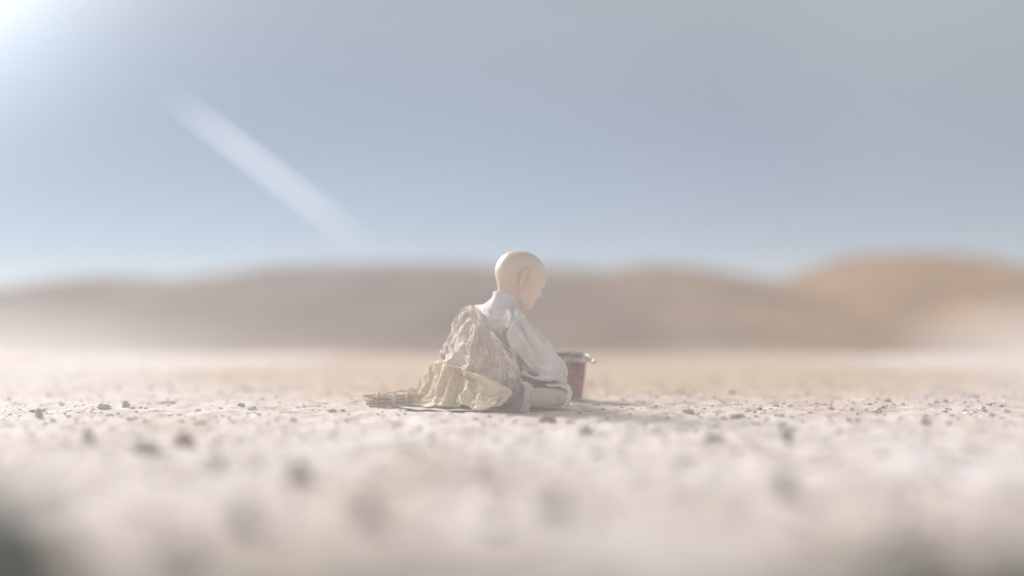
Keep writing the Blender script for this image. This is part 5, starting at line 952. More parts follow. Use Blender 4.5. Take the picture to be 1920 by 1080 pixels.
3,-2,-3,-1,-2,-7,3,3,-7,-1,-2,-6,1,-6,-4,-4,-1,-7,1,0,-9,4,-5,-2,0,-5,-7,-2,3,-10,-1,-2,-4,-1,-7,-5,0,6,-8,-5,4,-1,4,-7,-10,2,0,-5,-6,0,-9,-1,7,1,-3,3,-9,5,1,-8,-6,0,0,4,4,-11,1,-5,-5,-4,10,-2,-2,-2,-3,0,-6,-21,-6,8,3,-7,-2,-5,15,-5,-4,-4,1,-7,0,9,-11,7,-2,-4,
2,-1,-3,0,-3,-7,2,-1,-7,1,3,-6,-3,-2,-6,0,-7,-4,1,1,-9,-3,-2,-4,4,-1,-7,-2,-8,-7,0,-2,-5,1,0,-8,-5,2,-8,0,8,0,-1,-6,-11,5,2,-3,-2,-4,-9,-6,3,-1,1,8,-7,4,1,-9,-7,-1,0,4,7,-10,2,-3,-2,-7,2,-7,-1,-4,-1,3,0,-21,-8,8,3,-7,-1,-6,13,-12,-3,-2,5,-7,3,10,-11,6,1,-3,
3,-1,-3,0,1,-7,1,-6,-6,-2,-1,-5,0,3,-9,1,-7,-5,0,-3,-8,-2,5,-6,-2,-2,-6,3,-8,-6,0,-2,-5,-3,2,-8,0,-1,-9,-1,7,0,-2,-3,-11,5,0,-4,-1,-4,-8,-7,1,0,1,7,-8,5,9,-4,-5,-1,-2,4,2,-11,-1,0,-5,-6,-1,-6,2,-4,1,2,1,-21,-8,7,2,-7,-1,-7,14,-10,-2,-2,6,-4,0,2,-13,9,4,-1,
3,-1,-2,1,1,-7,-2,-1,-8,-1,-6,-4,-1,0,-8,1,1,-8,2,-7,-7,-5,-1,-5,3,3,-7,-4,-5,-7,-1,-1,-4,4,-4,-7,0,6,-8,-2,6,-3,-3,-3,-10,-3,-1,-4,8,-3,-7,-6,0,-1,-1,12,-3,5,0,-9,-3,3,0,1,-6,-11,-4,0,-2,1,8,-6,-4,-1,-3,4,-1,-21,-8,-3,4,-4,7,-7,15,-9,-2,-3,6,-4,2,-1,-12,8,4,0,
3,-2,-3,0,-1,-7,0,2,-8,-4,-2,-6,1,-6,-5,-2,0,-8,0,2,-9,1,-7,-3,1,1,-8,-7,2,-8,1,-2,-5,5,-4,-6,-3,10,-4,-5,2,-5,0,-2,-12,4,-3,0,2,-1,-10,-5,1,4,2,7,-9,4,-2,-9,-3,4,1,0,-4,-12,-3,-2,-3,0,9,-6,-3,-4,-1,-1,9,-19,-3,-11,1,-4,9,3,9,-6,-12,3,7,0,3,-2,-10,7,-3,-2,
3,-1,-3,0,-1,-7,-4,-3,-6,1,2,-7,-3,-1,-7,1,-4,-7,-1,1,-9,0,-8,-3,-1,-1,-8,-1,8,-9,-2,1,-4,3,-5,-8,-1,11,-1,-3,-3,-6,-1,-2,-12,-1,3,-2,3,-2,-10,-2,-5,5,0,4,-10,9,4,-5,-4,2,-2,-5,1,-12,3,-5,-1,-6,3,-8,2,5,1,-2,7,-21,-3,-10,2,-3,5,8,1,-1,-16,5,7,-1,8,-7,-5,7,2,-3,
2,-2,-2,-1,-1,-8,-4,-4,-5,-1,0,-7,1,4,-7,-1,-2,-9,0,-4,-8,-1,-7,-2,0,1,-8,-3,5,-10,1,4,-1,2,-1,-8,-2,7,-6,0,-5,-3,-2,0,-12,-1,4,-2,3,-2,-9,-2,-6,3,-3,2,-9,9,3,-6,-4,4,-2,-4,2,-13,2,-5,-1,-6,2,-7,3,3,1,0,10,-18,-4,-10,-1,-3,3,7,2,0,-14,4,7,-1,9,-6,-1,8,2,-5,
1,-4,0,1,0,-8,-4,-4,-5,0,0,-6,-3,0,-7,3,2,-7,1,-2,-9,1,-5,-4,-5,6,-5,2,-2,-10,0,0,-3,-1,-3,-7,-2,7,-5,1,-5,-4,1,4,-11,0,4,-1,1,-2,-8,0,-5,-5,-10,-3,-4,1,5,-8,-3,4,2,1,-2,-13,0,-3,-2,3,4,-9,4,3,2,-11,9,-15,7,-6,1,-9,-4,-2,8,3,-14,1,8,5,6,-5,-5,8,4,-1,
2,-3,-1,1,0,-7,-2,-3,-6,0,1,-6,-5,-3,-4,-2,1,-7,-1,-1,-8,1,-5,-4,3,4,-5,-5,-1,-9,0,-1,-4,-3,-3,-6,0,6,-8,2,-6,-3,-2,10,-7,0,-1,-5,1,-1,-8,3,-5,-2,1,2,-9,-3,9,0,-1,-5,-4,2,3,-12,-1,-4,0,2,3,-9,5,3,-1,-10,11,-13,6,-6,3,-8,-5,-3,7,0,-15,-4,5,6,2,1,-13,10,3,-1,
2,-4,-1,2,0,-7,-2,-1,-6,-1,-2,-6,-4,-2,-5,1,5,-4,-4,-5,-5,4,-2,-5,0,-2,-6,-4,0,-8,0,-1,-4,1,2,-8,-2,1,-8,0,6,-1,-4,-4,-9,2,1,-4,3,0,-9,2,5,0,3,0,-9,-5,2,-8,1,-5,2,2,4,-11,0,-3,-3,-3,9,-2,3,5,0,-3,6,-20,6,-8,2,-9,-5,0,7,3,-14,-2,8,4,-2,-9,-12,4,4,-7,
2,-4,-1,0,-1,-6,1,-1,-7,-3,-2,-4,1,4,-5,0,1,-6,-2,-4,-6,2,5,-4,-1,0,-6,-1,-5,-8,1,0,-3,-1,5,-6,-4,3,-7,4,-4,-4,-4,-2,-10,0,5,1,2,2,-9,5,0,-4,-3,7,-7,1,-5,-8,0,-5,3,2,-1,-12,1,1,-4,-2,7,-4,2,5,3,-4,8,-19,6,-8,2,-7,-5,-1,5,4,-14,-2,7,5,-1,-4,-13,4,2,-7,
3,-3,-2,-1,-2,-6,-1,-3,-6,2,4,-4,1,3,-5,-1,-3,-6,0,0,-7,3,4,-3,-2,5,-4,-3,-2,-8,1,0,-4,3,1,-8,-6,-4,-6,5,2,-3,-3,-3,-10,0,5,2,0,7,-6,1,2,-5,3,2,-9,1,-6,-8,0,-5,3,3,-2,-12,1,1,-4,-5,8,0,4,4,0,-3,9,-19,6,-8,1,-8,-6,-1,5,6,-14,-1,6,6,-3,0,-13,5,0,-7,
3,-4,-2,-1,-3,-6,0,1,-7,0,0,-5,3,5,-4,0,3,-5,1,-4,-8,1,1,-6,2,8,0,-4,-3,-7,1,-3,-3,-2,-3,-7,0,3,-8,5,0,-4,-3,1,-11,0,4,3,-1,8,-5,-2,-6,-3,2,2,-9,7,2,-8,-1,-6,2,1,1,-11,3,1,-3,-6,4,-7,4,3,4,-2,12,-16,6,-9,-2,-7,-4,-2,4,7,-13,1,2,7,-4,0,-13,2,7,-4,
2,-2,-3,2,-2,-6,-1,0,-6,-1,1,-6,2,4,-5,2,4,-4,0,2,-6,3,-3,-7,-5,2,-3,1,4,-6,-2,1,-4,4,-8,-2,0,1,-8,0,-4,-8,0,10,-6,3,-1,-3,-4,7,-5,-1,-5,3,1,-2,-9,8,4,-6,-2,-4,-4,-3,8,-8,6,1,0,-2,-1,-10,3,-1,3,-3,14,-16,3,-9,-7,-8,3,3,8,-2,-14,1,2,8,-3,6,-11,-1,0,-9,
2,0,-4,1,1,-5,2,-3,-6,-1,1,-6,-1,1,-6,0,3,-5,2,4,-6,1,5,-3,-1,-6,-6,1,6,-7,0,2,-2,-3,-5,-4,4,3,-6,2,-5,-4,0,8,-10,-4,1,0,5,0,-8,-6,1,1,2,-2,-9,9,3,-2,-3,-2,-3,-2,8,-10,2,0,-1,1,0,-9,5,-2,3,-4,15,-16,1,-11,1,-9,6,-3,2,-4,-15,9,-2,4,-3,9,-8,2,-4,-7,
2,1,-4,0,2,-5,4,-2,-6,0,-2,-6,-1,1,-6,0,2,-5,-1,2,-6,2,7,-4,-1,-6,-5,0,3,-7,1,4,-2,-6,0,-5,3,4,-5,0,-6,-3,0,11,-4,2,0,-5,7,-3,-4,-5,0,-3,-1,2,-9,9,2,-3,-3,-3,-2,-1,8,-10,-3,1,-3,4,0,-7,5,-2,4,-1,11,-18,-4,-6,6,-6,6,-4,1,-4,-16,3,-3,7,7,5,-11,1,-4,-7,
2,1,-3,0,2,-6,-1,1,-5,3,-2,-6,2,-1,-6,0,1,-6,-1,3,-6,-4,5,-2,2,-1,-7,2,-4,-7,0,1,-3,-4,4,-5,6,6,-1,-2,-4,-4,0,11,-4,0,0,-5,5,-3,-7,-5,1,1,2,3,-9,8,1,-4,-1,-4,-2,-3,10,-8,-1,-3,-4,-1,2,-8,5,0,4,4,7,-19,-6,-7,4,-5,10,-1,2,-6,-14,1,1,9,9,-2,-10,-4,-6,-5,
2,0,-4,-1,0,-6,1,4,-5,0,1,-4,1,0,-6,3,-1,-6,-1,4,-5,-1,-1,-4,1,2,-6,-2,1,-8,2,-2,-2,-1,0,-7,5,6,0,-5,1,-1,3,9,-6,0,0,-5,3,-3,-8,-4,3,3,1,3,-9,7,1,-6,1,-5,-1,-2,8,-9,-4,1,-3,-1,1,-8,5,-3,1,6,7,-19,-8,-5,5,-4,10,0,-4,-9,-10,6,5,5,6,-1,-11,2,-10,-1,
2,1,-4,1,-1,-6,-1,2,-5,0,5,-3,0,2,-5,0,0,-6,2,-4,-6,0,2,-4,-2,1,-6,-1,7,-5,-1,-1,-3,7,-4,-4,2,2,-7,-5,3,-1,4,10,-6,1,-3,-3,-1,3,-8,-1,2,5,4,-1,-9,1,7,-8,-2,-6,-1,5,3,-9,-4,4,-2,-2,4,-7,5,-4,0,5,7,-18,-8,-4,4,-3,8,0,-5,-9,-12,5,5,6,2,-5,-12,6,-9,-1,
1,1,-4,1,3,-4,1,-2,-6,-2,2,-4,0,3,-5,0,2,-7,3,-4,-6,-1,-2,-5,0,8,-1,0,5,-7,-2,1,-3,3,-5,-6,5,0,-7,-2,6,3,3,6,-8,1,-3,-3,-1,4,-7,-2,5,4,4,-1,-8,3,0,-10,-6,3,3,1,3,-11,3,-1,-3,-3,3,-8,5,-1,4,4,8,-18,-8,-5,6,-3,8,-5,-4,-9,-11,7,2,6,-1,-8,-7,5,-4,-7,
2,0,-3,1,4,-5,0,2,-5,0,-3,-5,-2,-1,-5,0,1,-7,5,1,-5,-2,2,-4,-1,3,-6,1,7,-5,-2,2,-2,2,-4,-6,7,-2,-5,-3,6,2,2,7,-8,4,-3,-3,-1,4,-7,-3,4,4,1,1,-9,6,-1,-8,-4,-2,1,-4,10,-7,0,-1,-3,-2,3,-8,6,-1,3,3,9,-18,-3,-6,7,-3,6,-7,-5,-9,-11,8,1,5,-1,-10,-3,5,-3,-7,
2,1,-4,1,4,-4,0,1,-6,-2,1,-4,-2,-1,-7,5,-1,-4,2,2,-7,-1,1,-4,0,3,-5,0,9,-4,1,0,-2,2,-6,-4,5,1,-8,-5,1,-1,5,11,-1,-2,0,-6,4,0,-8,-2,4,5,-1,3,-9,4,0,-9,-3,-4,0,-2,9,-7,-4,2,-2,-1,2,-9,6,-3,2,5,8,-18,-6,-6,6,-1,7,-5,-5,-14,-6,7,5,0,-2,-8,-3,7,-2,-4,
1,1,-4,2,3,-4,-2,0,-6,-1,1,-4,-2,4,-5,2,-1,-6,3,3,-5,2,-2,-5,-2,6,-1,3,-1,-7,2,3,-3,-1,-1,-6,8,2,-3,-5,-1,-5,4,11,-1,-2,1,-4,5,-2,-7,-3,5,3,0,0,-9,4,4,-8,-3,-5,0,-2,9,-9,-4,1,-1,-3,5,-6,5,-2,1,9,1,-18,-10,-5,2,1,8,-4,-7,-13,-5,9,3,-1,-3,-8,4,4,0,-9,
2,0,-4,0,-1,-4,0,5,-5,-1,3,-4,-1,3,-5,-3,0,-6,2,3,-5,5,3,0,1,-5,-5,4,0,-7,0,0,-4,1,7,-4,6,5,-3,-1,-5,-5,2,11,-3,-2,2,-3,6,-3,-6,-5,3,0,-3,4,-7,3,5,-7,-4,-5,2,0,8,-9,0,0,-4,-5,7,-4,2,-5,-3,11,3,-17,-5,-8,3,-1,8,-5,-11,-11,-4,11,4,1,-2,-11,4,3,0,-8,
2,1,-3,-2,-1,-5,-1,3,-5,1,4,-4,0,5,-5,-6,1,-4,5,3,-4,0,-1,-4,6,0,-3,6,-3,-7,1,0,-3,0,8,-2,-2,7,-2,5,-4,-3,3,3,-10,1,5,2,0,2,-8,-2,-3,-4,-3,8,-3,-1,6,-6,-4,-3,2,-5,4,-9,4,2,-1,2,2,-8,-4,0,-4,12,4,-17,-4,-10,2,-3,9,-1,-6,-15,-6,9,5,-1,-4,-9,6,2,0,-9)
SACK_GRID = (
-356,173,110,-3,-2,-5,-3,-5,-4,1,1,-7,-1,0,-7,-3,1,-5,-5,0,-3,-2,0,-8,1,1,-4,-8,1,0,-4,-4,0,-7,-1,1,2,1,5,-7,-2,-2,-2,-2,-4,-10,-2,-3,1,4,-4,-8,-4,0,-5,-5,1,0,2,-3,-5,4,-5,-1,-10,7,-8,-4,2,-2,-3,-5,0,0,-5,-2,6,6,0,-1,7,2,6,7,
2,-3,2,-1,2,-6,-3,-3,-4,-3,-5,-4,-2,0,-7,-1,1,-5,-4,1,-3,-2,0,-8,1,0,-5,-6,1,-5,-4,-4,1,-7,1,0,1,-1,4,-6,-2,2,-4,-3,-2,-8,-1,-7,2,5,-4,-9,-4,1,-5,-5,0,-1,0,-4,-4,7,-3,-6,-10,1,-3,-6,8,-3,-4,-3,-1,0,-6,-4,8,2,1,1,7,-1,4,9,
3,-3,2,-2,2,-6,0,2,-6,-4,-3,-4,-2,-5,-5,-3,-3,-5,-3,2,-4,-6,0,-6,2,0,-4,-2,1,-8,-6,0,-4,-6,-3,2,1,-1,5,-5,-2,3,-3,0,-3,-9,-2,-8,2,5,-4,-9,-4,4,-5,-4,-3,0,2,-3,-6,3,-4,-6,-9,6,-6,-6,1,-1,-5,2,-2,1,-4,-8,7,-2,-1,3,6,0,4,8,
2,-3,2,-4,1,-5,1,2,-6,0,2,-7,-4,-2,-5,-3,-3,-5,-1,-5,-4,-8,-1,-4,-2,0,-3,-3,2,-7,1,0,-7,-7,-1,-2,1,-2,5,-5,-3,4,-3,1,-3,-8,-2,-7,0,4,-5,-10,0,1,-3,-7,2,-2,0,-4,-6,3,-5,-4,-5,10,-5,-6,0,-2,-6,-2,-5,-1,2,-8,6,-5,-1,3,6,-2,3,8,
3,-4,1,-4,1,-4,-4,1,-6,2,3,-6,0,1,-7,-3,0,-5,-2,-1,-5,-5,-7,-5,-3,-1,-2,-6,-1,-6,1,0,-6,-4,2,-6,-2,-3,4,-4,-3,5,-2,2,-4,-8,-2,-6,-1,2,-6,-9,1,6,-4,-3,-4,-1,-2,-3,-8,-2,-2,-2,-4,11,-7,-1,-6,-2,-6,-1,-5,-2,3,-9,2,-1,0,4,5,1,6,7,
2,-3,2,-4,1,-4,-3,0,-6,-3,2,-6,2,1,-6,2,2,-6,-3,2,-6,-5,-4,-6,-2,-3,-2,-6,-3,-5,0,3,-7,-4,-1,-6,-2,-5,1,-4,-2,7,-3,0,-3,-7,1,-9,-2,0,-5,-9,2,5,-6,-4,2,0,-2,-3,-6,-2,-4,-5,-4,11,-4,1,-9,-3,-6,2,-5,-1,-1,-10,-1,1,0,5,6,-2,5,7,
3,-3,2,-3,1,-5,-3,1,-5,-2,2,-6,-4,-1,-7,2,1,-5,1,3,-6,-3,-1,-7,-2,-2,-2,-6,-4,-5,0,3,-7,-4,-1,-5,-2,-3,2,-5,-6,2,-3,0,-2,-8,0,-8,-2,1,-6,-8,3,6,-5,-5,1,-1,2,-4,-6,-5,1,-5,-6,9,-4,5,-10,-5,-3,4,-4,-5,-1,-10,-2,-1,-2,4,5,-4,5,8,
2,-3,2,-3,1,-5,-3,1,-5,-2,2,-7,-2,0,-7,-3,-1,-5,2,3,-4,2,2,-9,-3,-3,-1,-6,-3,-6,1,2,-7,-4,1,-6,-3,-5,2,-5,-5,-1,-3,2,-2,-9,-4,-7,0,6,-2,-9,-2,5,-6,-2,-5,-2,-2,-1,-5,-1,7,-6,-10,4,-2,9,-5,-5,-4,4,-6,0,-2,-8,-7,-1,-7,2,1,-5,6,7,
3,-4,2,-4,1,-5,-4,1,-5,-1,2,-7,-1,1,-7,-2,0,-5,-3,0,-4,4,3,-8,1,1,-4,-6,-4,-5,0,1,-7,-4,1,-6,-2,-4,1,-6,-4,-3,-2,3,-3,-10,-2,-6,-4,1,-5,-6,-3,9,-7,-1,0,1,-1,-4,-7,-3,5,-5,-10,4,-3,8,-7,-6,-4,4,-5,1,3,-9,-1,0,-6,-3,1,-9,6,2,
2,-3,2,-4,1,-5,-5,0,-4,-2,2,-7,-1,1,-7,-1,0,-6,-1,2,-5,-2,1,-8,3,0,-3,0,3,-8,-2,-5,-5,-2,5,-6,-3,-4,-2,-6,-4,-3,-3,3,-3,-10,-3,-6,-3,1,-5,-8,-4,6,-5,-1,6,-1,-2,-2,-6,0,4,-4,-11,-1,-4,10,-2,-8,-2,-2,-3,-4,4,-9,-1,5,-6,-1,1,-11,3,-2,
3,-3,2,-5,0,-5,-5,0,-4,-4,2,-6,-1,1,-7,-1,0,-7,-1,1,-4,-2,1,-9,0,1,-4,4,2,-8,2,0,-7,-5,0,-5,0,2,-5,-7,-2,-3,-3,-3,-2,-11,0,-7,-3,-3,-4,-6,1,10,-6,-5,2,-2,0,-3,-5,-2,6,-6,-11,-2,-3,11,-2,-8,0,-3,-5,-1,3,-8,-5,5,-6,-2,2,-11,0,0,
2,-3,2,-5,-1,-5,-3,1,-5,-5,1,-5,-2,1,-7,-1,0,-7,-2,1,-4,-1,1,-9,1,1,-4,-3,2,-8,5,0,-6,-1,1,-7,-2,0,-5,-3,2,-7,-5,0,-2,-10,-3,-7,-4,-3,-3,-4,0,11,-6,-5,0,-4,0,-2,-3,-2,7,-7,-11,-2,-4,11,-1,-8,0,-4,-5,-2,1,-10,-1,4,-5,-3,2,-11,-1,0,
3,-3,2,-2,3,-6,-4,2,-5,-4,1,-6,-4,3,-5,0,-1,-7,-3,-1,-5,-1,3,-7,0,1,-5,0,0,-9,0,-6,-5,-5,2,-6,-1,0,-4,-3,3,-7,-1,-2,-5,-8,0,-10,-4,-4,-3,-5,1,10,-7,0,-1,-4,0,-3,-5,-5,7,-3,-13,0,-5,10,1,-8,0,-4,-4,1,4,-11,-3,0,-6,-2,1,-10,-2,2,
2,-3,1,-2,2,-6,-4,2,-4,-3,2,-6,-6,2,-5,2,0,-6,-1,1,-6,-3,1,-8,-1,0,-4,2,3,-8,1,-3,-8,-5,-1,-6,-1,0,-5,-5,0,-6,-5,-2,-1,-6,0,-11,0,-1,-6,-7,-2,9,-8,0,0,-3,0,-3,-9,-1,2,0,-13,-1,-6,7,6,-8,0,-5,-3,1,7,-9,2,3,-7,-3,1,-11,-4,2,
3,-4,2,-4,2,-6,-4,1,-4,-4,3,-6,-5,1,-5,2,0,-6,-2,1,-5,-1,1,-10,-2,0,-3,3,4,-8,-2,-4,-7,0,1,-8,-3,0,-4,-4,0,-7,-4,-1,-3,-9,-2,-9,3,1,-5,-10,-3,3,-7,-1,4,-4,0,1,-6,0,-6,-7,-10,-1,0,7,8,-8,-3,-4,-3,1,6,-10,2,4,-6,-2,2,-10,-4,1,
0,-3,3,-3,0,-6,-4,2,-6,-4,2,-5,-8,2,-4,-1,2,-6,-2,1,-5,-1,2,-9,-3,0,-4,3,3,-8,-2,-2,-8,2,-3,-7,-1,-1,-6,-3,-1,-8,-6,1,1,-7,-4,-10,3,2,-5,-10,-2,-4,-7,-2,3,-1,-1,5,-8,2,1,-2,-12,-6,-8,7,5,-9,-1,-3,2,-1,8,-11,2,3,-7,-2,1,-10,-4,-1,
0,-4,3,-4,1,-6,-5,3,-4,-4,2,-6,-5,-1,-7,-1,2,-6,-1,1,-5,-2,2,-9,1,0,-4,-6,4,-8,-1,-2,-7,-1,-2,-8,1,-3,-4,0,-2,-9,-5,1,1,-8,-3,-10,3,2,-5,-8,-3,-8,-6,-1,5,-3,-1,3,-6,1,5,-7,-10,-3,-6,7,-5,-8,-4,3,1,0,6,-10,3,0,-8,-1,0,-10,-5,1,
0,-4,2,-4,1,-6,-6,3,-3,-2,2,-7,-2,0,-8,0,4,-7,0,1,-5,-5,-1,-8,0,-1,-4,-3,5,-8,-3,-4,-7,2,1,-8,1,-2,-6,-7,-3,-2,-5,-2,-3,-7,-3,-10,2,2,-6,-5,-3,-10,-5,-1,7,-4,-2,3,-8,2,4,-6,-9,-7,-7,7,-2,-7,-6,4,-1,1,6,-10,3,0,-7,-1,-3,-11,-5,1,
0,-4,3,-5,2,-6,-4,2,-5,1,3,-7,-1,2,-8,-2,1,-8,2,2,-4,-5,-1,-9,-1,-2,-5,-5,3,-7,0,-1,-8,-5,-3,-6,2,-1,-6,-3,-1,-8,-5,-4,2,-9,-4,-9,-2,3,-5,-1,-3,-11,-8,0,1,-1,-2,5,-8,3,1,-6,-9,-6,-9,5,3,-2,-4,7,-5,-2,3,-11,3,-1,-6,-1,-4,-11,-5,1,
1,-4,2,-5,2,-6,-4,1,-6,1,3,-7,-1,1,-9,2,3,-6,-1,0,-6,-1,3,-10,-1,-2,-5,-7,0,-6,0,-1,-8,-3,-1,-8,-2,-5,-4,-2,1,-8,-5,-4,1,-9,-5,-8,-1,4,-5,-4,-4,-10,-8,0,-2,-4,-2,2,-6,6,-1,-3,-13,4,-8,7,4,-7,-4,-1,-4,-3,4,-10,2,-1,-7,-1,-3,-11,-5,2,
0,-4,2,-5,2,-6,-3,0,-7,1,3,-7,0,1,-9,2,4,-7,1,1,-5,-4,0,-9,0,-2,-6,-3,3,-8,-4,-4,-7,-3,-1,-7,2,-2,-6,-4,-2,-7,-5,-4,-1,-11,-5,-6,0,4,-5,-7,-5,-8,-6,0,-5,-5,0,-2,-7,5,1,-6,-12,2,-5,5,8,-7,-2,-4,-3,-3,4,-11,2,-1,-7,-3,-1,-10,-6,4,
0,-4,2,-5,2,-6,0,0,-8,0,2,-7,1,2,-9,2,3,-8,2,1,-5,-7,-1,-8,-2,-2,-5,1,4,-9,-1,-2,-8,-6,-3,-6,0,-3,-6,-2,-2,-8,-3,-2,-4,-12,-7,-3,-2,4,-5,-11,-4,-3,-7,1,-5,-2,-2,-4,-6,5,3,-3,-12,-3,-8,7,2,-7,-4,-3,-5,-2,3,-8,1,7,-7,-4,-2,-10,-6,3,
1,-4,2,-5,1,-7,2,2,-7,1,2,-8,1,2,-9,0,1,-8,1,1,-6,-2,2,-11,-2,-2,-5,-8,1,-5,3,-4,-8,-2,-1,-8,-3,-4,-4,-4,-3,-7,-5,-1,-2,-5,-5,-11,-7,1,-1,-8,-1,-8,-9,-2,2,-3,-2,-3,-5,6,4,-7,-11,-2,-4,6,-8,-7,-5,1,-2,-1,5,-10,0,5,-7,-4,-1,-10,-6,4,
0,-4,2,-4,1,-7,1,1,-9,1,2,-8,2,2,-9,1,1,-8,-3,1,-5,-4,2,-10,-2,-3,-6,1,2,-8,-8,-2,-3,-3,3,-9,-3,-6,-3,-2,-4,-7,-1,-5,-3,-8,-4,-10,1,0,-6,-11,-2,-5,-8,-2,0,-4,1,3,-8,3,1,-6,-11,-3,-5,9,-3,-1,-7,-5,-3,-1,5,-10,-1,5,-7,-4,2,-10,-3,-5,
1,-4,2,-3,0,-8,1,2,-9,0,2,-8,0,0,-10,2,1,-8,-3,1,-6,-1,3,-10,-5,-3,-2,-3,3,-8,-3,-5,-7,-6,4,-3,-3,-4,-4,-3,-4,-6,-3,-4,-4,-5,-7,-10,3,1,-6,-12,3,-2,-8,-4,-1,-3,-4,0,-7,2,-2,-6,-10,-6,-4,10,3,-1,-7,-4,-4,-1,-2,-9,-2,7,-8,-3,-1,-11,-5,2,
3,-4,1,-6,0,-7,1,1,-9,0,2,-8,1,0,-9,1,1,-8,-1,2,-7,1,3,-10,-4,-2,-3,-3,3,-8,-2,-1,-9,-6,4,-5,-3,-6,0,-5,-6,-5,-2,-4,-4,-5,-7,-10,0,-2,-6,-11,5,0,-6,-4,-4,-3,-2,-4,-8,3,-2,-5,-11,-5,-3,11,3,-5,-3,-7,-1,-6,2,-8,-4,6,-9,-2,1,-11,-4,3,
4,-3,1,-5,0,-6,0,5,-6,0,0,-9,2,1,-9,1,1,-8,0,0,-7,-2,0,-10,0,1,-7,-3,2,-8,-1,4,-8,-7,2,-6,-3,-6,-1,-5,-2,-7,-2,-6,-3,-7,-4,-11,1,-3,-6,-11,-4,0,-6,4,-5,-3,-3,-4,-8,3,-2,-4,-13,-3,-4,11,2,-5,-5,-6,-5,1,-3,-6,-7,7,-8,-5,3,-11,-4,3,
3,-2,1,-5,-1,-6,-1,3,-8,2,7,-4,0,3,-9,0,2,-8,-1,0,-7,1,1,-10,0,0,-6,-2,3,-9,0,3,-9,-4,-2,-8,-4,-4,-4,-5,-4,-7,-3,-3,-4,-7,-11,-5,1,-3,-5,-11,-3,-7,-7,2,-5,-2,4,-3,-7,1,-4,-4,-14,0,-3,11,0,-7,-7,-1,-6,1,-5,-10,-1,1,-7,-3,6,-11,-4,3,
4,-3,1,-4,0,-7,-4,0,-7,1,6,-5,4,6,-6,1,3,-8,-1,3,-6,0,2,-10,-1,1,-6,0,1,-9,-1,-3,-9,-3,0,-9,-3,-3,-6,-5,-4,-6,-6,-4,-1,-4,-9,-10,0,0,-7,-11,0,-5,-5,-3,-7,-3,2,-4,-8,3,-4,-3,-13,0,-5,10,-3,-6,-7,-1,-6,-2,3,-10,0,-3,-8,-2,4,-12,-3,2,
4,-3,1,-4,0,-7,-4,0,-7,-3,3,-7,5,6,-4,3,4,-7,-2,1,-6,1,4,-9,1,2,-6,1,1,-9,-3,-4,-8,-2,1,-9,-5,-3,-4,-5,-4,-6,-3,-4,-5,-3,-2,-13,-4,4,-4,-7,-6,-9,-7,1,-5,-2,-1,-5,-7,1,-6,-3,-13,1,-6,9,-4,-5,-6,2,-7,-3,0,-11,-1,3,-8,-2,-3,-12,-4,3,
4,-3,1,-4,1,-7,-4,0,-7,-4,1,-7,2,5,-7,6,4,-3,-1,2,-6,-3,1,-10,1,2,-5,2,1,-9,3,2,-9,-6,-3,-6,-3,-2,-6,-3,1,-9,-3,-5,-3,-6,4,-12,-1,0,-7,-10,-1,-7,-5,-1,-7,-1,-2,-5,-6,-3,-6,-5,-13,-1,-5,9,-4,-8,-6,0,-4,-4,5,-10,-1,3,-9,-2,-4,-12,-4,3,
4,-3,1,-3,2,-7,-3,1,-7,-4,1,-7,-3,0,-8,7,4,-1,0,2,-6,0,4,-10,-1,0,-5,4,5,-7,2,-2,-10,-3,0,-8,-4,-3,-5,-3,0,-9,-2,0,-6,-8,-2,-11,0,2,-7,-11,-2,-6,-3,1,-7,-3,-3,-5,-5,1,-8,-5,-13,-3,-6,6,-5,-8,-7,1,-7,0,2,-7,-3,7,-8,-3,1,-13,-5,-1,
3,-3,1,-4,0,-7,-4,1,-6,-4,1,-7,-3,0,-8,7,4,-2,1,3,-5,-1,3,-10,0,0,-5,5,5,-6,2,-1,-9,-4,0,-9,-1,-2,-7,-5,-1,-8,-3,-1,-6,-6,-1,-13,1,3,-6,-11,-2,-6,-6,-1,-6,-2,-3,-5,-3,2,-9,-4,-12,-6,-7,6,-6,-9,-6,1,-7,-1,2,-9,-1,4,-6,-6,5,-12,-4,-1,
-1,-5,2,-3,0,-7,-5,0,-7,-2,0,-8,-1,0,-9,4,4,-6,6,2,-2,-2,3,-10,-3,-2,-3,3,5,-8,2,-2,-9,-3,0,-9,-1,-2,-7,-4,0,-9,-3,-2,-6,-9,-1,-11,2,3,-5,-9,-2,-9,-9,-1,-2,-4,-2,-4,-3,2,-8,-3,-13,-7,-7,7,-4,-7,-6,-3,-7,-2,0,-10,-1,4,-7,-5,4,-12,-4,-4,
-1,-5,2,-4,0,-7,1,0,-8,-2,0,-9,-1,-1,-9,4,3,-7,5,2,-3,-3,1,-10,-5,-3,-2,4,5,-8,-1,-2,-10,-1,0,-9,-4,-2,-6,-2,-1,-10,-3,-1,-6,-9,-1,-10,2,2,-5,-8,-2,-9,-9,-1,-3,-6,-2,-1,-2,2,-8,-7,-11,-6,-2,4,-9,-8,-5,1,-7,-1,-2,-9,-2,5,-9,-3,-3,-12,-5,-3,
0,-5,1,-4,-1,-7,0,-1,-9,0,0,-8,4,1,-9,1,1,-9,6,2,-4,-6,-1,-9,-5,-3,-2,-3,5,-8,-1,-1,-9,-3,1,-9,-2,-4,-6,-2,-1,-10,1,-3,-6,-9,-1,-11,4,2,-5,-9,-2,-9,-8,-1,-4,-6,-2,1,-4,2,-9,-8,-12,-4,-1,5,-9,-8,-5,-4,-6,-2,3,-10,-1,0,-9,-2,-3,-12,-6,-2,
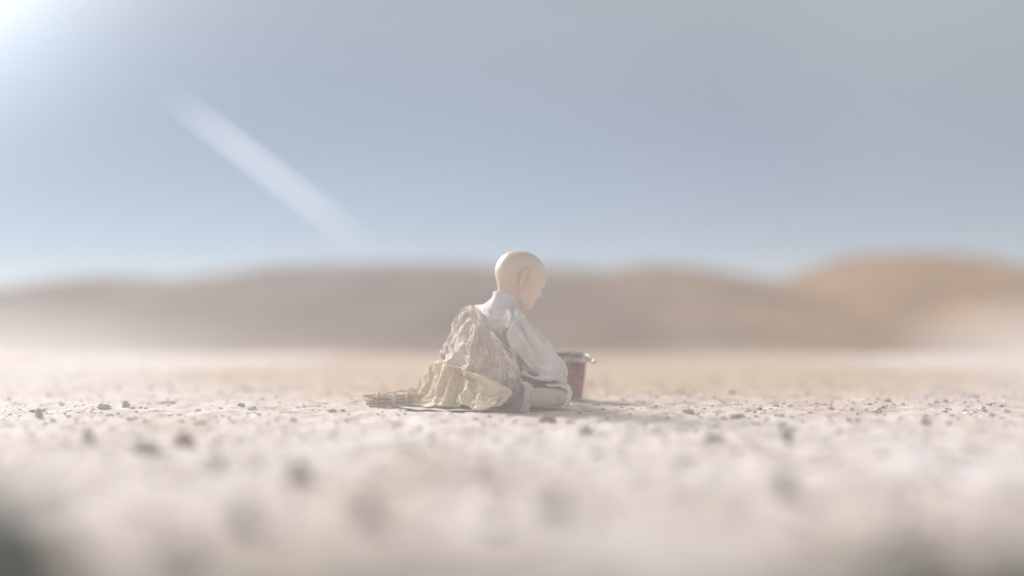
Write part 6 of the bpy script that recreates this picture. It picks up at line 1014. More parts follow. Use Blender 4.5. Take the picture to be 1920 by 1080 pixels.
-1,-5,2,-2,-1,-9,4,1,-8,1,0,-9,0,-2,-10,5,1,-8,3,0,-7,-7,-1,-9,-5,-4,-3,-2,5,-8,2,2,-10,-6,-3,-7,-3,-4,-5,-6,-2,-8,-2,-2,-6,-5,-2,-13,5,2,-4,-12,-1,-3,-8,-2,-5,-4,-3,-4,-7,3,-6,-6,-12,-6,-1,4,-9,-8,-4,-4,-6,-1,0,-11,-2,-1,-9,-3,1,-12,-6,-1,
1,-4,1,-1,-2,-9,5,2,-8,2,1,-9,-1,-3,-9,4,1,-8,-2,-1,-8,-1,-1,-11,-5,-4,-4,1,7,-7,-1,-1,-10,-4,-1,-8,-3,-3,-6,-6,-2,-8,-4,-4,-4,-8,-4,-12,6,2,-4,-13,-1,-3,-8,-1,-5,-2,-3,-5,-6,2,-6,-8,-12,-3,-3,4,-9,-5,-4,-7,-7,-2,0,-11,-1,-1,-9,-5,1,-12,-5,2,
3,-4,0,-3,-2,-8,5,2,-7,4,3,-7,0,-4,-10,2,-1,-9,-2,-1,-7,0,0,-11,-3,-3,-5,1,7,-7,-1,-2,-10,-4,0,-9,-2,-2,-7,-6,-3,-8,-3,-3,-5,-11,-6,-8,4,0,-5,-9,3,-8,-9,-4,-3,-1,0,-6,-6,1,-6,-8,-13,-2,-3,5,-8,-5,-5,-7,-8,-2,1,-10,-1,1,-9,-4,0,-12,-7,0,
4,-3,1,-5,-3,-7,4,1,-8,5,4,-5,2,-1,-10,0,-4,-8,-1,-1,-8,0,0,-11,-1,-2,-6,1,7,-7,-1,-3,-10,-4,0,-9,-2,-2,-7,-6,-3,-8,-6,-3,-3,-10,-7,-9,3,0,-6,-9,2,-7,-6,-2,-8,1,4,-5,-8,-2,-5,-7,-13,-2,-3,5,-9,-6,-6,-6,-7,-2,0,-11,-1,0,-9,-4,4,-11,-6,-4,
3,-3,0,-5,-4,-6,1,0,-8,7,4,-5,4,2,-8,1,-2,-9,-1,-1,-7,-1,-3,-10,0,-2,-7,1,6,-8,-2,-3,-10,-4,0,-9,-2,-3,-7,-8,-3,-5,-7,-2,-2,-7,-7,-11,1,-2,-6,-8,2,-10,-2,2,-9,0,3,-6,-7,-3,-5,-8,-13,-2,-3,5,-8,-6,-6,-5,-8,-2,0,-10,-1,-1,-9,-4,0,-12,-6,4,
3,-4,0,-5,-4,-4,0,-1,-9,5,4,-4,7,3,-7,1,-2,-9,0,0,-7,0,0,-11,0,-4,-5,0,3,-9,-3,-4,-9,-3,1,-9,-3,-3,-7,-9,0,-3,-5,-4,-4,-4,-5,-14,1,1,-7,-8,-2,-9,-2,6,-8,-1,-2,-6,-6,-2,-6,-8,-13,-2,-3,5,-8,-6,-6,-6,-7,-2,0,-10,-2,-1,-9,-4,-1,-13,-6,1,
4,-3,1,-6,-5,-4,-1,-2,-8,4,4,-6,8,3,-4,1,-1,-9,0,0,-6,0,-1,-11,3,-1,-5,-2,0,-10,-3,-4,-9,-2,1,-9,-4,-3,-6,-10,0,-2,-1,-2,-7,-3,-2,-14,-3,-4,-4,-4,1,-12,-2,5,-8,-4,-4,-3,-4,0,-9,-7,-13,-3,-3,5,-8,-5,-7,-6,-7,-2,-1,-10,-2,-1,-9,-4,-1,-13,-6,0,
3,-3,0,-6,-6,-2,-1,-2,-8,3,2,-7,8,5,-3,2,-2,-8,-1,0,-6,-1,-1,-11,3,-1,-5,-1,-1,-9,-3,-3,-9,-1,1,-10,-5,-3,-5,-8,-1,-5,-7,-2,-3,-1,-2,-15,4,1,-5,-4,3,-12,-4,-1,-9,-3,-4,-3,-3,2,-8,-7,-13,-5,-2,4,-8,-6,-6,-6,-6,-3,-1,-10,-2,-1,-9,-4,-1,-13,-6,-1,
3,-4,0,-5,-5,-1,-2,-3,-7,2,1,-8,8,5,-1,1,-2,-8,1,0,-6,-2,-2,-10,2,0,-5,-2,-1,-9,2,-2,-10,-3,-1,-9,-6,-2,-4,-10,0,-4,-4,-3,-5,2,1,-14,-1,-4,-6,-4,4,-12,0,0,-9,-2,-4,-4,-2,4,-8,-6,-13,-6,-3,4,-9,-6,-7,-5,-6,-2,-3,-10,-3,-1,-8,-4,-1,-13,-7,0,
4,-3,0,-6,-6,1,-1,-2,-8,-1,-1,-7,8,5,-1,4,0,-8,-1,-2,-5,0,0,-10,-1,-4,-5,2,3,-9,-1,-4,-9,-3,-1,-8,-8,-1,-3,-4,-2,-9,-7,-3,-3,1,1,-14,3,4,-5,-3,0,-12,-4,-3,-8,2,-1,-7,-2,3,-8,-6,-13,-7,-3,4,-9,-5,-7,-6,-6,-3,-2,-10,-3,-2,-8,-5,-1,-13,-6,0,
1,-4,-1,-4,-7,3,1,0,-8,-3,-2,-7,9,4,-2,3,0,-7,-3,-2,-5,0,-1,-10,-1,-4,-5,0,3,-9,0,-4,-9,-6,0,-7,-7,-2,-3,-2,-2,-10,-5,-4,-5,5,6,-12,2,1,-6,-3,1,-12,-2,-2,-10,-1,-3,-5,-4,1,-8,-8,-13,-5,-5,4,-8,-1,-7,-8,-6,-3,-2,-9,-4,-2,-9,-5,-1,-12,-7,-1,
0,-5,0,0,-6,4,0,0,-9,-2,-2,-6,9,4,-2,1,-1,-9,-3,-4,-4,-1,-1,-10,2,-2,-5,-2,1,-9,-9,0,-6,-4,-2,-7,0,-4,-7,-6,-3,-7,4,4,-6,1,-2,-14,0,1,-7,-7,1,-10,1,-2,-10,-2,-4,-5,-6,2,-6,-3,-14,-6,-6,4,-8,-2,-7,-8,-6,-3,-1,-8,-4,-3,-9,-6,-2,-12,-7,0,
1,-5,0,9,-4,7,-2,-1,-11,-8,-2,-7,10,2,-2,1,-1,-9,-3,-4,-5,-1,-1,-10,-5,-1,-2,-4,3,-8,-2,-5,-9,-2,-1,-9,-6,-4,-4,4,3,-8,-1,-3,-7,-2,-2,-14,-4,3,-5,-5,-1,-11,3,-3,-9,0,-3,-6,-9,2,-4,-4,-14,-7,-1,3,-9,-3,-7,-7,-6,-3,-2,-9,-5,-2,-9,-4,2,-9,-8,-6,
1,-5,-1,16,-1,8,0,-1,-9,-15,-2,-6,7,-2,-7,-3,-1,-8,4,-4,-4,-7,0,-9,-5,-3,-3,-1,2,-8,0,-4,-10,-7,-1,-6,4,1,-6,0,-2,-10,-2,-3,-7,-10,1,-10,-2,0,-6,-2,-2,-12,-1,-1,-10,4,-5,-3,-5,1,-8,-6,-13,-5,-5,3,-7,0,-7,-8,-6,-4,-2,-9,-3,3,-6,-6,-5,-9,-9,-6,
0,-4,0,16,0,9,3,-2,-7,-15,-4,-9,2,-2,-9,-4,0,-7,5,-5,-3,-10,0,-6,1,-4,-6,1,2,-9,-6,-4,-7,2,3,-9,0,-4,-7,-3,-2,-9,-7,1,-3,0,-2,-14,-1,0,-7,-4,-2,-11,-6,-2,-8,2,-4,-6,2,1,-8,-6,-14,-5,-8,2,-4,1,-7,-7,-7,-2,3,-6,-5,-6,-6,-6,-5,-10,-9,-4,
0,-5,-1,14,1,10,7,-3,-7,-14,-6,-6,-5,1,-11,-3,-2,-8,5,-5,-3,-1,3,-10,-2,-7,-2,-5,1,-8,3,-1,-10,-1,0,-9,-4,-4,-6,-8,2,-6,3,-2,-7,-4,-4,-13,0,0,-7,-8,-2,-9,-2,-3,-9,5,-2,-4,-3,0,-8,-2,-14,-8,-5,5,-6,-6,-9,2,-4,-4,-5,-5,-5,-6,-6,-7,-4,-10,-9,0,
1,-5,-1,14,1,12,8,-3,-6,-9,-2,-12,-10,-4,-8,-7,-2,-5,2,-3,-7,8,2,-8,0,-5,-6,-7,-1,-6,1,-2,-11,-5,-1,-7,-8,0,-2,2,-1,-10,-5,-3,-6,-3,-4,-13,2,-1,-7,-8,-2,-9,4,-2,-8,2,-4,-5,-3,1,-9,-9,-12,-4,2,3,-8,-6,-9,-1,-4,-4,-4,-4,-6,-7,-7,-7,0,-9,-9,-4,
0,-4,-1,15,-2,10,6,-2,-3,-4,-5,-10,-7,-2,-10,-13,0,-4,7,0,-5,2,-3,-11,-2,-5,-6,-1,0,-9,-9,1,-5,-6,-1,-7,3,-4,-7,-6,-1,-8,0,-4,-7,-5,-4,-13,3,0,-6,-8,-3,-9,1,-1,-10,5,-5,-2,-7,2,-6,-4,-14,-7,3,3,-8,-5,-9,-3,-2,-2,-7,-7,-7,-1,-6,-7,-4,-9,-10,-2,
1,-5,0,16,-4,7,6,-1,-6,-2,-10,-6,-10,6,1,-9,-3,-12,3,0,-8,-1,-3,-10,-6,4,-3,-2,-4,-8,-4,-5,-8,0,0,-9,-5,-4,-4,0,-2,-10,-5,-4,-5,-3,-5,-13,3,0,-7,-5,-3,-10,-1,-2,-9,3,-3,-5,-1,3,-7,-5,-16,-1,1,3,-9,-2,-7,-9,-4,-5,-1,-6,-7,-4,-6,-8,-1,-9,-9,-4,
4,-3,-1,12,-7,8,9,2,-4,2,1,-12,-9,-6,1,-8,-4,-1,1,-2,-8,-11,5,-10,-6,-2,-4,0,-4,-7,3,-3,-10,-5,-3,-7,-4,-4,-6,-1,-3,-9,0,-2,-7,0,-2,-14,3,2,-6,-5,-2,-11,-1,0,-9,2,-6,-3,0,2,-9,-5,-15,-1,1,3,-8,-2,-7,-9,-4,-6,-2,-5,-7,-4,-6,-7,-4,-9,-10,-3,
5,-3,-1,12,-4,5,9,0,5,0,-1,-10,-4,-8,-5,-9,-3,1,3,4,-4,-7,-4,-10,-7,2,-4,-6,-6,-6,0,-4,-9,-1,-2,-8,0,0,-8,-1,-1,-10,0,0,-8,-1,1,-14,1,5,-4,-5,-2,-11,1,-6,-7,2,-1,-7,1,-2,-8,-4,-16,0,1,4,-9,-2,-8,-9,-4,-6,-2,-5,-7,-4,-6,-8,-4,-8,-10,-5,
6,-2,0,8,-7,2,9,0,1,-2,-5,6,-10,-1,-7,4,-4,-1,2,-4,-8,-7,7,-1,-5,-5,-7,1,-4,-7,-4,5,-10,-5,2,-8,2,-2,-8,-1,1,-10,1,-3,-7,-3,3,-14,4,-3,-5,-5,2,-10,0,-3,-9,3,-5,-4,1,-2,-8,-4,-15,-2,1,3,-9,-2,-8,-8,-4,-6,-2,-5,-8,-3,-6,-7,-3,-9,-10,-3,
5,-2,-1,9,-4,-5,10,4,2,-6,-2,0,-3,-8,0,-8,7,0,-2,-3,-6,8,-8,1,-7,-2,2,-4,9,-9,2,-1,-10,-3,2,-9,1,-3,-8,0,-2,-9,1,-2,-8,-2,-5,-13,3,4,-4,-5,2,-11,1,-3,-9,2,-3,-6,2,-5,-6,-3,-16,-4,1,4,-8,-3,-10,-7,-4,-5,-2,-7,-8,0,-7,-7,-2,-8,-10,-4,
5,-3,-1,3,7,-11,10,1,4,-2,-3,-5,-4,-9,-3,-2,0,12,-6,-3,-8,-3,-6,-7,-5,-1,4,4,3,2,-3,0,-9,-1,-2,-10,8,3,-3,0,-3,-10,1,-1,-8,0,1,-14,4,-2,-6,-9,-1,-7,-3,-3,-8,5,0,-5,6,-1,-7,-1,-15,-7,-1,6,-6,-6,-12,-5,-2,-6,-3,-9,-5,1,-4,-9,-3,-5,-8,-9,
-1,-5,-1,2,8,-7,5,3,-10,9,-7,-1,-4,-5,-1,-9,5,7,-3,-13,-7,-1,-8,8,-5,-7,3,-2,8,-10,3,0,-12,4,2,-6,10,4,-2,0,0,-10,2,-1,-8,-8,-8,-8,-4,-1,-6,3,0,-12,-1,-2,-8,-6,-3,-4,2,1,-7,1,-16,-6,4,4,-6,-9,-11,0,-6,-4,-2,-1,-7,-8,-3,-4,-8,-4,-10,-8,
-1,-6,0,4,6,-8,7,4,-7,5,-2,7,-7,-9,-4,-6,4,0,0,-12,0,-6,-10,-9,3,12,0,-2,-2,-6,9,-9,-8,4,7,-4,7,3,-4,-1,-2,-9,-5,-6,-4,-2,-4,-13,-3,0,-6,-2,-3,-11,-5,-3,-7,-6,-3,-2,0,1,-8,1,-15,-7,4,3,-8,-7,-11,2,-7,-4,-2,-3,-6,-8,0,-5,-9,1,-8,-11,
-1,-5,-1,10,9,0,-2,-1,-6,-6,3,6,-5,-13,0,8,0,-4,-2,1,-9,5,-10,-10,4,9,-1,-2,5,-7,9,-11,-3,4,-1,-8,-3,-4,-4,-7,-2,-6,3,-6,-5,-7,-4,-12,-1,0,-7,-4,-4,-10,-5,-3,-7,-7,-3,-3,-1,1,-7,4,-15,-5,3,3,-9,-9,-7,-6,-1,-6,-1,-6,-8,-5,4,-5,-8,-9,-6,-7,
-1,-6,0,8,8,-3,9,4,1,-12,-2,5,-3,-12,-5,1,0,-10,6,6,-1,10,-2,-12,5,-4,-5,-6,1,-2,4,-11,-5,0,-1,-7,-9,0,1,1,-6,-8,-4,-4,-5,-7,-4,-12,1,-1,-7,-6,-3,-9,-3,-4,-8,3,-3,-6,-6,-1,-5,-1,-14,-8,1,5,-7,1,-8,-11,-4,-4,-4,1,-10,1,-8,-5,-4,-4,-8,-10,
1,-4,-1,11,11,-2,8,2,-9,-10,4,7,-7,-7,7,6,-5,-4,0,-1,-13,4,8,-5,7,-13,-4,2,-12,-6,1,-3,-4,-7,6,-3,-2,-6,-6,-4,-5,-6,0,-5,-7,-5,-5,-12,1,0,-7,-6,-3,-9,-1,-3,-8,1,-5,-5,-3,2,-7,-2,-15,-8,-2,4,-6,-1,-9,-9,3,0,-7,-5,-6,-6,-1,-10,0,-6,-10,-5,
3,-4,-1,10,13,-8,10,6,-10,-12,1,-2,-1,-7,12,0,-6,9,-1,4,-6,11,4,-12,-5,-12,6,8,-10,-7,4,1,-12,-5,-3,-7,-3,-3,-7,-4,-8,-3,0,-4,-6,-4,-2,-13,1,-4,-6,-8,-4,-8,-1,-3,-8,3,-1,-6,-2,1,-8,-1,-13,-9,-5,4,-6,1,-10,-8,0,-5,-4,-2,1,-10,-2,-9,-4,-5,-13,0,
3,-3,0,12,13,-5,8,4,-13,-8,7,-5,1,-9,4,0,-3,14,-4,-6,0,9,5,-14,-3,-6,5,3,0,-10,7,-12,-4,-2,2,-9,-4,-6,-5,-3,-7,-5,-2,0,-7,-3,-5,-13,-3,3,-5,-3,-7,-8,-3,-2,-9,5,-4,-4,-4,-4,-5,1,-8,-14,-4,4,-6,0,-10,-7,0,-5,-5,-2,0,-10,-1,-9,0,-4,-12,-5,
3,-3,-1,10,10,-4,9,9,-4,-4,5,-10,0,-5,-8,-1,-4,9,1,-9,11,4,1,-6,2,0,-7,0,6,-7,7,-13,-3,-6,-6,-3,0,-4,-8,-5,0,-7,0,-2,-8,-7,-1,-12,2,-4,-5,-7,-1,-8,-1,-3,-9,3,-3,-6,-1,-6,-4,2,-11,-12,-4,5,-6,-3,-6,-11,-1,-4,-5,4,-6,-7,-2,-9,1,-4,-10,-8,
3,-4,-1,10,9,1,11,6,-5,-3,9,-4,3,0,-14,-4,-5,4,2,-7,11,3,-9,-9,4,4,-1,-2,8,-2,5,-11,-5,-4,-5,-7,-4,1,-7,-2,-2,-9,-1,-1,-8,-4,-9,-10,0,3,-6,-6,-4,-8,0,-6,-7,3,-3,-6,-1,-2,-7,2,-10,-12,-3,2,-7,-5,-3,-11,-1,-3,-6,5,-9,-1,-1,-9,-3,-4,-9,-8,
3,-3,0,11,10,-4,9,6,8,3,8,-4,-3,-4,-11,3,4,3,-1,-7,-5,7,-11,0,5,-4,-7,-6,9,4,2,3,-12,-6,-7,-5,0,-3,-7,-2,0,-9,-1,-7,-4,-5,-1,-12,2,0,-6,-6,-4,-9,-1,-4,-7,4,-6,-3,-1,-4,-7,0,-4,-15,-1,-3,-8,-5,1,-11,-2,-3,-6,2,-8,-5,0,-9,-3,1,-13,-1,
3,-3,-1,12,5,4,5,13,-4,7,5,6,-3,-3,-8,7,4,-1,0,1,-6,4,-8,-2,6,-13,-5,-5,4,-1,-3,6,-9,-4,-7,-6,-2,-6,-5,-1,1,-9,1,-3,-6,-5,2,-12,1,2,-7,-5,-4,-9,0,-7,-4,-1,-1,-8,1,-4,-5,0,-4,-15,-3,-2,-8,0,-5,-12,-2,-1,-6,3,-8,-5,-1,-9,-4,0,-12,-3,
3,-4,-1,4,3,-4,8,14,5,11,4,4,4,0,-6,6,5,0,0,2,-5,4,-3,-7,3,-10,-7,-5,-5,-3,-2,13,-4,-7,-7,-9,-1,-9,3,0,0,-10,-1,2,-7,-2,0,-14,2,-3,-5,-6,0,-10,-4,-4,-7,3,-5,-5,-2,0,-6,0,-3,-16,-1,-3,-8,0,-5,-11,1,-5,-5,2,-9,-4,-1,-9,0,1,-11,-7,
3,-3,-1,3,4,-6,4,8,6,12,7,-7,8,-1,5,6,5,4,2,4,-7,5,2,-8,1,-3,-5,-4,-10,-8,-5,9,-4,-1,-4,-8,-4,-14,-1,0,8,-3,1,-3,-7,-3,-3,-13,-2,-6,-4,-5,0,-9,0,2,-8,2,-1,-7,-2,-1,-7,0,-4,-15,0,-3,-8,-3,-10,-6,-2,-6,-3,2,-9,-4,5,-1,-8,1,-12,-3,
3,-3,0,4,5,-3,12,4,-1,4,6,-2,6,-1,-2,3,8,2,6,3,3,7,0,-3,-5,-7,-7,-7,-12,-10,-8,12,-6,13,-1,-6,-3,-8,-2,-2,5,-7,-1,-3,-5,-5,-5,-12,3,1,-6,-7,-4,-7,-2,-1,-8,1,-1,-7,3,2,-7,-4,-7,-14,2,-1,-7,-8,-9,-2,-2,-6,-3,8,-5,-5,4,-4,-8,3,-6,-10,
4,-3,-1,10,6,-3,8,4,2,4,5,-2,0,-10,-4,5,12,-6,3,7,6,8,-4,5,-1,-5,-11,-3,-10,-8,-17,3,-5,14,7,-2,3,2,-6,-2,-3,-8,0,-1,-7,-5,-3,-12,0,-5,-5,-5,4,-8,-2,-1,-8,1,-7,-3,-3,-2,-7,-1,-5,-14,4,0,-8,-9,-9,1,-3,-5,-2,5,-7,-6,6,-3,-6,0,-7,-10,
3,-3,-1,12,6,-3,7,1,3,5,8,0,-2,-10,-4,3,8,-3,2,3,-4,6,-4,8,-5,6,-7,3,-2,-9,-6,-10,-5,3,7,-1,7,2,-7,-5,-4,-7,0,-1,-7,-3,-1,-13,3,-1,-6,-6,-1,-8,-1,2,-9,1,-4,-6,-3,-6,-2,-3,-8,-13,5,2,-6,-9,-9,-1,-4,-4,2,3,-9,-6,6,-3,-6,-4,-6,-10,
3,-3,-1,13,7,-5,5,-1,7,6,7,-2,-1,0,-8,5,3,8,-5,1,-10,9,-3,4,-2,3,-5,-1,-3,-8,-6,-11,-3,4,7,-6,6,2,-3,1,1,-9,-2,-3,-6,-1,1,-12,1,-4,-5,-5,5,-9,0,-3,-8,-1,-5,-5,-2,-2,-6,-5,-13,-9,6,4,-4,-8,-10,-2,-5,-3,4,1,-10,-4,5,-3,-7,-6,-7,-9,
4,-3,0,14,6,-5,4,1,10,2,0,-5,0,3,-10,6,5,6,-6,-2,-6,10,2,-1,-3,3,-7,-5,-9,1,-5,-8,-6,6,5,-3,10,6,-3,1,-1,-9,0,-2,-8,-3,0,-13,3,-4,-4,-10,5,-6,0,-4,-8,2,-4,-5,0,-1,-7,-6,-13,-7,6,4,-5,-9,-10,-1,-4,-1,5,-1,-11,-3,3,-5,-6,-7,-6,-9,
3,-3,-1,13,4,-1,6,3,0,3,4,-1,-2,1,-7,5,2,5,-5,-1,-7,10,3,0,-1,0,-9,-4,-5,6,-5,-2,-8,4,-4,-4,1,9,-7,8,-6,-4,4,3,-6,-3,-2,-14,-4,-5,-2,-8,2,-7,-1,-3,-7,3,-4,-5,3,1,-7,-6,-13,-7,6,5,-4,-8,-10,-1,-4,-1,5,-1,-11,-2,0,-7,-5,-9,-4,-7,
3,-3,-1,11,8,6,6,-1,-6,4,5,-4,-3,-2,-5,5,3,2,-5,-1,-6,11,2,1,-2,0,-9,-6,-5,4,3,8,-2,5,1,-4,-6,-8,-7,2,6,-8,6,-7,-1,1,-4,-13,1,1,-8,-8,6,-5,0,-6,-6,3,-4,-4,1,-2,-7,-6,-13,-6,6,5,-2,-7,-10,-3,-5,-1,5,-3,-10,2,-7,-4,-5,-6,-7,-7,
3,-3,-1,11,6,2,7,3,-2,-4,3,-5,6,-3,-2,4,5,-3,-5,-5,-3,8,4,-1,-8,-3,-6,-6,-8,7,2,6,-6,8,5,-3,0,-2,-8,-5,3,-10,5,-5,-2,3,5,-10,3,-9,-1,-7,3,-9,5,-1,-6,3,-4,-3,0,-3,-6,-12,-9,-4,9,0,-3,-3,-11,-6,-8,0,-3,-1,-10,4,-7,-4,2,-10,-6,-3,
2,-4,0,9,5,-4,8,3,-1,-4,3,-2,8,0,-3,1,3,-4,-1,-6,2,6,6,-6,-6,-2,-4,-6,-10,4,-4,5,-5,2,3,-6,0,7,-12,0,-5,-9,7,-4,0,-4,6,-8,5,-7,7,0,-1,-11,3,-1,-7,5,-5,-1,-7,2,-4,-7,-14,-5,9,1,-5,-8,-6,-6,3,-5,-2,-9,-8,-2,-6,-7,5,-10,-5,-1,
1,-5,-1,12,8,3,5,0,-7,1,5,-2,5,-1,-4,4,5,-3,-3,-8,2,-5,7,-6,9,2,0,-3,-3,-8,-9,6,4,1,-6,-6,-6,-2,-20,12,-13,-3,1,-4,-3,-10,10,-7,4,1,8,5,0,-11,-1,-2,-7,6,-6,0,-5,1,-4,-10,-13,-1,1,5,-7,4,-10,-5,-2,-7,-5,-6,-9,-1,-10,1,-2,-8,-9,1,
2,-4,0,10,6,-2,9,5,3,1,1,-7,1,1,-10,6,4,-2,-7,-10,7,-2,5,-5,10,7,-7,5,7,-8,-7,-8,5,-15,-1,-3,-2,-7,-18,13,-12,-3,5,-5,-8,-9,4,-7,0,12,7,-1,0,-9,6,-7,0,2,-6,-3,-4,1,-5,-8,-13,-2,3,5,-4,-4,-10,-5,-1,-5,-6,-9,-6,2,-1,-5,-7,-10,-5,-4,
1,-4,-1,11,7,-3,8,3,5,5,1,-6,-3,6,-1,6,3,-6,0,-1,-6,-13,-4,-2,12,6,-10,6,7,-10,-10,-6,1,-14,-7,7,3,-4,-6,3,-8,-16,2,-10,-4,2,3,-11,-4,10,11,-1,-1,-9,6,-5,-2,4,-6,-1,-1,2,-8,-9,-14,-2,2,6,-4,-7,-8,-5,-4,-4,4,-3,-8,-8,-2,-7,-5,-7,-5,-7,
1,-5,0,11,10,1,6,0,-4,2,2,-5,5,4,1,8,6,-7,2,5,-10,-12,-4,-4,-3,-2,-7,7,8,-7,-7,-8,-5,-7,-7,9,-4,-5,-1,8,-5,-7,-6,3,-2,-5,0,-12,7,-3,1,-2,0,-8,7,-4,-4,3,-7,1,0,1,-7,-8,-12,-6,2,5,-4,-7,-7,3,-5,-5,-1,-8,-5,-7,-3,-3,-8,4,-11,-5,
2,-4,-1,10,8,-4,5,3,-2,-6,2,-4,5,4,1,7,6,-6,5,3,-12,-2,2,-12,-3,-7,0,-2,0,-7,-1,-9,0,-5,0,9,-3,-7,4,-1,5,-6,1,-4,-7,-4,-1,-11,5,-3,-3,-6,0,-8,7,-4,-2,4,-7,1,2,0,-7,-7,-12,-9,-2,6,-3,-7,-8,3,-5,-3,-3,-10,-4,-4,-2,-5,-8,5,-11,-2,
2,-5,0,7,8,-5,1,4,-6,-4,0,-1,3,7,-4,4,8,-6,16,-3,-12,1,3,-9,-4,-9,-3,-2,5,-3,-6,-15,5,-4,5,13,0,-6,-4,-2,2,-7,-1,-5,-5,-5,-1,-11,6,-2,-2,-6,0,-8,6,-4,0,3,-7,-1,-2,2,-6,-8,-9,-10,2,1,-7,-7,-7,2,-8,-2,2,-8,-6,-5,-2,-5,-7,6,-5,-10,
1,-4,-1,5,3,-4,3,8,-8,-2,1,-9,3,8,9,5,7,-7,9,-3,-15,9,2,-9,-5,-9,-4,-7,1,-5,1,-6,12,-5,1,11,1,-2,-8,-3,-2,-8,-1,-5,-5,-9,-2,-8,6,-3,-3,-8,0,-5,6,-5,-2,1,-4,-6,-6,3,0,-7,-11,-10,5,0,-7,-10,-2,-1,-6,-4,0,-6,-9,-1,1,-6,-7,1,-2,-12,
2,-4,0,3,3,-6,1,4,-6,4,7,-4,6,7,-3,7,6,-4,6,3,-9,3,-11,-12,-9,-4,-3,-7,3,-6,4,-4,7,1,-1,11,-6,-3,-4,-3,-3,-8,3,-5,-5,-9,-2,-8,4,-3,-4,-9,-1,-2,6,-4,-4,0,-5,-5,-4,4,-3,-11,-10,-5,5,0,-8,-9,-1,-4,-8,-4,0,1,-10,-4,-3,-6,-4,1,-3,-11,
1,-5,-1,2,4,-7,6,5,-3,3,7,-5,11,10,3,5,4,-8,4,0,-10,-7,-11,-5,2,0,-10,-6,2,-6,3,-5,8,-9,0,0,-5,-8,3,-2,0,-8,5,-7,-3,-9,-3,-9,5,-3,-5,-10,-1,0,1,-1,-8,3,-6,-4,-2,4,-4,-13,-10,3,1,1,-8,-7,-2,-7,-1,-5,-4,-1,-5,-9,2,-9,3,-6,-7,-7,
2,-4,-1,4,5,-5,6,6,-5,6,10,-5,9,7,-1,3,0,-13,5,1,-3,-9,-3,-5,-4,-8,4,-6,-1,-4,1,-7,-3,-5,3,0,3,-4,-4,-6,-5,-1,-2,-5,-4,-4,-4,-11,5,-2,-5,-10,-2,-1,-2,0,-7,1,-5,-6,-1,4,-5,-10,-12,6,-2,3,-6,-2,-3,-10,2,-3,-6,-2,-7,-8,-5,-6,0,4,-9,-4,
3,-4,0,5,7,-5,5,6,-5,5,5,-3,12,10,-5,6,0,-10,0,0,-8,-7,-1,-6,-7,-12,8,-3,9,-1,2,-10,-1,-5,0,-5,1,-6,-3,-7,-3,-5,-1,-7,-1,-6,-5,-10,4,-2,-6,-8,-1,-1,-5,-1,-7,-2,-4,-6,2,4,-6,-11,-11,4,2,4,-5,-3,-5,-8,-1,-4,-4,2,-5,-11,-7,-2,-4,8,-8,-2,
5,-2,-1,2,5,-7,5,5,-4,4,5,-4,6,7,-2,15,4,-7,4,-1,-9,-7,2,-6,-5,-1,10,-3,-4,-10,-8,-2,-8,1,-8,3,-3,3,-7,1,-9,0,-1,-7,0,-8,-8,-6,2,-5,-5,-8,0,-5,-2,0,-6,-1,-3,-7,0,3,-6,-11,-10,0,2,6,-5,-4,-9,0,-4,-4,-2,1,-8,-9,-1,6,-8,-5,4,-9,
4,-1,-1,1,2,-8,4,5,-4,3,4,-5,9,6,-5,12,6,-8,7,1,2,-2,0,-9,-8,0,1,-6,-3,-2,-3,-7,-8,-5,3,-5,0,-7,-3,-7,-1,-4,2,-6,-1,1,-12,1,3,-5,-6,-9,-2,-4,-2,3,-7,-1,0,-7,-1,-4,-5,-11,-9,-2,3,5,-4,-8,-5,-5,-3,-4,-2,3,-12,0,-5,0,-7,-2,5,-9,
5,-1,-1,-1,-2,-8,4,5,-4,4,4,-4,3,4,-6,12,6,-6,9,0,2,5,-2,-8,-6,5,-6,-6,-8,3,-6,3,-9,-2,2,-7,-4,-2,-6,-5,-5,-4,-4,-4,-4,1,-13,0,6,-1,-3,-3,-9,1,-4,-1,-6,1,5,-5,-2,-6,-4,-11,-8,-6,2,4,-6,-7,-4,-5,-3,-6,1,-1,-8,-8,-3,-7,2,-7,2,-8,
5,-2,-1,-1,-2,-7,0,2,-7,4,3,-5,4,6,2,5,1,-7,7,2,-2,0,0,-8,5,1,-2,-3,-3,-7,2,7,-4,-8,-4,-4,0,-2,-7,-5,-3,-5,-4,-6,-1,-6,-4,-11,5,-4,-4,4,-6,6,-4,-2,-5,-1,-4,-6,-1,4,-6,-8,-13,-2,2,3,-6,-8,-5,-5,-2,-5,3,-1,-5,-11,-3,-7,1,-9,-5,-3,
5,-1,-1,-1,-3,-7,-1,0,-7,3,3,-4,6,5,3,0,-1,-7,3,1,-4,9,1,-3,-8,-1,-3,7,3,-4,7,2,-10,-9,-4,-3,0,0,-6,-4,-2,-7,-4,-6,0,-3,2,-11,3,-1,-6,-3,-9,-2,3,-7,1,-2,-2,-7,2,6,-3,-9,-13,-3,1,0,-7,-8,-6,-4,-1,-4,4,0,-3,-12,-5,-5,-2,-8,-7,-1,
5,-1,-1,0,-2,-7,-3,-4,-5,2,2,-6,7,4,4,3,3,-7,-3,-5,-2,3,2,-7,7,2,-2,5,2,-2,4,1,-9,-7,-2,-2,-4,-4,-7,1,2,-7,-4,-6,-2,-5,-1,-11,6,2,-5,-4,0,-7,0,-7,-3,3,-6,0,0,4,-4,-10,-8,-7,1,-2,-7,-6,-9,0,-2,-1,6,0,-7,-11,-4,-5,-5,-7,-6,-2,
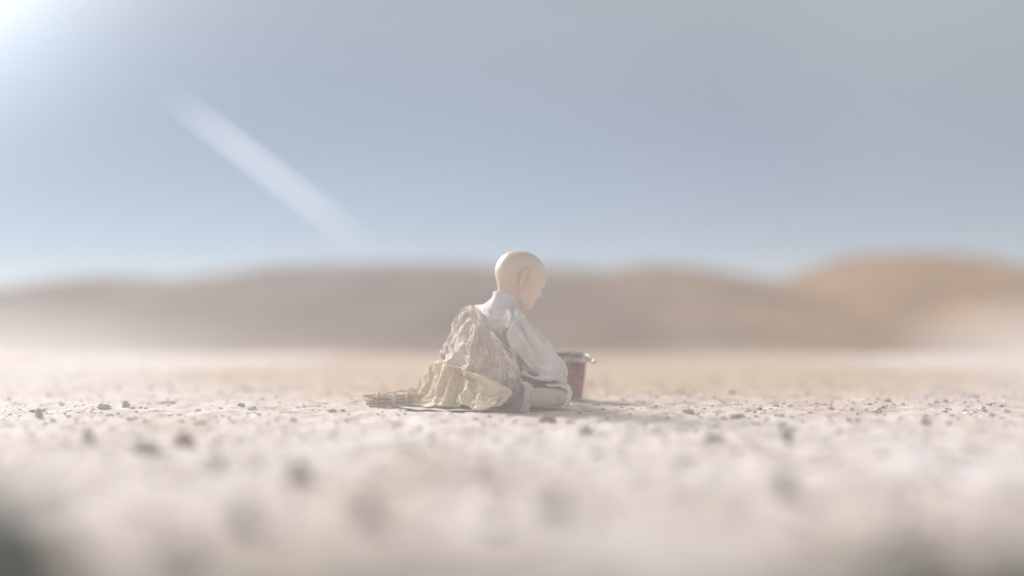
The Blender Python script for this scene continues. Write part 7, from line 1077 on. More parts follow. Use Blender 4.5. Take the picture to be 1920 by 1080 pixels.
4,-1,-1,-3,-5,-4,2,-2,-6,-1,0,-7,7,4,3,4,4,-5,-2,-5,-3,4,4,-6,4,-2,-4,6,1,-1,3,1,-9,-5,2,-6,-3,-5,-4,-1,1,-7,-3,-6,-1,-4,2,-11,5,-1,-5,-8,0,-2,5,-2,-4,4,-6,-3,-1,-1,-6,-12,-8,-5,5,1,-5,-8,-9,-1,-2,-5,4,-7,-7,-5,2,-5,-8,-6,-4,-7,
2,-5,-1,-2,-4,-5,-1,-3,-5,4,4,-3,7,3,-1,0,2,-8,1,-5,-1,4,5,-5,2,-4,-4,2,2,-5,4,-1,-8,-2,3,-6,-3,-5,-4,-2,2,-8,-3,-7,1,-7,1,-10,7,-1,-4,-9,-1,-1,7,-2,-3,2,-5,-4,-5,2,-4,-9,-12,-6,7,0,-6,-7,-7,2,-7,1,-4,-1,-12,-4,1,-4,-7,-6,-5,-6,
2,-4,-1,0,-3,-5,-2,-4,-6,3,4,-4,8,3,-1,3,3,-6,0,-5,0,-3,3,-7,0,-4,-6,7,2,-3,-4,1,-8,6,-2,-4,1,2,-8,-7,-3,-4,-1,-7,-3,-9,1,-8,6,-1,-4,-8,0,1,4,-2,-5,3,-6,-4,-6,2,0,-6,-13,-6,5,1,-6,-9,-2,-5,-4,-3,-3,3,-11,-2,-2,-5,-6,-5,-5,-6,
2,-4,0,-2,-4,-5,4,1,-5,0,0,-7,5,3,-4,8,4,0,1,-2,-5,-6,-2,-5,0,-4,-5,1,2,-6,-3,1,-8,3,2,-5,5,-6,-2,-2,2,-9,-1,-3,-5,-12,-5,-2,5,-1,-5,-9,-1,1,3,-1,-6,3,-6,-4,-6,1,3,-7,-11,-5,2,4,-7,-4,-4,-9,2,-4,1,-1,-8,-9,-1,-5,-5,-5,-9,0,
3,-4,-1,-2,-4,-5,3,1,-6,2,0,-6,5,5,1,1,0,-7,5,-2,-3,-2,2,-8,0,-3,-6,-5,-2,-4,6,5,-5,-5,-4,-4,1,-4,-6,3,2,-8,-3,-5,-4,-10,-4,-4,5,-1,-4,-8,-1,1,4,-1,-5,-2,-6,-2,-3,4,-3,-8,-13,-5,-4,5,-2,6,-4,-7,1,-3,-5,-1,-8,-10,-4,-6,-4,-2,-9,5,
2,-4,-1,-1,-3,-5,2,0,-7,5,3,-3,6,6,-2,-4,-6,-5,0,-2,-6,0,2,-8,6,-2,-2,-2,3,-7,3,3,-8,-4,-5,-3,0,-5,-5,-6,-1,-5,1,-5,-4,-10,-3,-5,6,-1,-4,-9,-2,1,7,-1,-4,0,-1,-7,-6,-1,2,-6,-8,-11,-9,1,1,9,-4,-6,-1,-3,-6,1,-7,-9,-3,-6,-3,0,-8,7,
2,-4,0,0,-3,-6,4,1,-7,4,5,-1,5,4,-6,-3,-2,-8,1,-6,-2,-3,-1,-8,6,1,-5,2,5,-4,0,-1,-9,-3,0,-5,-2,-5,-7,-5,-6,-2,-2,-6,0,-9,-3,-5,5,-1,-6,-8,-2,2,2,1,-7,5,-3,-5,-5,3,-2,-8,-12,-6,-7,1,0,4,-2,-8,3,-4,-2,2,-6,-11,-2,-7,-1,-3,-8,6,
3,-4,-1,0,-3,-6,6,4,-3,3,2,-6,3,4,-7,0,1,-8,-1,-4,-6,-3,-6,-6,-4,7,-1,2,1,-7,4,-6,-7,2,1,-6,-4,-5,-3,-2,-4,-7,-4,-6,-2,-10,-5,1,7,-1,-4,-8,-1,-2,4,1,-5,-4,-3,-5,2,2,-5,-10,-11,0,-5,0,-5,1,-2,-8,1,-2,-4,7,-8,-7,-2,-6,-2,-8,-6,3,
2,-4,-1,2,-1,-6,5,3,-5,-1,2,-6,5,2,-7,2,1,-8,1,-1,-7,-7,2,-5,-5,-6,-3,4,2,-4,-2,-5,-8,3,-1,-5,-5,-4,0,2,-5,-5,-2,-6,-3,-11,-5,-5,7,0,-2,-7,-1,-3,2,1,-6,-5,-3,-3,4,1,-4,-11,-9,-4,1,6,-3,1,-5,-8,-1,-3,-3,4,-11,-4,-3,-6,-2,-9,-3,-2,
3,-4,0,3,1,-7,1,2,-8,1,1,-6,1,2,-8,6,1,-6,-5,-2,-3,-3,1,-9,-6,-5,-3,1,2,-4,4,-7,-5,-5,3,-2,1,-7,0,-2,-3,-5,-3,-6,-2,-5,-7,-8,7,-1,-3,-6,0,-6,-5,3,-2,0,-6,-4,4,2,-5,-11,-5,-9,6,3,1,-3,-6,-6,2,-2,-3,-1,-11,-2,-5,-5,0,-3,-4,-9,
4,-2,-1,0,-2,-8,3,3,-6,2,2,-6,2,5,-6,0,-4,-7,-3,-2,-5,0,3,-7,-4,-5,-2,2,2,-5,2,-1,-9,-4,0,-4,0,-7,1,-2,-7,0,-2,-6,0,-4,-4,-10,6,3,-4,-7,1,-5,-3,-3,-4,-2,-7,-1,2,0,-5,-9,-4,-10,6,4,-3,-6,-7,0,2,-4,-2,4,-8,-6,-5,-5,2,-8,-4,-3,
4,-1,-2,0,-3,-6,1,0,-8,4,4,-4,3,5,-6,-1,-4,-6,-2,0,-6,0,0,-8,-5,-5,-2,4,3,-4,-1,-3,-9,-2,2,-5,-3,-4,-5,-1,-6,1,1,-5,4,-3,-8,-8,4,0,-6,-5,5,-5,-4,-5,-3,-1,-6,2,0,-3,-5,-8,-1,-12,7,2,-4,-6,-7,2,-2,-5,2,1,-10,-6,1,3,-7,-7,-5,-4,
5,-1,-1,0,-3,-6,1,0,-7,1,1,-6,4,5,-5,2,2,-7,-2,-4,-4,-2,-1,-8,-4,-5,-2,1,0,-6,3,4,-8,-2,-1,-5,-2,-3,-6,-2,-6,0,1,-4,5,-4,-3,-9,5,-5,-3,-5,2,-6,-4,-4,0,-1,-7,1,0,-2,-6,-8,-2,-11,6,1,-4,-5,-6,-2,0,-3,4,-1,-12,-3,1,3,-7,-6,-3,-6,
4,-2,-1,1,-2,-6,2,3,-6,0,-2,-6,0,1,-8,5,4,-4,0,-1,-6,-4,-6,-4,-2,-2,-5,2,2,-5,-1,-2,-9,1,3,-5,-2,-2,-7,-2,-6,0,2,-4,6,-5,-1,-11,4,-2,-5,-5,-7,0,-3,-2,-5,-1,-6,3,-1,-6,-2,-8,0,-12,7,1,-4,-5,-7,-3,1,-2,4,-2,-11,-2,0,0,-7,-3,2,-8,
4,-1,-2,1,-4,-5,2,4,-6,2,2,-5,-1,-4,-7,4,3,-6,1,1,-5,-4,-6,-4,-1,-2,-6,2,3,-5,0,0,-9,-1,-3,-5,-1,2,-6,-1,-6,-1,1,-3,5,-5,-5,-8,4,-1,-6,-6,-3,-4,-2,-5,-2,-1,-6,-1,-1,-6,3,-8,-3,-11,7,2,-3,-5,-6,-5,1,-2,5,-1,-12,-2,0,3,-7,-3,0,-8,
5,-1,-1,1,-3,-6,-1,-1,-6,4,4,-4,0,2,-7,1,-6,-4,2,3,-5,-1,0,-7,-1,-4,-5,2,1,-5,0,2,-8,-1,0,-6,0,-2,-6,-2,-6,-2,2,-3,6,-6,-6,-8,4,-2,-6,-6,-3,-2,-2,-4,-4,-1,-7,-1,0,-5,3,-10,-6,-9,7,3,-1,-4,-1,-9,0,-5,1,0,-12,4,1,3,-6,-4,0,-8,
4,-1,-2,1,1,-6,0,-4,-5,1,0,-6,4,5,-5,0,-6,-4,-1,-2,-5,3,5,-6,-1,-3,-5,2,2,-5,-1,-3,-8,0,2,-5,-1,-3,-6,-1,-4,-5,2,-2,6,-5,-5,-9,0,-8,1,-3,-1,-7,-4,-4,2,2,-5,-4,-1,-6,0,-10,-7,-8,7,3,-2,-3,0,-8,0,-5,3,0,-12,3,0,2,-6,-3,0,-8,
4,0,-2,1,-1,-5,1,1,-6,1,-5,-3,3,3,-6,1,0,-7,-1,-5,-1,1,1,-7,2,3,-5,0,-4,-5,1,0,-8,0,1,-5,-1,0,-7,-1,-3,-5,1,-6,4,-9,-6,-1,5,-5,-3,-4,-3,-6,-4,-4,2,2,-4,-4,1,-5,-1,-11,-8,-7,7,1,-5,-3,1,-8,-1,-5,2,1,-11,7,0,2,-7,-3,-1,-7,
4,-1,-1,0,-4,-5,3,4,-5,1,-1,-5,1,-3,-5,3,3,-6,-1,-1,-4,1,-6,-5,-2,0,-4,5,2,-4,1,0,-9,0,0,-5,-1,0,-6,-1,-4,-5,-1,-5,-3,-7,-7,7,3,-7,-1,-3,-2,-7,-4,-4,3,-1,-5,-3,1,-5,-1,-6,-3,-12,4,5,-4,-1,-5,-7,-2,-4,5,2,-12,3,0,1,-6,-3,-1,-7,
4,0,-2,1,-5,-4,0,0,-7,4,3,-3,1,1,-6,0,-6,-4,1,1,-4,2,1,-7,-2,-6,-2,4,0,-4,3,2,-9,-3,-2,-4,2,3,-6,-3,-5,-3,0,-5,-4,-7,-7,0,4,-3,5,-6,-5,-2,-2,-5,0,-1,-5,-3,1,3,-4,-5,-7,-12,5,5,-3,-4,-8,-4,-2,-3,5,4,-12,1,0,1,-6,-4,-3,-7,
4,-1,-2,2,-4,-4,-1,-2,-5,2,0,-5,4,4,-5,0,-5,-5,-1,-3,-2,4,3,-5,-1,-4,-4,4,0,-4,-1,-3,-7,0,1,-5,2,3,-5,-2,-3,-5,-4,-4,2,-4,-9,-6,3,-5,1,-5,-4,5,-1,-5,-2,-1,-2,-6,0,5,-1,-6,-3,-12,8,-2,-2,-5,-8,-2,-3,-2,5,5,-11,-1,-1,-3,-5,-4,-3,-7,
4,0,-2,1,-1,-5,2,-5,-3,0,-3,-4,4,4,-5,1,-2,-6,-1,-5,0,0,-1,-7,4,3,-2,0,-5,-3,2,1,-8,1,2,-4,2,0,-7,-3,-5,-2,-5,-2,3,-2,-9,-7,-1,-6,4,-3,-3,-6,1,-5,2,-1,1,-6,1,5,1,-7,-7,-11,7,1,-1,-5,-9,-2,-3,-1,5,6,-9,-5,0,-4,-4,-6,-5,-3,
5,-1,-2,0,0,-6,1,-2,-4,2,-6,-1,-1,-2,-5,6,2,-4,-1,0,-4,-1,-8,-3,4,3,-2,2,-2,-6,1,7,-5,1,-1,-4,0,-5,-3,-3,-6,-4,-4,-1,4,-4,-8,-5,2,-7,-1,-1,0,-6,0,-6,0,-2,5,-4,1,4,-3,-7,-12,-4,6,1,-2,-4,-8,-2,-2,2,5,1,-13,-2,3,-1,-5,-5,-6,-4,
4,0,-2,1,0,-6,1,-2,-4,0,-3,-3,1,-7,-1,3,-1,-5,3,2,-4,-2,-7,-3,1,-1,-4,5,4,-2,2,6,-5,-2,-4,-2,1,-3,-5,-5,-3,2,-1,-4,-3,-5,-10,-2,3,-2,-5,-2,-6,-3,2,-1,-5,-2,5,-3,1,6,-4,-7,-13,1,5,-1,0,-4,-9,-2,-2,1,5,0,-12,-1,2,-2,-5,-8,0,-3,
4,0,-2,0,-4,-4,2,1,-6,1,-3,-4,1,-6,2,2,-4,-5,2,1,-4,0,-5,-2,1,-1,-4,6,3,-4,1,6,-7,-2,-4,3,0,-3,-5,-4,-2,-3,-2,-5,2,-5,-3,-8,4,-3,-5,-7,-3,0,2,-1,-6,4,0,-5,1,5,-3,-7,-11,0,3,-4,-2,-6,-6,9,-1,-1,-4,3,-11,2,-2,-5,2,-7,-1,-3,
4,-1,-2,1,-4,-3,0,-3,-4,2,0,-6,2,-6,1,2,-3,-5,-1,-3,-2,0,5,-4,5,-1,-1,5,3,-2,-1,-4,-8,-2,-3,-2,-2,-5,4,1,3,-7,-4,-2,-4,-5,-3,-8,2,-1,-6,-6,-2,3,-1,1,-5,7,-2,0,4,0,-3,-7,-11,-7,1,-1,3,-9,-7,0,2,-4,-1,3,-12,2,-4,-3,0,-5,-5,3,
3,-2,-2,2,-1,-5,0,-6,0,1,-2,-3,2,-3,-5,1,-7,-2,0,-1,-4,0,6,-6,5,-3,2,4,4,-3,0,-3,-9,-3,-4,4,-2,-5,-2,-4,3,-6,4,0,-5,-6,0,-7,-2,-7,-1,-5,-2,-1,2,1,-4,5,-2,-2,3,1,-2,-10,-9,0,2,-3,0,-6,-6,-7,2,-5,-2,-2,-12,5,-5,0,0,-5,-3,4,
3,-3,-2,3,1,-5,-1,-4,-4,2,-5,2,1,-4,-3,1,0,-6,1,-4,-1,-2,-1,-7,4,0,0,5,4,-3,-2,-4,-7,-4,-2,-1,-2,-6,0,-2,2,-5,5,1,-4,-6,1,-8,0,-7,1,-7,-4,1,3,1,-5,6,-2,-3,-4,1,-2,-7,-9,3,1,-4,1,-2,-5,-12,1,-5,2,-7,-9,-2,-1,-2,4,-7,0,1,
3,-2,-1,3,-1,-4,0,-1,-6,0,-5,-2,3,-6,1,0,2,-6,3,-1,-2,-3,-7,-2,2,-2,-2,-1,7,-4,1,-6,-5,-2,0,-4,-2,-6,-3,-3,3,-4,6,-1,-2,-4,2,-9,-2,-7,1,-6,-3,3,6,1,-3,-1,-3,-5,1,2,-5,-7,-11,6,-5,1,-1,3,-10,-4,1,-5,1,-9,-9,-7,-4,3,2,-6,-3,0,
3,-3,-2,1,-3,-4,3,2,-5,1,-3,-3,1,-7,1,0,-1,-6,3,2,-3,-3,-4,-3,4,-4,-1,-7,0,1,1,-5,-6,-1,1,-5,1,4,-4,-4,-6,-2,2,-3,-4,1,4,-10,-1,-7,3,-7,-3,3,0,2,-6,3,-4,-3,3,2,-5,-11,-7,1,1,-2,6,-1,-11,-2,-2,-2,-4,-8,-10,0,-5,2,-5,-6,-1,-3,
4,-2,-2,0,-4,-3,2,0,-4,3,1,-4,1,-5,-2,-1,-6,-3,2,2,-3,-3,-2,-6,2,4,0,-2,-7,0,0,-5,-6,-2,4,-2,0,-2,-6,-4,-5,0,4,-1,-4,-2,1,-11,-2,-6,0,-6,-3,5,1,3,-5,2,-5,0,2,0,-5,-11,-6,2,3,0,-2,-6,-8,0,-3,-5,-2,-6,-10,-1,-7,2,0,-3,-2,-8,
3,-2,-2,1,-4,-3,1,-2,-4,3,1,-3,1,-1,-6,2,-5,1,-3,-4,-3,1,6,-4,-2,-4,-2,-4,0,-4,4,-6,-4,-3,2,-4,0,-4,0,-3,1,-6,5,-3,-2,-6,-4,-6,0,-7,-1,-3,4,4,-5,-3,-2,0,-5,-2,6,1,-1,-11,-4,-6,2,-2,-3,-7,-7,-1,-5,-3,-1,-8,-9,0,-5,-1,3,-2,-4,-6,
3,-3,-1,2,-1,-5,0,-5,-1,0,-1,-4,5,2,-4,-2,-4,-5,3,-1,2,-5,-3,-3,1,-2,-4,-3,5,-5,3,-3,-6,-3,-4,0,-1,0,-4,-2,-4,0,3,-3,-5,-4,-2,-8,1,-6,4,-6,1,3,-4,-2,-3,-1,-5,0,5,-2,-4,-12,-2,-4,1,-3,-4,-7,-6,-4,-6,-1,-1,-7,-10,0,-2,-2,6,-6,1,-2,
3,-2,-2,2,-1,-5,0,-1,-4,1,-5,1,-1,-3,-5,3,5,-4,-2,0,-4,-3,-5,-3,4,-3,0,-4,0,-3,4,0,-7,-3,-1,-3,-3,-5,1,-2,-5,-3,5,-1,-3,-3,-2,-9,-3,-6,0,-4,1,6,-3,-3,-1,-5,-1,-5,4,-6,2,-11,-2,-7,0,-3,-3,-9,-2,-4,-1,-5,-2,-11,-5,4,0,-4,-2,-4,1,7,
3,-2,-2,1,-4,-3,3,2,-3,0,0,-5,1,-7,-1,-3,0,-5,2,3,-3,-4,-2,-5,1,-3,-3,-2,-5,3,2,-1,-7,-2,-2,-4,-4,-2,5,3,-3,-5,-4,-1,-5,2,-5,-9,-3,-6,1,-4,6,0,-4,-4,-1,-1,-5,-1,-6,2,3,-6,-11,-7,-1,-2,-5,-8,-2,-4,-1,0,6,-7,-10,1,-4,-2,-3,-4,4,0,
4,-3,-2,0,-4,-2,2,1,-4,2,2,-4,-2,0,-5,1,-7,-1,-3,-1,-2,-1,1,-7,0,-5,-3,-5,2,-1,0,-7,1,0,-2,-4,-5,-4,2,-1,2,-5,5,-4,-1,-2,-6,-7,-3,1,-8,-5,0,3,-1,-4,-3,-4,0,-4,-3,-1,4,-7,-12,-4,-2,-2,-4,-9,-2,1,1,-3,4,-7,-9,2,-6,4,0,-2,-1,-7,
3,-2,-2,0,-4,-2,-1,-1,-5,2,2,-4,1,2,-5,-1,-4,-3,-2,-4,1,-2,-2,-5,-3,-2,2,2,0,-7,-2,-7,1,-5,-1,1,-2,-4,-4,-1,0,-6,0,-3,2,-2,0,-9,-2,-6,-2,-2,3,-6,-6,0,0,0,-6,0,-2,0,-3,-11,-7,-2,-3,-2,-4,-3,-7,6,-3,-2,-1,-9,-7,1,1,0,5,-5,3,-3,
3,-2,-2,1,0,-4,-1,-5,-2,-1,-1,-4,2,3,-5,-2,-3,-4,-1,-2,-2,-5,-5,3,0,-3,-4,0,1,-5,-4,-4,-3,-1,-4,3,-3,-4,-3,-2,0,-6,1,-4,1,-6,1,-5,-1,-6,-2,0,3,-7,-6,-1,2,-1,-5,2,-2,0,-6,-9,-6,-6,-4,-3,-1,-7,-4,4,-1,-3,-3,-6,-8,7,-3,1,5,2,6,-2,
4,-2,-2,1,0,-5,-2,-1,-3,1,-5,-1,-4,0,-4,-1,-3,-7,1,-1,2,-4,0,-3,1,-6,-3,-5,-2,-3,-2,-2,-5,-3,-3,2,1,-5,0,-6,-1,1,-2,-4,-4,-5,1,-7,-1,-6,-1,3,3,-6,-4,-1,4,-3,-3,-4,-4,-2,3,-10,-5,-8,-1,-4,-2,-9,-2,-1,0,-5,2,-10,-7,6,-2,6,0,4,4,6,
3,-3,-2,-1,-2,-4,1,3,-5,-2,-1,-3,-3,-7,-2,-1,-3,-4,-4,0,2,-1,0,-6,0,-7,-2,-1,0,-4,-5,-3,-5,-1,-4,1,-3,-5,1,-3,-2,3,-4,-3,-2,-8,2,-6,-1,-5,-4,6,0,-5,-3,3,-2,-5,-3,-3,-1,-4,5,-11,-7,-1,-4,1,-3,-6,-6,-3,-1,-5,3,-8,-2,9,-4,4,0,1,5,-3,
3,-2,-2,-1,-1,-5,-3,-2,-3,0,1,-5,-2,-6,0,-4,-3,0,0,-2,-3,-6,-1,-2,-2,-4,-2,0,-1,-5,-3,-4,-5,-2,-1,-2,-3,-5,-1,-2,-4,5,0,0,-5,-10,-1,0,-4,-5,-3,5,0,-7,-3,2,-3,1,-3,-4,-6,-1,2,-10,-7,0,-4,-1,2,-7,-5,0,-1,-5,2,-8,3,9,3,4,-1,-7,2,-2)


def grid_cloth(name, code, nu, nv, mat, parent, t=0.0025):
    d = np.array(code, dtype=np.int64).reshape(nu, nv, 3)
    d[:, 0] = np.cumsum(d[:, 0], axis=0)
    v = np.cumsum(d, axis=1).reshape(-1, 3) / 1000.0
    ii = np.arange(nu * nv).reshape(nu, nv)
    q = np.stack([ii[:-1, :-1], ii[1:, :-1], ii[1:, 1:], ii[:-1, 1:]], -1).reshape(-1, 4)
    v[:, 2] = np.maximum(v[:, 2], 0.005)
    o = fastmesh(name, v, q, mat, parent)
    solid(o, t, 1)
    return o


grid_cloth('shawl', SHAWL_GRID, 160, 32, M_SHAWL, person)
# the shawl's gathered upper edge: a few rope-like folds lying across the back from left shoulder to right hip
ro = SDF((-0.32, -0.36, 0.05), (0.12, 0.30, 0.46), 0.0034)
for dy, dz, r_, w_ in ((0.004, 0.004, 0.008, 0.3), (-0.004, -0.012, 0.0075, 1.7), (0.008, 0.018, 0.006, 3.0), (-0.006, -0.030, 0.007, 4.4), (-0.008, -0.048, 0.006, 5.6)):
    pts = [(854, 646, .16), (864, 606, .125), (873, 584, .09), (885, 576, .045), (901, 594, -.01), (921, 630, -.085), (942, 654, -.145), (958, 667, -.172), (972, 692, -.18)]
    P = [at(*p) for p in pts]
    T_ = np.linspace(0, len(P) - 1, 33)
    Q = np.stack([np.interp(T_, range(len(P)), [p[k] for p in P]) for k in range(3)], 1)
    Q[1:-1] = (Q[:-2] + Q[1:-1] + Q[2:]) / 3
    Q[:, 2] += dz * (0.7 + 0.5 * np.sin(T_ * 0.7 + w_)); Q[:, 1] += dy + 0.006 * np.sin(T_ * 1.3 + w_); Q[:, 0] += 0.004 * np.sin(T_ * 1.9 + w_ * 2)
    ro.chain([(Q[k], r_ * (1 + 0.4 * math.sin(k * 0.8 + w_ * 3)) * (0.35 + 0.65 * math.sin(PI * min(1, max(0.05, k / 32))))) for k in range(33)], 0.003)
v, q = ro.extract(); v = relax(v, q, 2, 0.5); n = normals(v, q)
v += n * (0.003 * fbm(v * [1, 1, 1.0], 40, 2, 77))[:, None]
o = fastmesh('shawl_roll', v, q, M_SHAWL, person)

# --- foot: shoe, sole turned up towards the viewer, heel above toe
ft = SDF(tuple(at(977, 745, -0.21) - [0.09, 0.1, 0.09]), tuple(at(977, 745, -0.21) + [0.09, 0.1, 0.09]), 0.0028)
ft.chain([(at(983, 724, -0.205), 0.020), (at(979, 745, -0.215), 0.025), (at(974, 766, -0.225), 0.020)], 0.01)
ft.chain([(at(990, 727, -0.19), 0.018), (at(993, 745, -0.19), 0.024), (at(984, 762, -0.20), 0.019)], 0.012)
ft.floor(0.003)
v, q = ft.extract(); v = relax(v, q, 2, 0.5); n = normals(v, q)
v += n * (0.0035 * fbm(v, 45, 3, 5))[:, None]
o = fastmesh('shoe', v, q, M_SHOE, person)
so = SDF(tuple(at(972, 747, -0.23) - [0.08, 0.08, 0.09]), tuple(at(972, 747, -0.23) + [0.08, 0.08, 0.09]), 0.0028)
ax_ = np.array([-0.80, -0.55, 0.1]); ax_ /= np.linalg.norm(ax_)
u_ = at(980, 722, -0.22) - at(970, 768, -0.24); u_ /= np.linalg.norm(u_)
w_ = np.cross(u_, ax_); w_ /= np.linalg.norm(w_); ax_ = np.cross(w_, u_)
so.ell(at(974, 732, -0.250), (0.012, 0.022, 0.028), np.array([ax_, w_, u_]), 0.01)
so.ell(at(971, 752, -0.258), (0.013, 0.028, 0.042), np.array([ax_, w_, u_]), 0.014)
so.floor(0.003)
v, q = so.extract(); v = relax(v, q, 2, 0.5); n = normals(v, q)
v += n * (0.002 * fbm(v, 60, 3, 6))[:, None]
o = fastmesh('sole', v, q, M_SOLE, person)

# ------------------------------------------------------------------ straw coloured sackcloth heaped round the hips
sack = empty('sackcloth', (at(860, 768, -0.05)[0], -0.05, 0),
             'ragged straw-coloured sackcloth heaped behind the kneeling monk', 'cloth')
grid_cloth('cloth_drape', SACK_GRID, 140, 28, M_SACK, sack)
# loose frayed threads along the cloth's upper edge
def tube(pts, r0, r1=None, ns=6):
    pts = [np.array(p, float) for p in pts]; V = []; F = []
    r1 = r0 if r1 is None else r1
    n_ = len(pts)
    for k, p in enumerate(pts):
        t = pts[min(k + 1, n_ - 1)] - pts[max(k - 1, 0)]; t /= np.linalg.norm(t) + 1e-9
        a = np.cross(t, [0.1, 0.2, 1]); a /= np.linalg.norm(a) + 1e-9; b_ = np.cross(t, a)
        rr = r0 + (r1 - r0) * k / (n_ - 1)
        for j in range(ns):
            an = j / ns * 2 * PI
            V.append(p + (a * math.cos(an) + b_ * math.sin(an)) * rr)
    for k in range(n_ - 1):
        for j in range(ns):
            F.append((k * ns + j, k * ns + (j + 1) % ns, (k + 1) * ns + (j + 1) % ns, (k + 1) * ns + j))
    F.append(tuple(range(ns))[::-1]); F.append(tuple(range((n_ - 1) * ns, n_ * ns)))
    return V, F


def join(parts):
    V = []; F = []
    for v_, f_ in parts:
        o_ = len(V); V += list(v_); F += [tuple(i + o_ for i in f) for f in f_]
    return V, F


th = []
for k in range(70):
    px = random.uniform(812, 905); py = 684 + (px - 838) * 0.25 * (px > 838) - (px - 838) * 0.6 * (px < 838)
    Yy = 0.04 - (px - 830) * 0.002
    p = at(px, py + random.uniform(-2, 8), Yy - 0.012)
    d = np.array([random.uniform(-.02, .01), -0.012, random.uniform(-.012, .018)])
    th.append(tube([p, p + d * .5, p + d + [0, 0, -.004]], 0.0009, 0.0005, 4))
V, F = join(th)
o = mesh('threads', V, F, M_SACK, sack); o['kind'] = 'stuff'

# flat pale ground sheet under the heap
gs = []
nu, nv = 120, 24
Vs = []
for i in range(nu):
    u = i / (nu - 1)
    x0 = at(756 + u * 206, 768, 0)[0]
    for j in range(nv):
        w = j / (nv - 1)
        y = -0.235 + 0.03 * math.sin(u * 9) + 0.012 * math.sin(u * 31) + w * 0.4 + 0.05 * (1 - u)
        x = x0 + 0.02 * math.sin(w * 11) * (1 - u)
        z = 0.0065 + 0.0015 * math.sin(u * 26 + w * 4) + 0.003 * max(0, math.sin(u * 13 + 1)) * (1 - w) ** 6
        Vs.append((x, y, z))
Fs = [(i * nv + j, (i + 1) * nv + j, (i + 1) * nv + j + 1, i * nv + j + 1) for i in range(nu - 1) for j in range(nv - 1)]
sh = mesh('ground_sheet', Vs, Fs, M_SHEET); solid(sh, 0.002)
sh['label'] = 'thin pale cloth lying flat on the earth beneath the heaped sackcloth'; sh['category'] = 'sheet'

# ------------------------------------------------------------------ reed bundle
M_REED, Nn, Ll, b = mat_new('reed')
oi = Nn.new('ShaderNodeObjectInfo')
r = ramp(Nn, [(0.0, (0.36, 0.25, 0.18)), (0.5, (0.48, 0.36, 0.27)), (1.0, (0.62, 0.51, 0.40))])
Ll.new(oi.outputs['Random'], r.inputs['Fac']); Ll.new(r.outputs[0], b.inputs['Base Color'])
b.inputs['Roughness'].default_value = 0.7
M_CORD = cloth_mat('cord', (0.55, 0.50, 0.42), (0.66, 0.61, 0.53), (0.72, 0.68, 0.60), weave=1500)
bl = at(735, 757, 0.04)
bun = empty('reed_bundle', (bl[0], bl[1], 0), 'small brown bundle of reeds tied with pale cord lying left of the sackcloth', 'bundle')
rv, rf = tube([(-0.09, 0, 0), (-0.03, 0.001, 0.0015), (0.04, 0, -0.001), (0.09, 0.001, 0.001)], 0.0052, 0.0044, 6)
rme = bpy.data.meshes.new('reed'); rme.from_pydata([tuple(p) for p in rv], [], rf); rme.materials.append(M_REED)
rme.polygons.foreach_set('use_smooth', [True] * len(rme.polygons))
dirx = np.array([0.93, 0.30]); 
for k in range(30):
    o = bpy.data.objects.new('reed', rme); COL.objects.link(o); o.parent = bun
    lay = k % 5; row = k // 5
    zz = 0.010 + lay * 0.0088 * (1 - 0.10 * abs(row - 2.5))
    yy = (row - 2.5) * 0.0125 + (0.005 if lay % 2 else 0)
    o.location = (random.uniform(-.012, .012) - yy * 0.3, yy, zz)
    o.rotation_euler = (random.uniform(0, 6), random.uniform(-.05, .05), rad(10) + random.uniform(-.09, .09))
    s_ = random.uniform(.8, 1.1); o.scale = (s_, random.uniform(.8, 1.25), random.uniform(.8, 1.25))
# two wraps of cord and a loose knot
for cx, tilt in ((0.010, .1), (-0.052, -.08), (0.058, .05)):
    pts = []
    for j in range(25):
        a = j / 24 * 2 * PI
        pts.append(np.array([bl[0] + cx + tilt * 0.02 * math.cos(a), bl[1] + 0.043 * math.cos(a) + cx * .2, 0.027 + 0.030 * math.sin(a)]))
    V, F = tube(pts, 0.0028, ns=6)
    mesh('cord', V, F, M_CORD, bun)
kn = []
kp = np.array([bl[0] + 0.010, bl[1] - 0.047, 0.030])
for d in ((-.02, -.012, .012), (.024, -.01, .006), (.004, -.016, -.024), (-.016, -.016, -.016), (.012, -.008, .026)):
    kn.append(tube([kp, kp + np.array(d) * .6 + [0, 0, .004], kp + np.array(d)], 0.0026, 0.0016))
kn.append(tube([kp + [-.006, 0, 0], kp + [0, -.003, .001], kp + [.006, 0, 0]], 0.0055))
V, F = join(kn)
mesh('knot', V, F, M_CORD, bun)
# loose straws sticking out of the bundle
M_STRAW, Nn, Ll, b = mat_new('straw')
b.inputs['Base Color'].default_value = (0.60, 0.50, 0.36, 1); b.inputs['Roughness'].default_value = 0.6
for (a, c, m_, r_) in (((664, 741, .10), (765, 732, .06), (715, 737, .08), .0022), ((672, 748, .06), (740, 741, .05), (705, 744, .05), .0018),
                       ((700, 744, .0), (776, 733, .04), (735, 736, .02), .002), ((690, 765, -.02), (770, 757, .0), (730, 763, -.01), .0022),
                       ((655, 752, .1), (720, 752, .08), (690, 750, .09), .0016)):
    V, F = tube([at(*a), at(*m_), at(*c)], r_, r_ * .7, 5)
    mesh('straw', V, F, M_STRAW, bun)

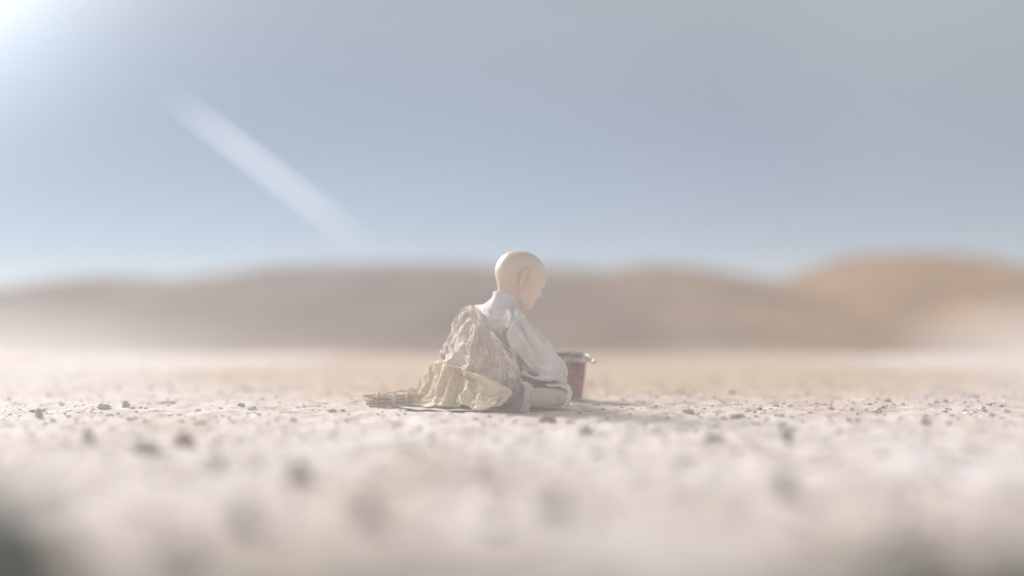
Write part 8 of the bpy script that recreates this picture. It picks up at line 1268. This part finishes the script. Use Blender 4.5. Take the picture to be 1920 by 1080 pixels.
# ------------------------------------------------------------------ bucket
M_PAIL, Nn, Ll, b = mat_new('pail_paint')
tc = Nn.new('ShaderNodeTexCoord')
n1 = Nn.new('ShaderNodeTexNoise'); n1.inputs['Scale'].default_value = 14; n1.inputs['Detail'].default_value = 6; n1.inputs['Roughness'].default_value = .65
Ll.new(tc.outputs['Object'], n1.inputs['Vector'])
r = ramp(Nn, [(0.38, (0.11, 0.035, 0.03)), (0.48, (0.30, 0.085, 0.065)), (0.56, (0.30, 0.17, 0.14)), (0.66, (0.38, 0.36, 0.35))])
Ll.new(n1.outputs['Fac'], r.inputs['Fac']); Ll.new(r.outputs[0], b.inputs['Base Color'])
b.inputs['Roughness'].default_value = .42
bp = Nn.new('ShaderNodeBump'); bp.inputs['Strength'].default_value = .3; bp.inputs['Distance'].default_value = .004
Ll.new(n1.outputs['Fac'], bp.inputs['Height']); Ll.new(bp.outputs[0], b.inputs['Normal'])
M_METAL, Nn, Ll, b = mat_new('old_tin')
tc = Nn.new('ShaderNodeTexCoord')
n1 = Nn.new('ShaderNodeTexNoise'); n1.inputs['Scale'].default_value = 40; n1.inputs['Detail'].default_value = 4
Ll.new(tc.outputs['Object'], n1.inputs['Vector'])
r = ramp(Nn, [(0.3, (0.22, 0.21, 0.21)), (0.7, (0.52, 0.51, 0.52))])
Ll.new(n1.outputs['Fac'], r.inputs['Fac']); Ll.new(r.outputs[0], b.inputs['Base Color'])
b.inputs['Metallic'].default_value = .85; b.inputs['Roughness'].default_value = .3
M_WOOD = stone_mat('dark_wood', (0.10, 0.055, 0.035), (0.20, 0.12, 0.08), .6)
BY = 0.34
bx, by = at(1067, 752, BY)[0], BY
pail = empty('bucket', (bx, by, 0), 'small worn red-brown bucket with a tin rim standing in front of the monk', 'bucket')
kz = (D + BY) / FPX


def lathe(prof, ns=48, c=(bx, by)):
    V = []; F = []
    for r_, z in prof:
        for j in range(ns):
            a = j / ns * 2 * PI
            V.append((c[0] + r_ * math.cos(a), c[1] + r_ * math.sin(a), z))
    for k in range(len(prof) - 1):
        for j in range(ns):
            F.append((k * ns + j, k * ns + (j + 1) % ns, (k + 1) * ns + (j + 1) % ns, (k + 1) * ns + j))
    return V, F


RT, RB, HT = 0.074, 0.052, 0.178
V, F = lathe([(0.001, .004), (RB - .004, .004), (RB, .008), (RB + (RT - RB) * .35, HT * .35), (RB + (RT - RB) * .36 + .0012, HT * .36), (RB + (RT - RB) * .38, HT * .38),
              (RT - .003, HT - .006), (RT - .006, HT - .006), (RB - .003, .010), (0.001, .010)])
mesh('pail_body', V, F, M_PAIL, pail)
V, F = lathe([(RT - .008, HT - .008), (RT - .001, HT - .019), (RT + .006, HT - .016), (RT + .010, HT - .005), (RT + .007, HT + .003), (RT - .002, HT + .004), (RT - .008, HT)] + [(RT - .008, HT - .008)])
mesh('rim', V, F, M_METAL, pail)
V, F = lathe([(RB - .002, .001), (RB + .004, .001), (RB + .005, .012), (RB + .002, .015)])
mesh('base_band', V, F, M_METAL, pail)
# two lugs with a short handle bar ending in a bright knob
hz = HT - 0.010
V, F = tube([(bx + RT + .002, by - .01, hz + .004), (bx + RT + .016, by - .014, hz - .002), (bx + RT + .026, by - .018, hz - .006)], .0048, .0040, 8)
mesh('handle', V, F, M_METAL, pail)
M_KNOB, Nn, Ll, b = mat_new('polished_knob')
b.inputs['Base Color'].default_value = (0.85, 0.83, 0.78, 1); b.inputs['Metallic'].default_value = 1; b.inputs['Roughness'].default_value = .3
kc = (bx + RT + .030, by - .02, hz - .007)
V, F = [], []
for i in range(9):
    for j in range(14):
        a, t = j / 14 * 2 * PI, i / 8 * PI
        V.append((kc[0] + .0115 * math.sin(t) * math.cos(a), kc[1] + .0115 * math.sin(t) * math.sin(a), kc[2] + .0115 * math.cos(t)))
F = [(i * 14 + j, (i + 1) * 14 + j, (i + 1) * 14 + (j + 1) % 14, i * 14 + (j + 1) % 14) for i in range(8) for j in range(14)]
mesh('knob', V, F, M_KNOB, pail)
# wire bail lying along the rim
pts = [(bx + (RT + .010) * math.cos(a), by - (RT + .006) * math.sin(a) * -1, HT + .004 + .014 * math.sin(a)) for a in np.linspace(0.05, PI - .05, 24)]
V, F = tube(pts, .0026, ns=6); mesh('bail', V, F, M_METAL, pail)
# wooden ladle resting across the bucket
lad = empty('ladle', (bx - .03, by, HT), 'dark wooden ladle resting across the open top of the bucket', 'ladle')
V, F = tube([(bx - .16, by + .03, HT + .012), (bx - .08, by + .02, HT + .012), (bx - .01, by + .01, HT + .013), (bx + .03, by, HT + .010)], .006, .007, 8)
mesh('ladle_handle', V, F, M_WOOD, lad)
V, F = [], []
for i in range(7):
    for j in range(16):
        a, t = j / 16 * 2 * PI, PI / 2 + i / 6 * PI / 2
        V.append((bx + .036 + .024 * math.sin(t) * math.cos(a), by - .004 + .024 * math.sin(t) * math.sin(a), HT + .016 + .022 * math.cos(t)))
F = [(i * 16 + j, (i + 1) * 16 + j, (i + 1) * 16 + (j + 1) % 16, i * 16 + (j + 1) % 16) for i in range(6) for j in range(16)]
o = mesh('ladle_bowl', V, F, M_WOOD, lad); solid(o, .003)

for part_, sub_ in (('handle', 'knob'), ('shoe', 'sole'), ('robe', 'collar'), ('shawl', 'shawl_roll')):
    bpy.data.objects[sub_].parent = bpy.data.objects[part_]      # both lie at their thing's origin

# ------------------------------------------------------------------ stones
def rock(name, px, py, w, hgt, mat, label, seed, dep=None, sink=0.44):
    """stone whose foot stands on the ground at photo position (px, py); w, hgt in photo pixels"""
    d = H * FPX / (py - 610)
    k = d / FPX
    Yc = d - D
    rx, rz = w * k / 2 * 0.9, hgt * k / (2 - 2 * sink) * 0.85
    ry = rx * 0.8 if dep is None else dep
    n1_, n2_ = 26, 18
    V = []
    for i in range(n2_ + 1):
        for j in range(n1_):
            t = i / n2_ * PI; a = j / n1_ * 2 * PI
            V.append((math.sin(t) * math.cos(a), math.sin(t) * math.sin(a), math.cos(t)))
    V = np.array(V)
    f = 1 + 0.55 * fbm(V, 1.6, 3, seed) + 0.22 * fbm(V, 5, 2, seed + 3)
    V = V * f[:, None]
    c = np.array([(px - 960) * k, Yc, 0.0])
    c[2] = float(ground_h(np.array([c[0]]), np.array([c[1]]))[0])
    V = V * [rx, ry, rz]
    V[:, 2] += rz * (1 - 2 * sink)
    F = [(i * n1_ + j, (i + 1) * n1_ + j, (i + 1) * n1_ + (j + 1) % n1_, i * n1_ + (j + 1) % n1_) for i in range(n2_) for j in range(n1_)]
    me = bpy.data.meshes.new(name)
    me.from_pydata(V.tolist(), [], F); me.materials.append(mat)
    me.polygons.foreach_set('use_smooth', [True] * len(me.polygons))
    me.update()
    o = bpy.data.objects.new(name, me); COL.objects.link(o)
    o.location = c.tolist()
    o['label'] = label; o['category'] = 'stone'; o['group'] = 'stones scattered on the bare ground'
    return o


ROCKS = [
    (1026, 791, 30, 14, M_RED, 'small reddish stone on the earth just in front of the monk'),
    (1098, 812, 34, 16, M_GREY, 'grey stone in the foreground just below the bucket'),
    (315, 759, 34, 9, M_BROWN, 'low brown stone left of the reed bundle'),
    (235, 766, 14, 15, M_GREY, 'small upright grey stone at the left in focus'),
    (196, 768, 30, 9, M_GREY, 'flat grey stone beside the small upright one at the left'),
    (452, 769, 15, 8, M_DARK, 'small dark pebble midway between left edge and reed bundle'),
    (475, 771, 17, 9, M_GREY, 'grey pebble touching the small dark one left of the bundle'),
    (622, 774, 20, 7, M_DARK, 'flat dark pebble nearest the tip of the reed bundle'),
    (550, 789, 16, 8, M_GREY, 'lone pale grey pebble in front of the reed bundle'),
    (376, 797, 26, 10, M_BROWN, 'soft flat brown stone left of centre in the foreground'),
    (73, 781, 13, 16, M_BROWN, 'pointed brown stone near the left edge'),
    (165, 828, 24, 26, M_DARK, 'round dark blurred stone in the left foreground'),
    (345, 834, 44, 26, M_BROWN, 'broad brown blurred stone in the left foreground'),
    (270, 845, 50, 20, M_GREY, 'wide low grey blurred stone between the round dark and brown ones'),
    (406, 880, 20, 34, M_DARK, 'narrow dark blurred stone standing in the left foreground'),
    (460, 985, 56, 60, M_GREY, 'grey very blurred stone low in the left foreground'),
    (560, 900, 56, 40, M_BROWN, 'brownish very blurred stone left of the monk in the foreground'),
    (345, 1045, 80, 60, M_DARK, 'dark very blurred stone at the bottom left'),
    (690, 975, 60, 60, M_GREY, 'large grey very blurred stone in the foreground below the sackcloth'),
    (905, 890, 30, 24, M_GREY, 'pale blurred stone in the foreground directly below the monk'),
    (1040, 965, 70, 40, M_GREY, 'wide grey blurred stone low in the middle foreground'),
    (935, 985, 40, 30, M_BROWN, 'small brown blurred stone low in the middle foreground'),
    (1337, 826, 34, 16, M_DARK, 'dark oval blurred stone in the right foreground'),
    (1472, 828, 26, 30, M_DARK, 'round dark blurred stone in the right foreground'),
    (1470, 925, 42, 46, M_DARK, 'big dark blurred stone in the right foreground'),
    (1735, 799, 18, 14, M_DARK, 'small dark stone standing alone at the right'),
    (1772, 759, 12, 6, M_DARK, 'tiny dark pebble at far right in focus'),
    (1775, 772, 8, 5, M_DARK, 'tiny dark pebble in front of another at far right'),
    (1825, 748, 24, 5, M_GREY, 'flat grey pebble nearest the right edge in focus'),
    (1655, 771, 14, 6, M_BROWN, 'small brown pebble in the tan patch at the right'),
    (1380, 785, 34, 8, M_BROWN, 'long flat brown stone right of the bucket in focus'),
    (1290, 779, 26, 7, M_DARK, 'thin dark stone right of the bucket in focus'),
    (1255, 741, 70, 9, M_BROWN, 'long low brown ridge stone beyond the bucket to the right'),
    (1370, 744, 16, 8, M_DARK, 'small dark stone beyond the long ridge stone at the right'),
    (1105, 724, 14, 7, M_BROWN, 'small brown stone on the ground just behind the bucket'),
]
for k, (px, py, w, hg, m_, lab) in enumerate(ROCKS):
    rock('stone', px, py, w, hg, m_, lab, 40 + k)
# big dark clods close to the lens
rock('boulder', -15, 1230, 290, 385, M_CLOD, 'big dark blurred boulder in the bottom left corner', 3)['group'] = 'dark boulders close to the camera'
rock('boulder', 1700, 1230, 300, 225, M_CLOD, 'wide dark blurred boulder at the bottom right', 5)['group'] = 'dark boulders close to the camera'
rock('boulder', 1925, 1230, 160, 300, M_CLOD, 'dark blurred boulder in the bottom right corner', 6)['group'] = 'dark boulders close to the camera'
for o in COL.objects:
    if o.name.startswith('boulder'): o['category'] = 'boulder'

# gravel: thousands of crumbs of earth and stone
ico_v = []
t_ = (1 + 5 ** .5) / 2
ico_v = np.array([(-1, t_, 0), (1, t_, 0), (-1, -t_, 0), (1, -t_, 0), (0, -1, t_), (0, 1, t_), (0, -1, -t_), (0, 1, -t_), (t_, 0, -1), (t_, 0, 1), (-t_, 0, -1), (-t_, 0, 1)]) / 1.9
ico_f = np.array([(0, 11, 5), (0, 5, 1), (0, 1, 7), (0, 7, 10), (0, 10, 11), (1, 5, 9), (5, 11, 4), (11, 10, 2), (10, 7, 6), (7, 1, 8), (3, 9, 4), (3, 4, 2), (3, 2, 6), (3, 6, 8), (3, 8, 9), (4, 9, 5), (2, 4, 11), (6, 2, 10), (8, 6, 7), (9, 8, 1)])


def gravel(name, n, mat, smin, smax, seed, yr, clump=None):
    r_ = np.random.default_rng(seed)
    y = r_.uniform(yr[0], yr[1], n * 3)
    x = r_.uniform(-1, 1, n * 3) * (0.6 + 0.55 * (y + D))
    P = np.stack([x, y, 0 * x], 1)
    dens = fbm(P, 1.6, 3, seed)
    keep = (dens > r_.uniform(-.5, .5, n * 3)) & ~((np.abs(x + .03) < .28) & (np.abs(y - .05) < .25))
    P = P[keep][:n]; n = len(P)
    P[:, 2] = ground_h(P[:, 0], P[:, 1])
    s = smin + (smax - smin) * r_.random(n) ** 4
    V = ico_v[None] * (1 + 0.35 * r_.normal(size=(n, 12, 1)).clip(-1, 1)) * (s[:, None] * np.stack([r_.uniform(.7, 1.5, n), r_.uniform(.7, 1.3, n), r_.uniform(.35, .8, n)], 1))[:, None, :]
    V = V + P[:, None, :] + np.array([0, 0, 1])[None, None] * (s * .15)[:, None, None]
    F = (ico_f[None] + (np.arange(n) * 12)[:, None, None]).reshape(-1, 3)
    me = bpy.data.meshes.new(name)
    V = V.reshape(-1, 3).astype(np.float32)
    me.vertices.add(len(V)); me.vertices.foreach_set('co', V.ravel())
    me.loops.add(len(F) * 3); me.loops.foreach_set('vertex_index', F.astype(np.int32).ravel())
    me.polygons.add(len(F)); me.polygons.foreach_set('loop_start', np.arange(0, len(F) * 3, 3, dtype=np.int32))
    me.update(calc_edges=True)
    me.materials.append(mat)
    o = bpy.data.objects.new(name, me); COL.objects.link(o)
    o['kind'] = 'stuff'; o['label'] = {'gravel': 'loose crumbs of brown earth strewn over the ground'}.get(name, name)
    return o


M_CRUMB = stone_mat('earth_crumb', (0.34, 0.25, 0.19), (0.50, 0.40, 0.325))
gravel('earth_crumbs', 14000, M_CRUMB, 0.0012, 0.009, 5, (-2.6, 6.0))['label'] = 'loose crumbs of brown earth strewn over the ground'
gravel('pale_gravel', 10000, M_WHITE, 0.0015, 0.012, 6, (-2.6, 6.0))['label'] = 'fine pale gravel strewn over the ground'
gravel('dark_gravel', 160, M_GREY, 0.0015, 0.006, 8, (-2.6, 5.0))['label'] = 'sparse dark gravel strewn over the ground'

# ------------------------------------------------------------------ a thin pale streak across the sky
def box(name, lo, hi, mat):
    V = [(x, y, z) for x in (lo[0], hi[0]) for y in (lo[1], hi[1]) for z in (lo[2], hi[2])]
    F = [(0, 1, 3, 2), (4, 6, 7, 5), (0, 4, 5, 1), (2, 3, 7, 6), (0, 2, 6, 4), (1, 5, 7, 3)]
    return mesh(name, V, F, mat, smooth=False)


def vol_mat(name, dens, col, aniso):
    m = bpy.data.materials.new(name); m.use_nodes = True
    for n in list(m.node_tree.nodes): m.node_tree.nodes.remove(n)
    o_ = m.node_tree.nodes.new('ShaderNodeOutputMaterial')
    pv = m.node_tree.nodes.new('ShaderNodeVolumePrincipled')
    pv.inputs['Color'].default_value = (*col, 1); pv.inputs['Density'].default_value = dens
    pv.inputs['Anisotropy'].default_value = aniso
    m.node_tree.links.new(pv.outputs[0], o_.inputs['Volume'])
    return m, pv


M_HAZE, _ = vol_mat('haze', HAZE, (0.97, 0.94, 0.93), 0.1)
hz_ = box('haze', (-320, -320, -1.2), (320, 320, 1.9), M_HAZE)
hz_['kind'] = 'stuff'; hz_['label'] = 'pale dusty haze over the whole plain'

# elongated slanting streak beyond the hills, built as a thin scattering volume
def streak(name, p0, p1, dist, thick, dens, label):
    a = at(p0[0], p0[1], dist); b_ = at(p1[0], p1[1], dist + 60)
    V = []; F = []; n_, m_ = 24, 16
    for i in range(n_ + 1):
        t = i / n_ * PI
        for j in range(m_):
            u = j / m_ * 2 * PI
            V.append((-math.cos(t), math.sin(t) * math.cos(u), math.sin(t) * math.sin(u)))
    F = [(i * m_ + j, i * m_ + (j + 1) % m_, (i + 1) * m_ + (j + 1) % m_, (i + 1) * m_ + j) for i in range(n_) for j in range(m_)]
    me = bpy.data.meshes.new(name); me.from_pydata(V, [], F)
    m = bpy.data.materials.new('streak_volume'); m.use_nodes = True
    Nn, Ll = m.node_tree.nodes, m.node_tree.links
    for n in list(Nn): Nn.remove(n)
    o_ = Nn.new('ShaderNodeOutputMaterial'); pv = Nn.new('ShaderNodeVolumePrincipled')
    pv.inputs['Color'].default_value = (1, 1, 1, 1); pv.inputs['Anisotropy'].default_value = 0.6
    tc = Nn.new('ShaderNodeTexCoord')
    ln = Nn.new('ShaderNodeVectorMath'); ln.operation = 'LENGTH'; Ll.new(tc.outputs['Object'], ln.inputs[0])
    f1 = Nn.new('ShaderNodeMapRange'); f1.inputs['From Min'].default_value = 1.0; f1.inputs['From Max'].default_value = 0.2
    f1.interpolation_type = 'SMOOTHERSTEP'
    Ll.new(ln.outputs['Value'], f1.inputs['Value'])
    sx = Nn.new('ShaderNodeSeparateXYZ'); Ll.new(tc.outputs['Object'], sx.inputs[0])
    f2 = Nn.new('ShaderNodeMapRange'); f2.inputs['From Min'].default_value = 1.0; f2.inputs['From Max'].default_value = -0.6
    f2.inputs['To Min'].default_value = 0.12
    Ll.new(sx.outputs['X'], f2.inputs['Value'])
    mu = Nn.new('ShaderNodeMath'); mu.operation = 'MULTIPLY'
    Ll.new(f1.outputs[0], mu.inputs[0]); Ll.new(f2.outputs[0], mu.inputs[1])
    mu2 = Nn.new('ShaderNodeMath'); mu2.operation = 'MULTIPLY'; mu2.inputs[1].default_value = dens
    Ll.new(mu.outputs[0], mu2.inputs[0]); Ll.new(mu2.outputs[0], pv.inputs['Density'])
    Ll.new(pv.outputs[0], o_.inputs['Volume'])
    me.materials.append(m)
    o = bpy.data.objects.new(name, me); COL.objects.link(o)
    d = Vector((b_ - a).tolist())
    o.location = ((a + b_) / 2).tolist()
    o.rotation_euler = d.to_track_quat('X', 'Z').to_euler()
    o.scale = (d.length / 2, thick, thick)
    o['label'] = label; o['category'] = 'sky_streak'


streak('sky_streak', (272, 144), (762, 518), 460, 2.1, 0.95, 'thin slanting white streak in the blue-grey sky on the left')


# low banks of drifting dust at the foot of the hills
def dust(name, c, r, dens, label, seed):
    n_, m_ = 20, 28
    V = [(math.sin(i / n_ * PI) * math.cos(j / m_ * 2 * PI), math.sin(i / n_ * PI) * math.sin(j / m_ * 2 * PI), math.cos(i / n_ * PI)) for i in range(n_ + 1) for j in range(m_)]
    F = [(i * m_ + j, (i + 1) * m_ + j, (i + 1) * m_ + (j + 1) % m_, i * m_ + (j + 1) % m_) for i in range(n_) for j in range(m_)]
    me = bpy.data.meshes.new(name); me.from_pydata(V, [], F)
    m, pv = vol_mat('dust', dens, (0.985, 0.93, 0.895), 0.3)
    Nn, Ll = m.node_tree.nodes, m.node_tree.links
    tc = Nn.new('ShaderNodeTexCoord'); ln = Nn.new('ShaderNodeVectorMath'); ln.operation = 'LENGTH'
    Ll.new(tc.outputs['Object'], ln.inputs[0])
    f1 = Nn.new('ShaderNodeMapRange'); f1.inputs['From Min'].default_value = 1.0; f1.inputs['From Max'].default_value = 0.0
    f1.inputs['To Max'].default_value = dens; f1.interpolation_type = 'SMOOTHSTEP'
    nn = Nn.new('ShaderNodeTexNoise'); nn.inputs['Scale'].default_value = 2.0; nn.inputs['Detail'].default_value = 2
    Ll.new(tc.outputs['Object'], nn.inputs['Vector'])
    ma = Nn.new('ShaderNodeMath'); ma.operation = 'MULTIPLY_ADD'; ma.inputs[1].default_value = 0.5; ma.inputs[2].default_value = -0.25
    Ll.new(nn.outputs['Fac'], ma.inputs[0])
    mb = Nn.new('ShaderNodeMath'); mb.operation = 'ADD'; Ll.new(ma.outputs[0], mb.inputs[0]); Ll.new(ln.outputs['Value'], mb.inputs[1])
    Ll.new(mb.outputs[0], f1.inputs['Value']); Ll.new(f1.outputs[0], pv.inputs['Density'])
    me.materials.append(m)
    o = bpy.data.objects.new(name, me); COL.objects.link(o)
    o.location = c; o.scale = r
    o['kind'] = 'stuff'; o['label'] = label


dust('dust_bank', (-4.8, 5.4, 0.10), (3.6, 1.4, 0.50), 0.30, 'low pale bank of dust drifting at the foot of the hills on the left', 1)
dust('dust_bank', (5.3, 5.6, 0.10), (2.3, 1.4, 0.66), 0.50, 'low pale bank of dust drifting at the foot of the ochre hill on the right', 2)

dust('dust_bank', (0.2, -1.35, 0.12), (5.5, 1.75, 0.75), 0.08, 'thin veil of blown dust between the camera and the monk', 3)
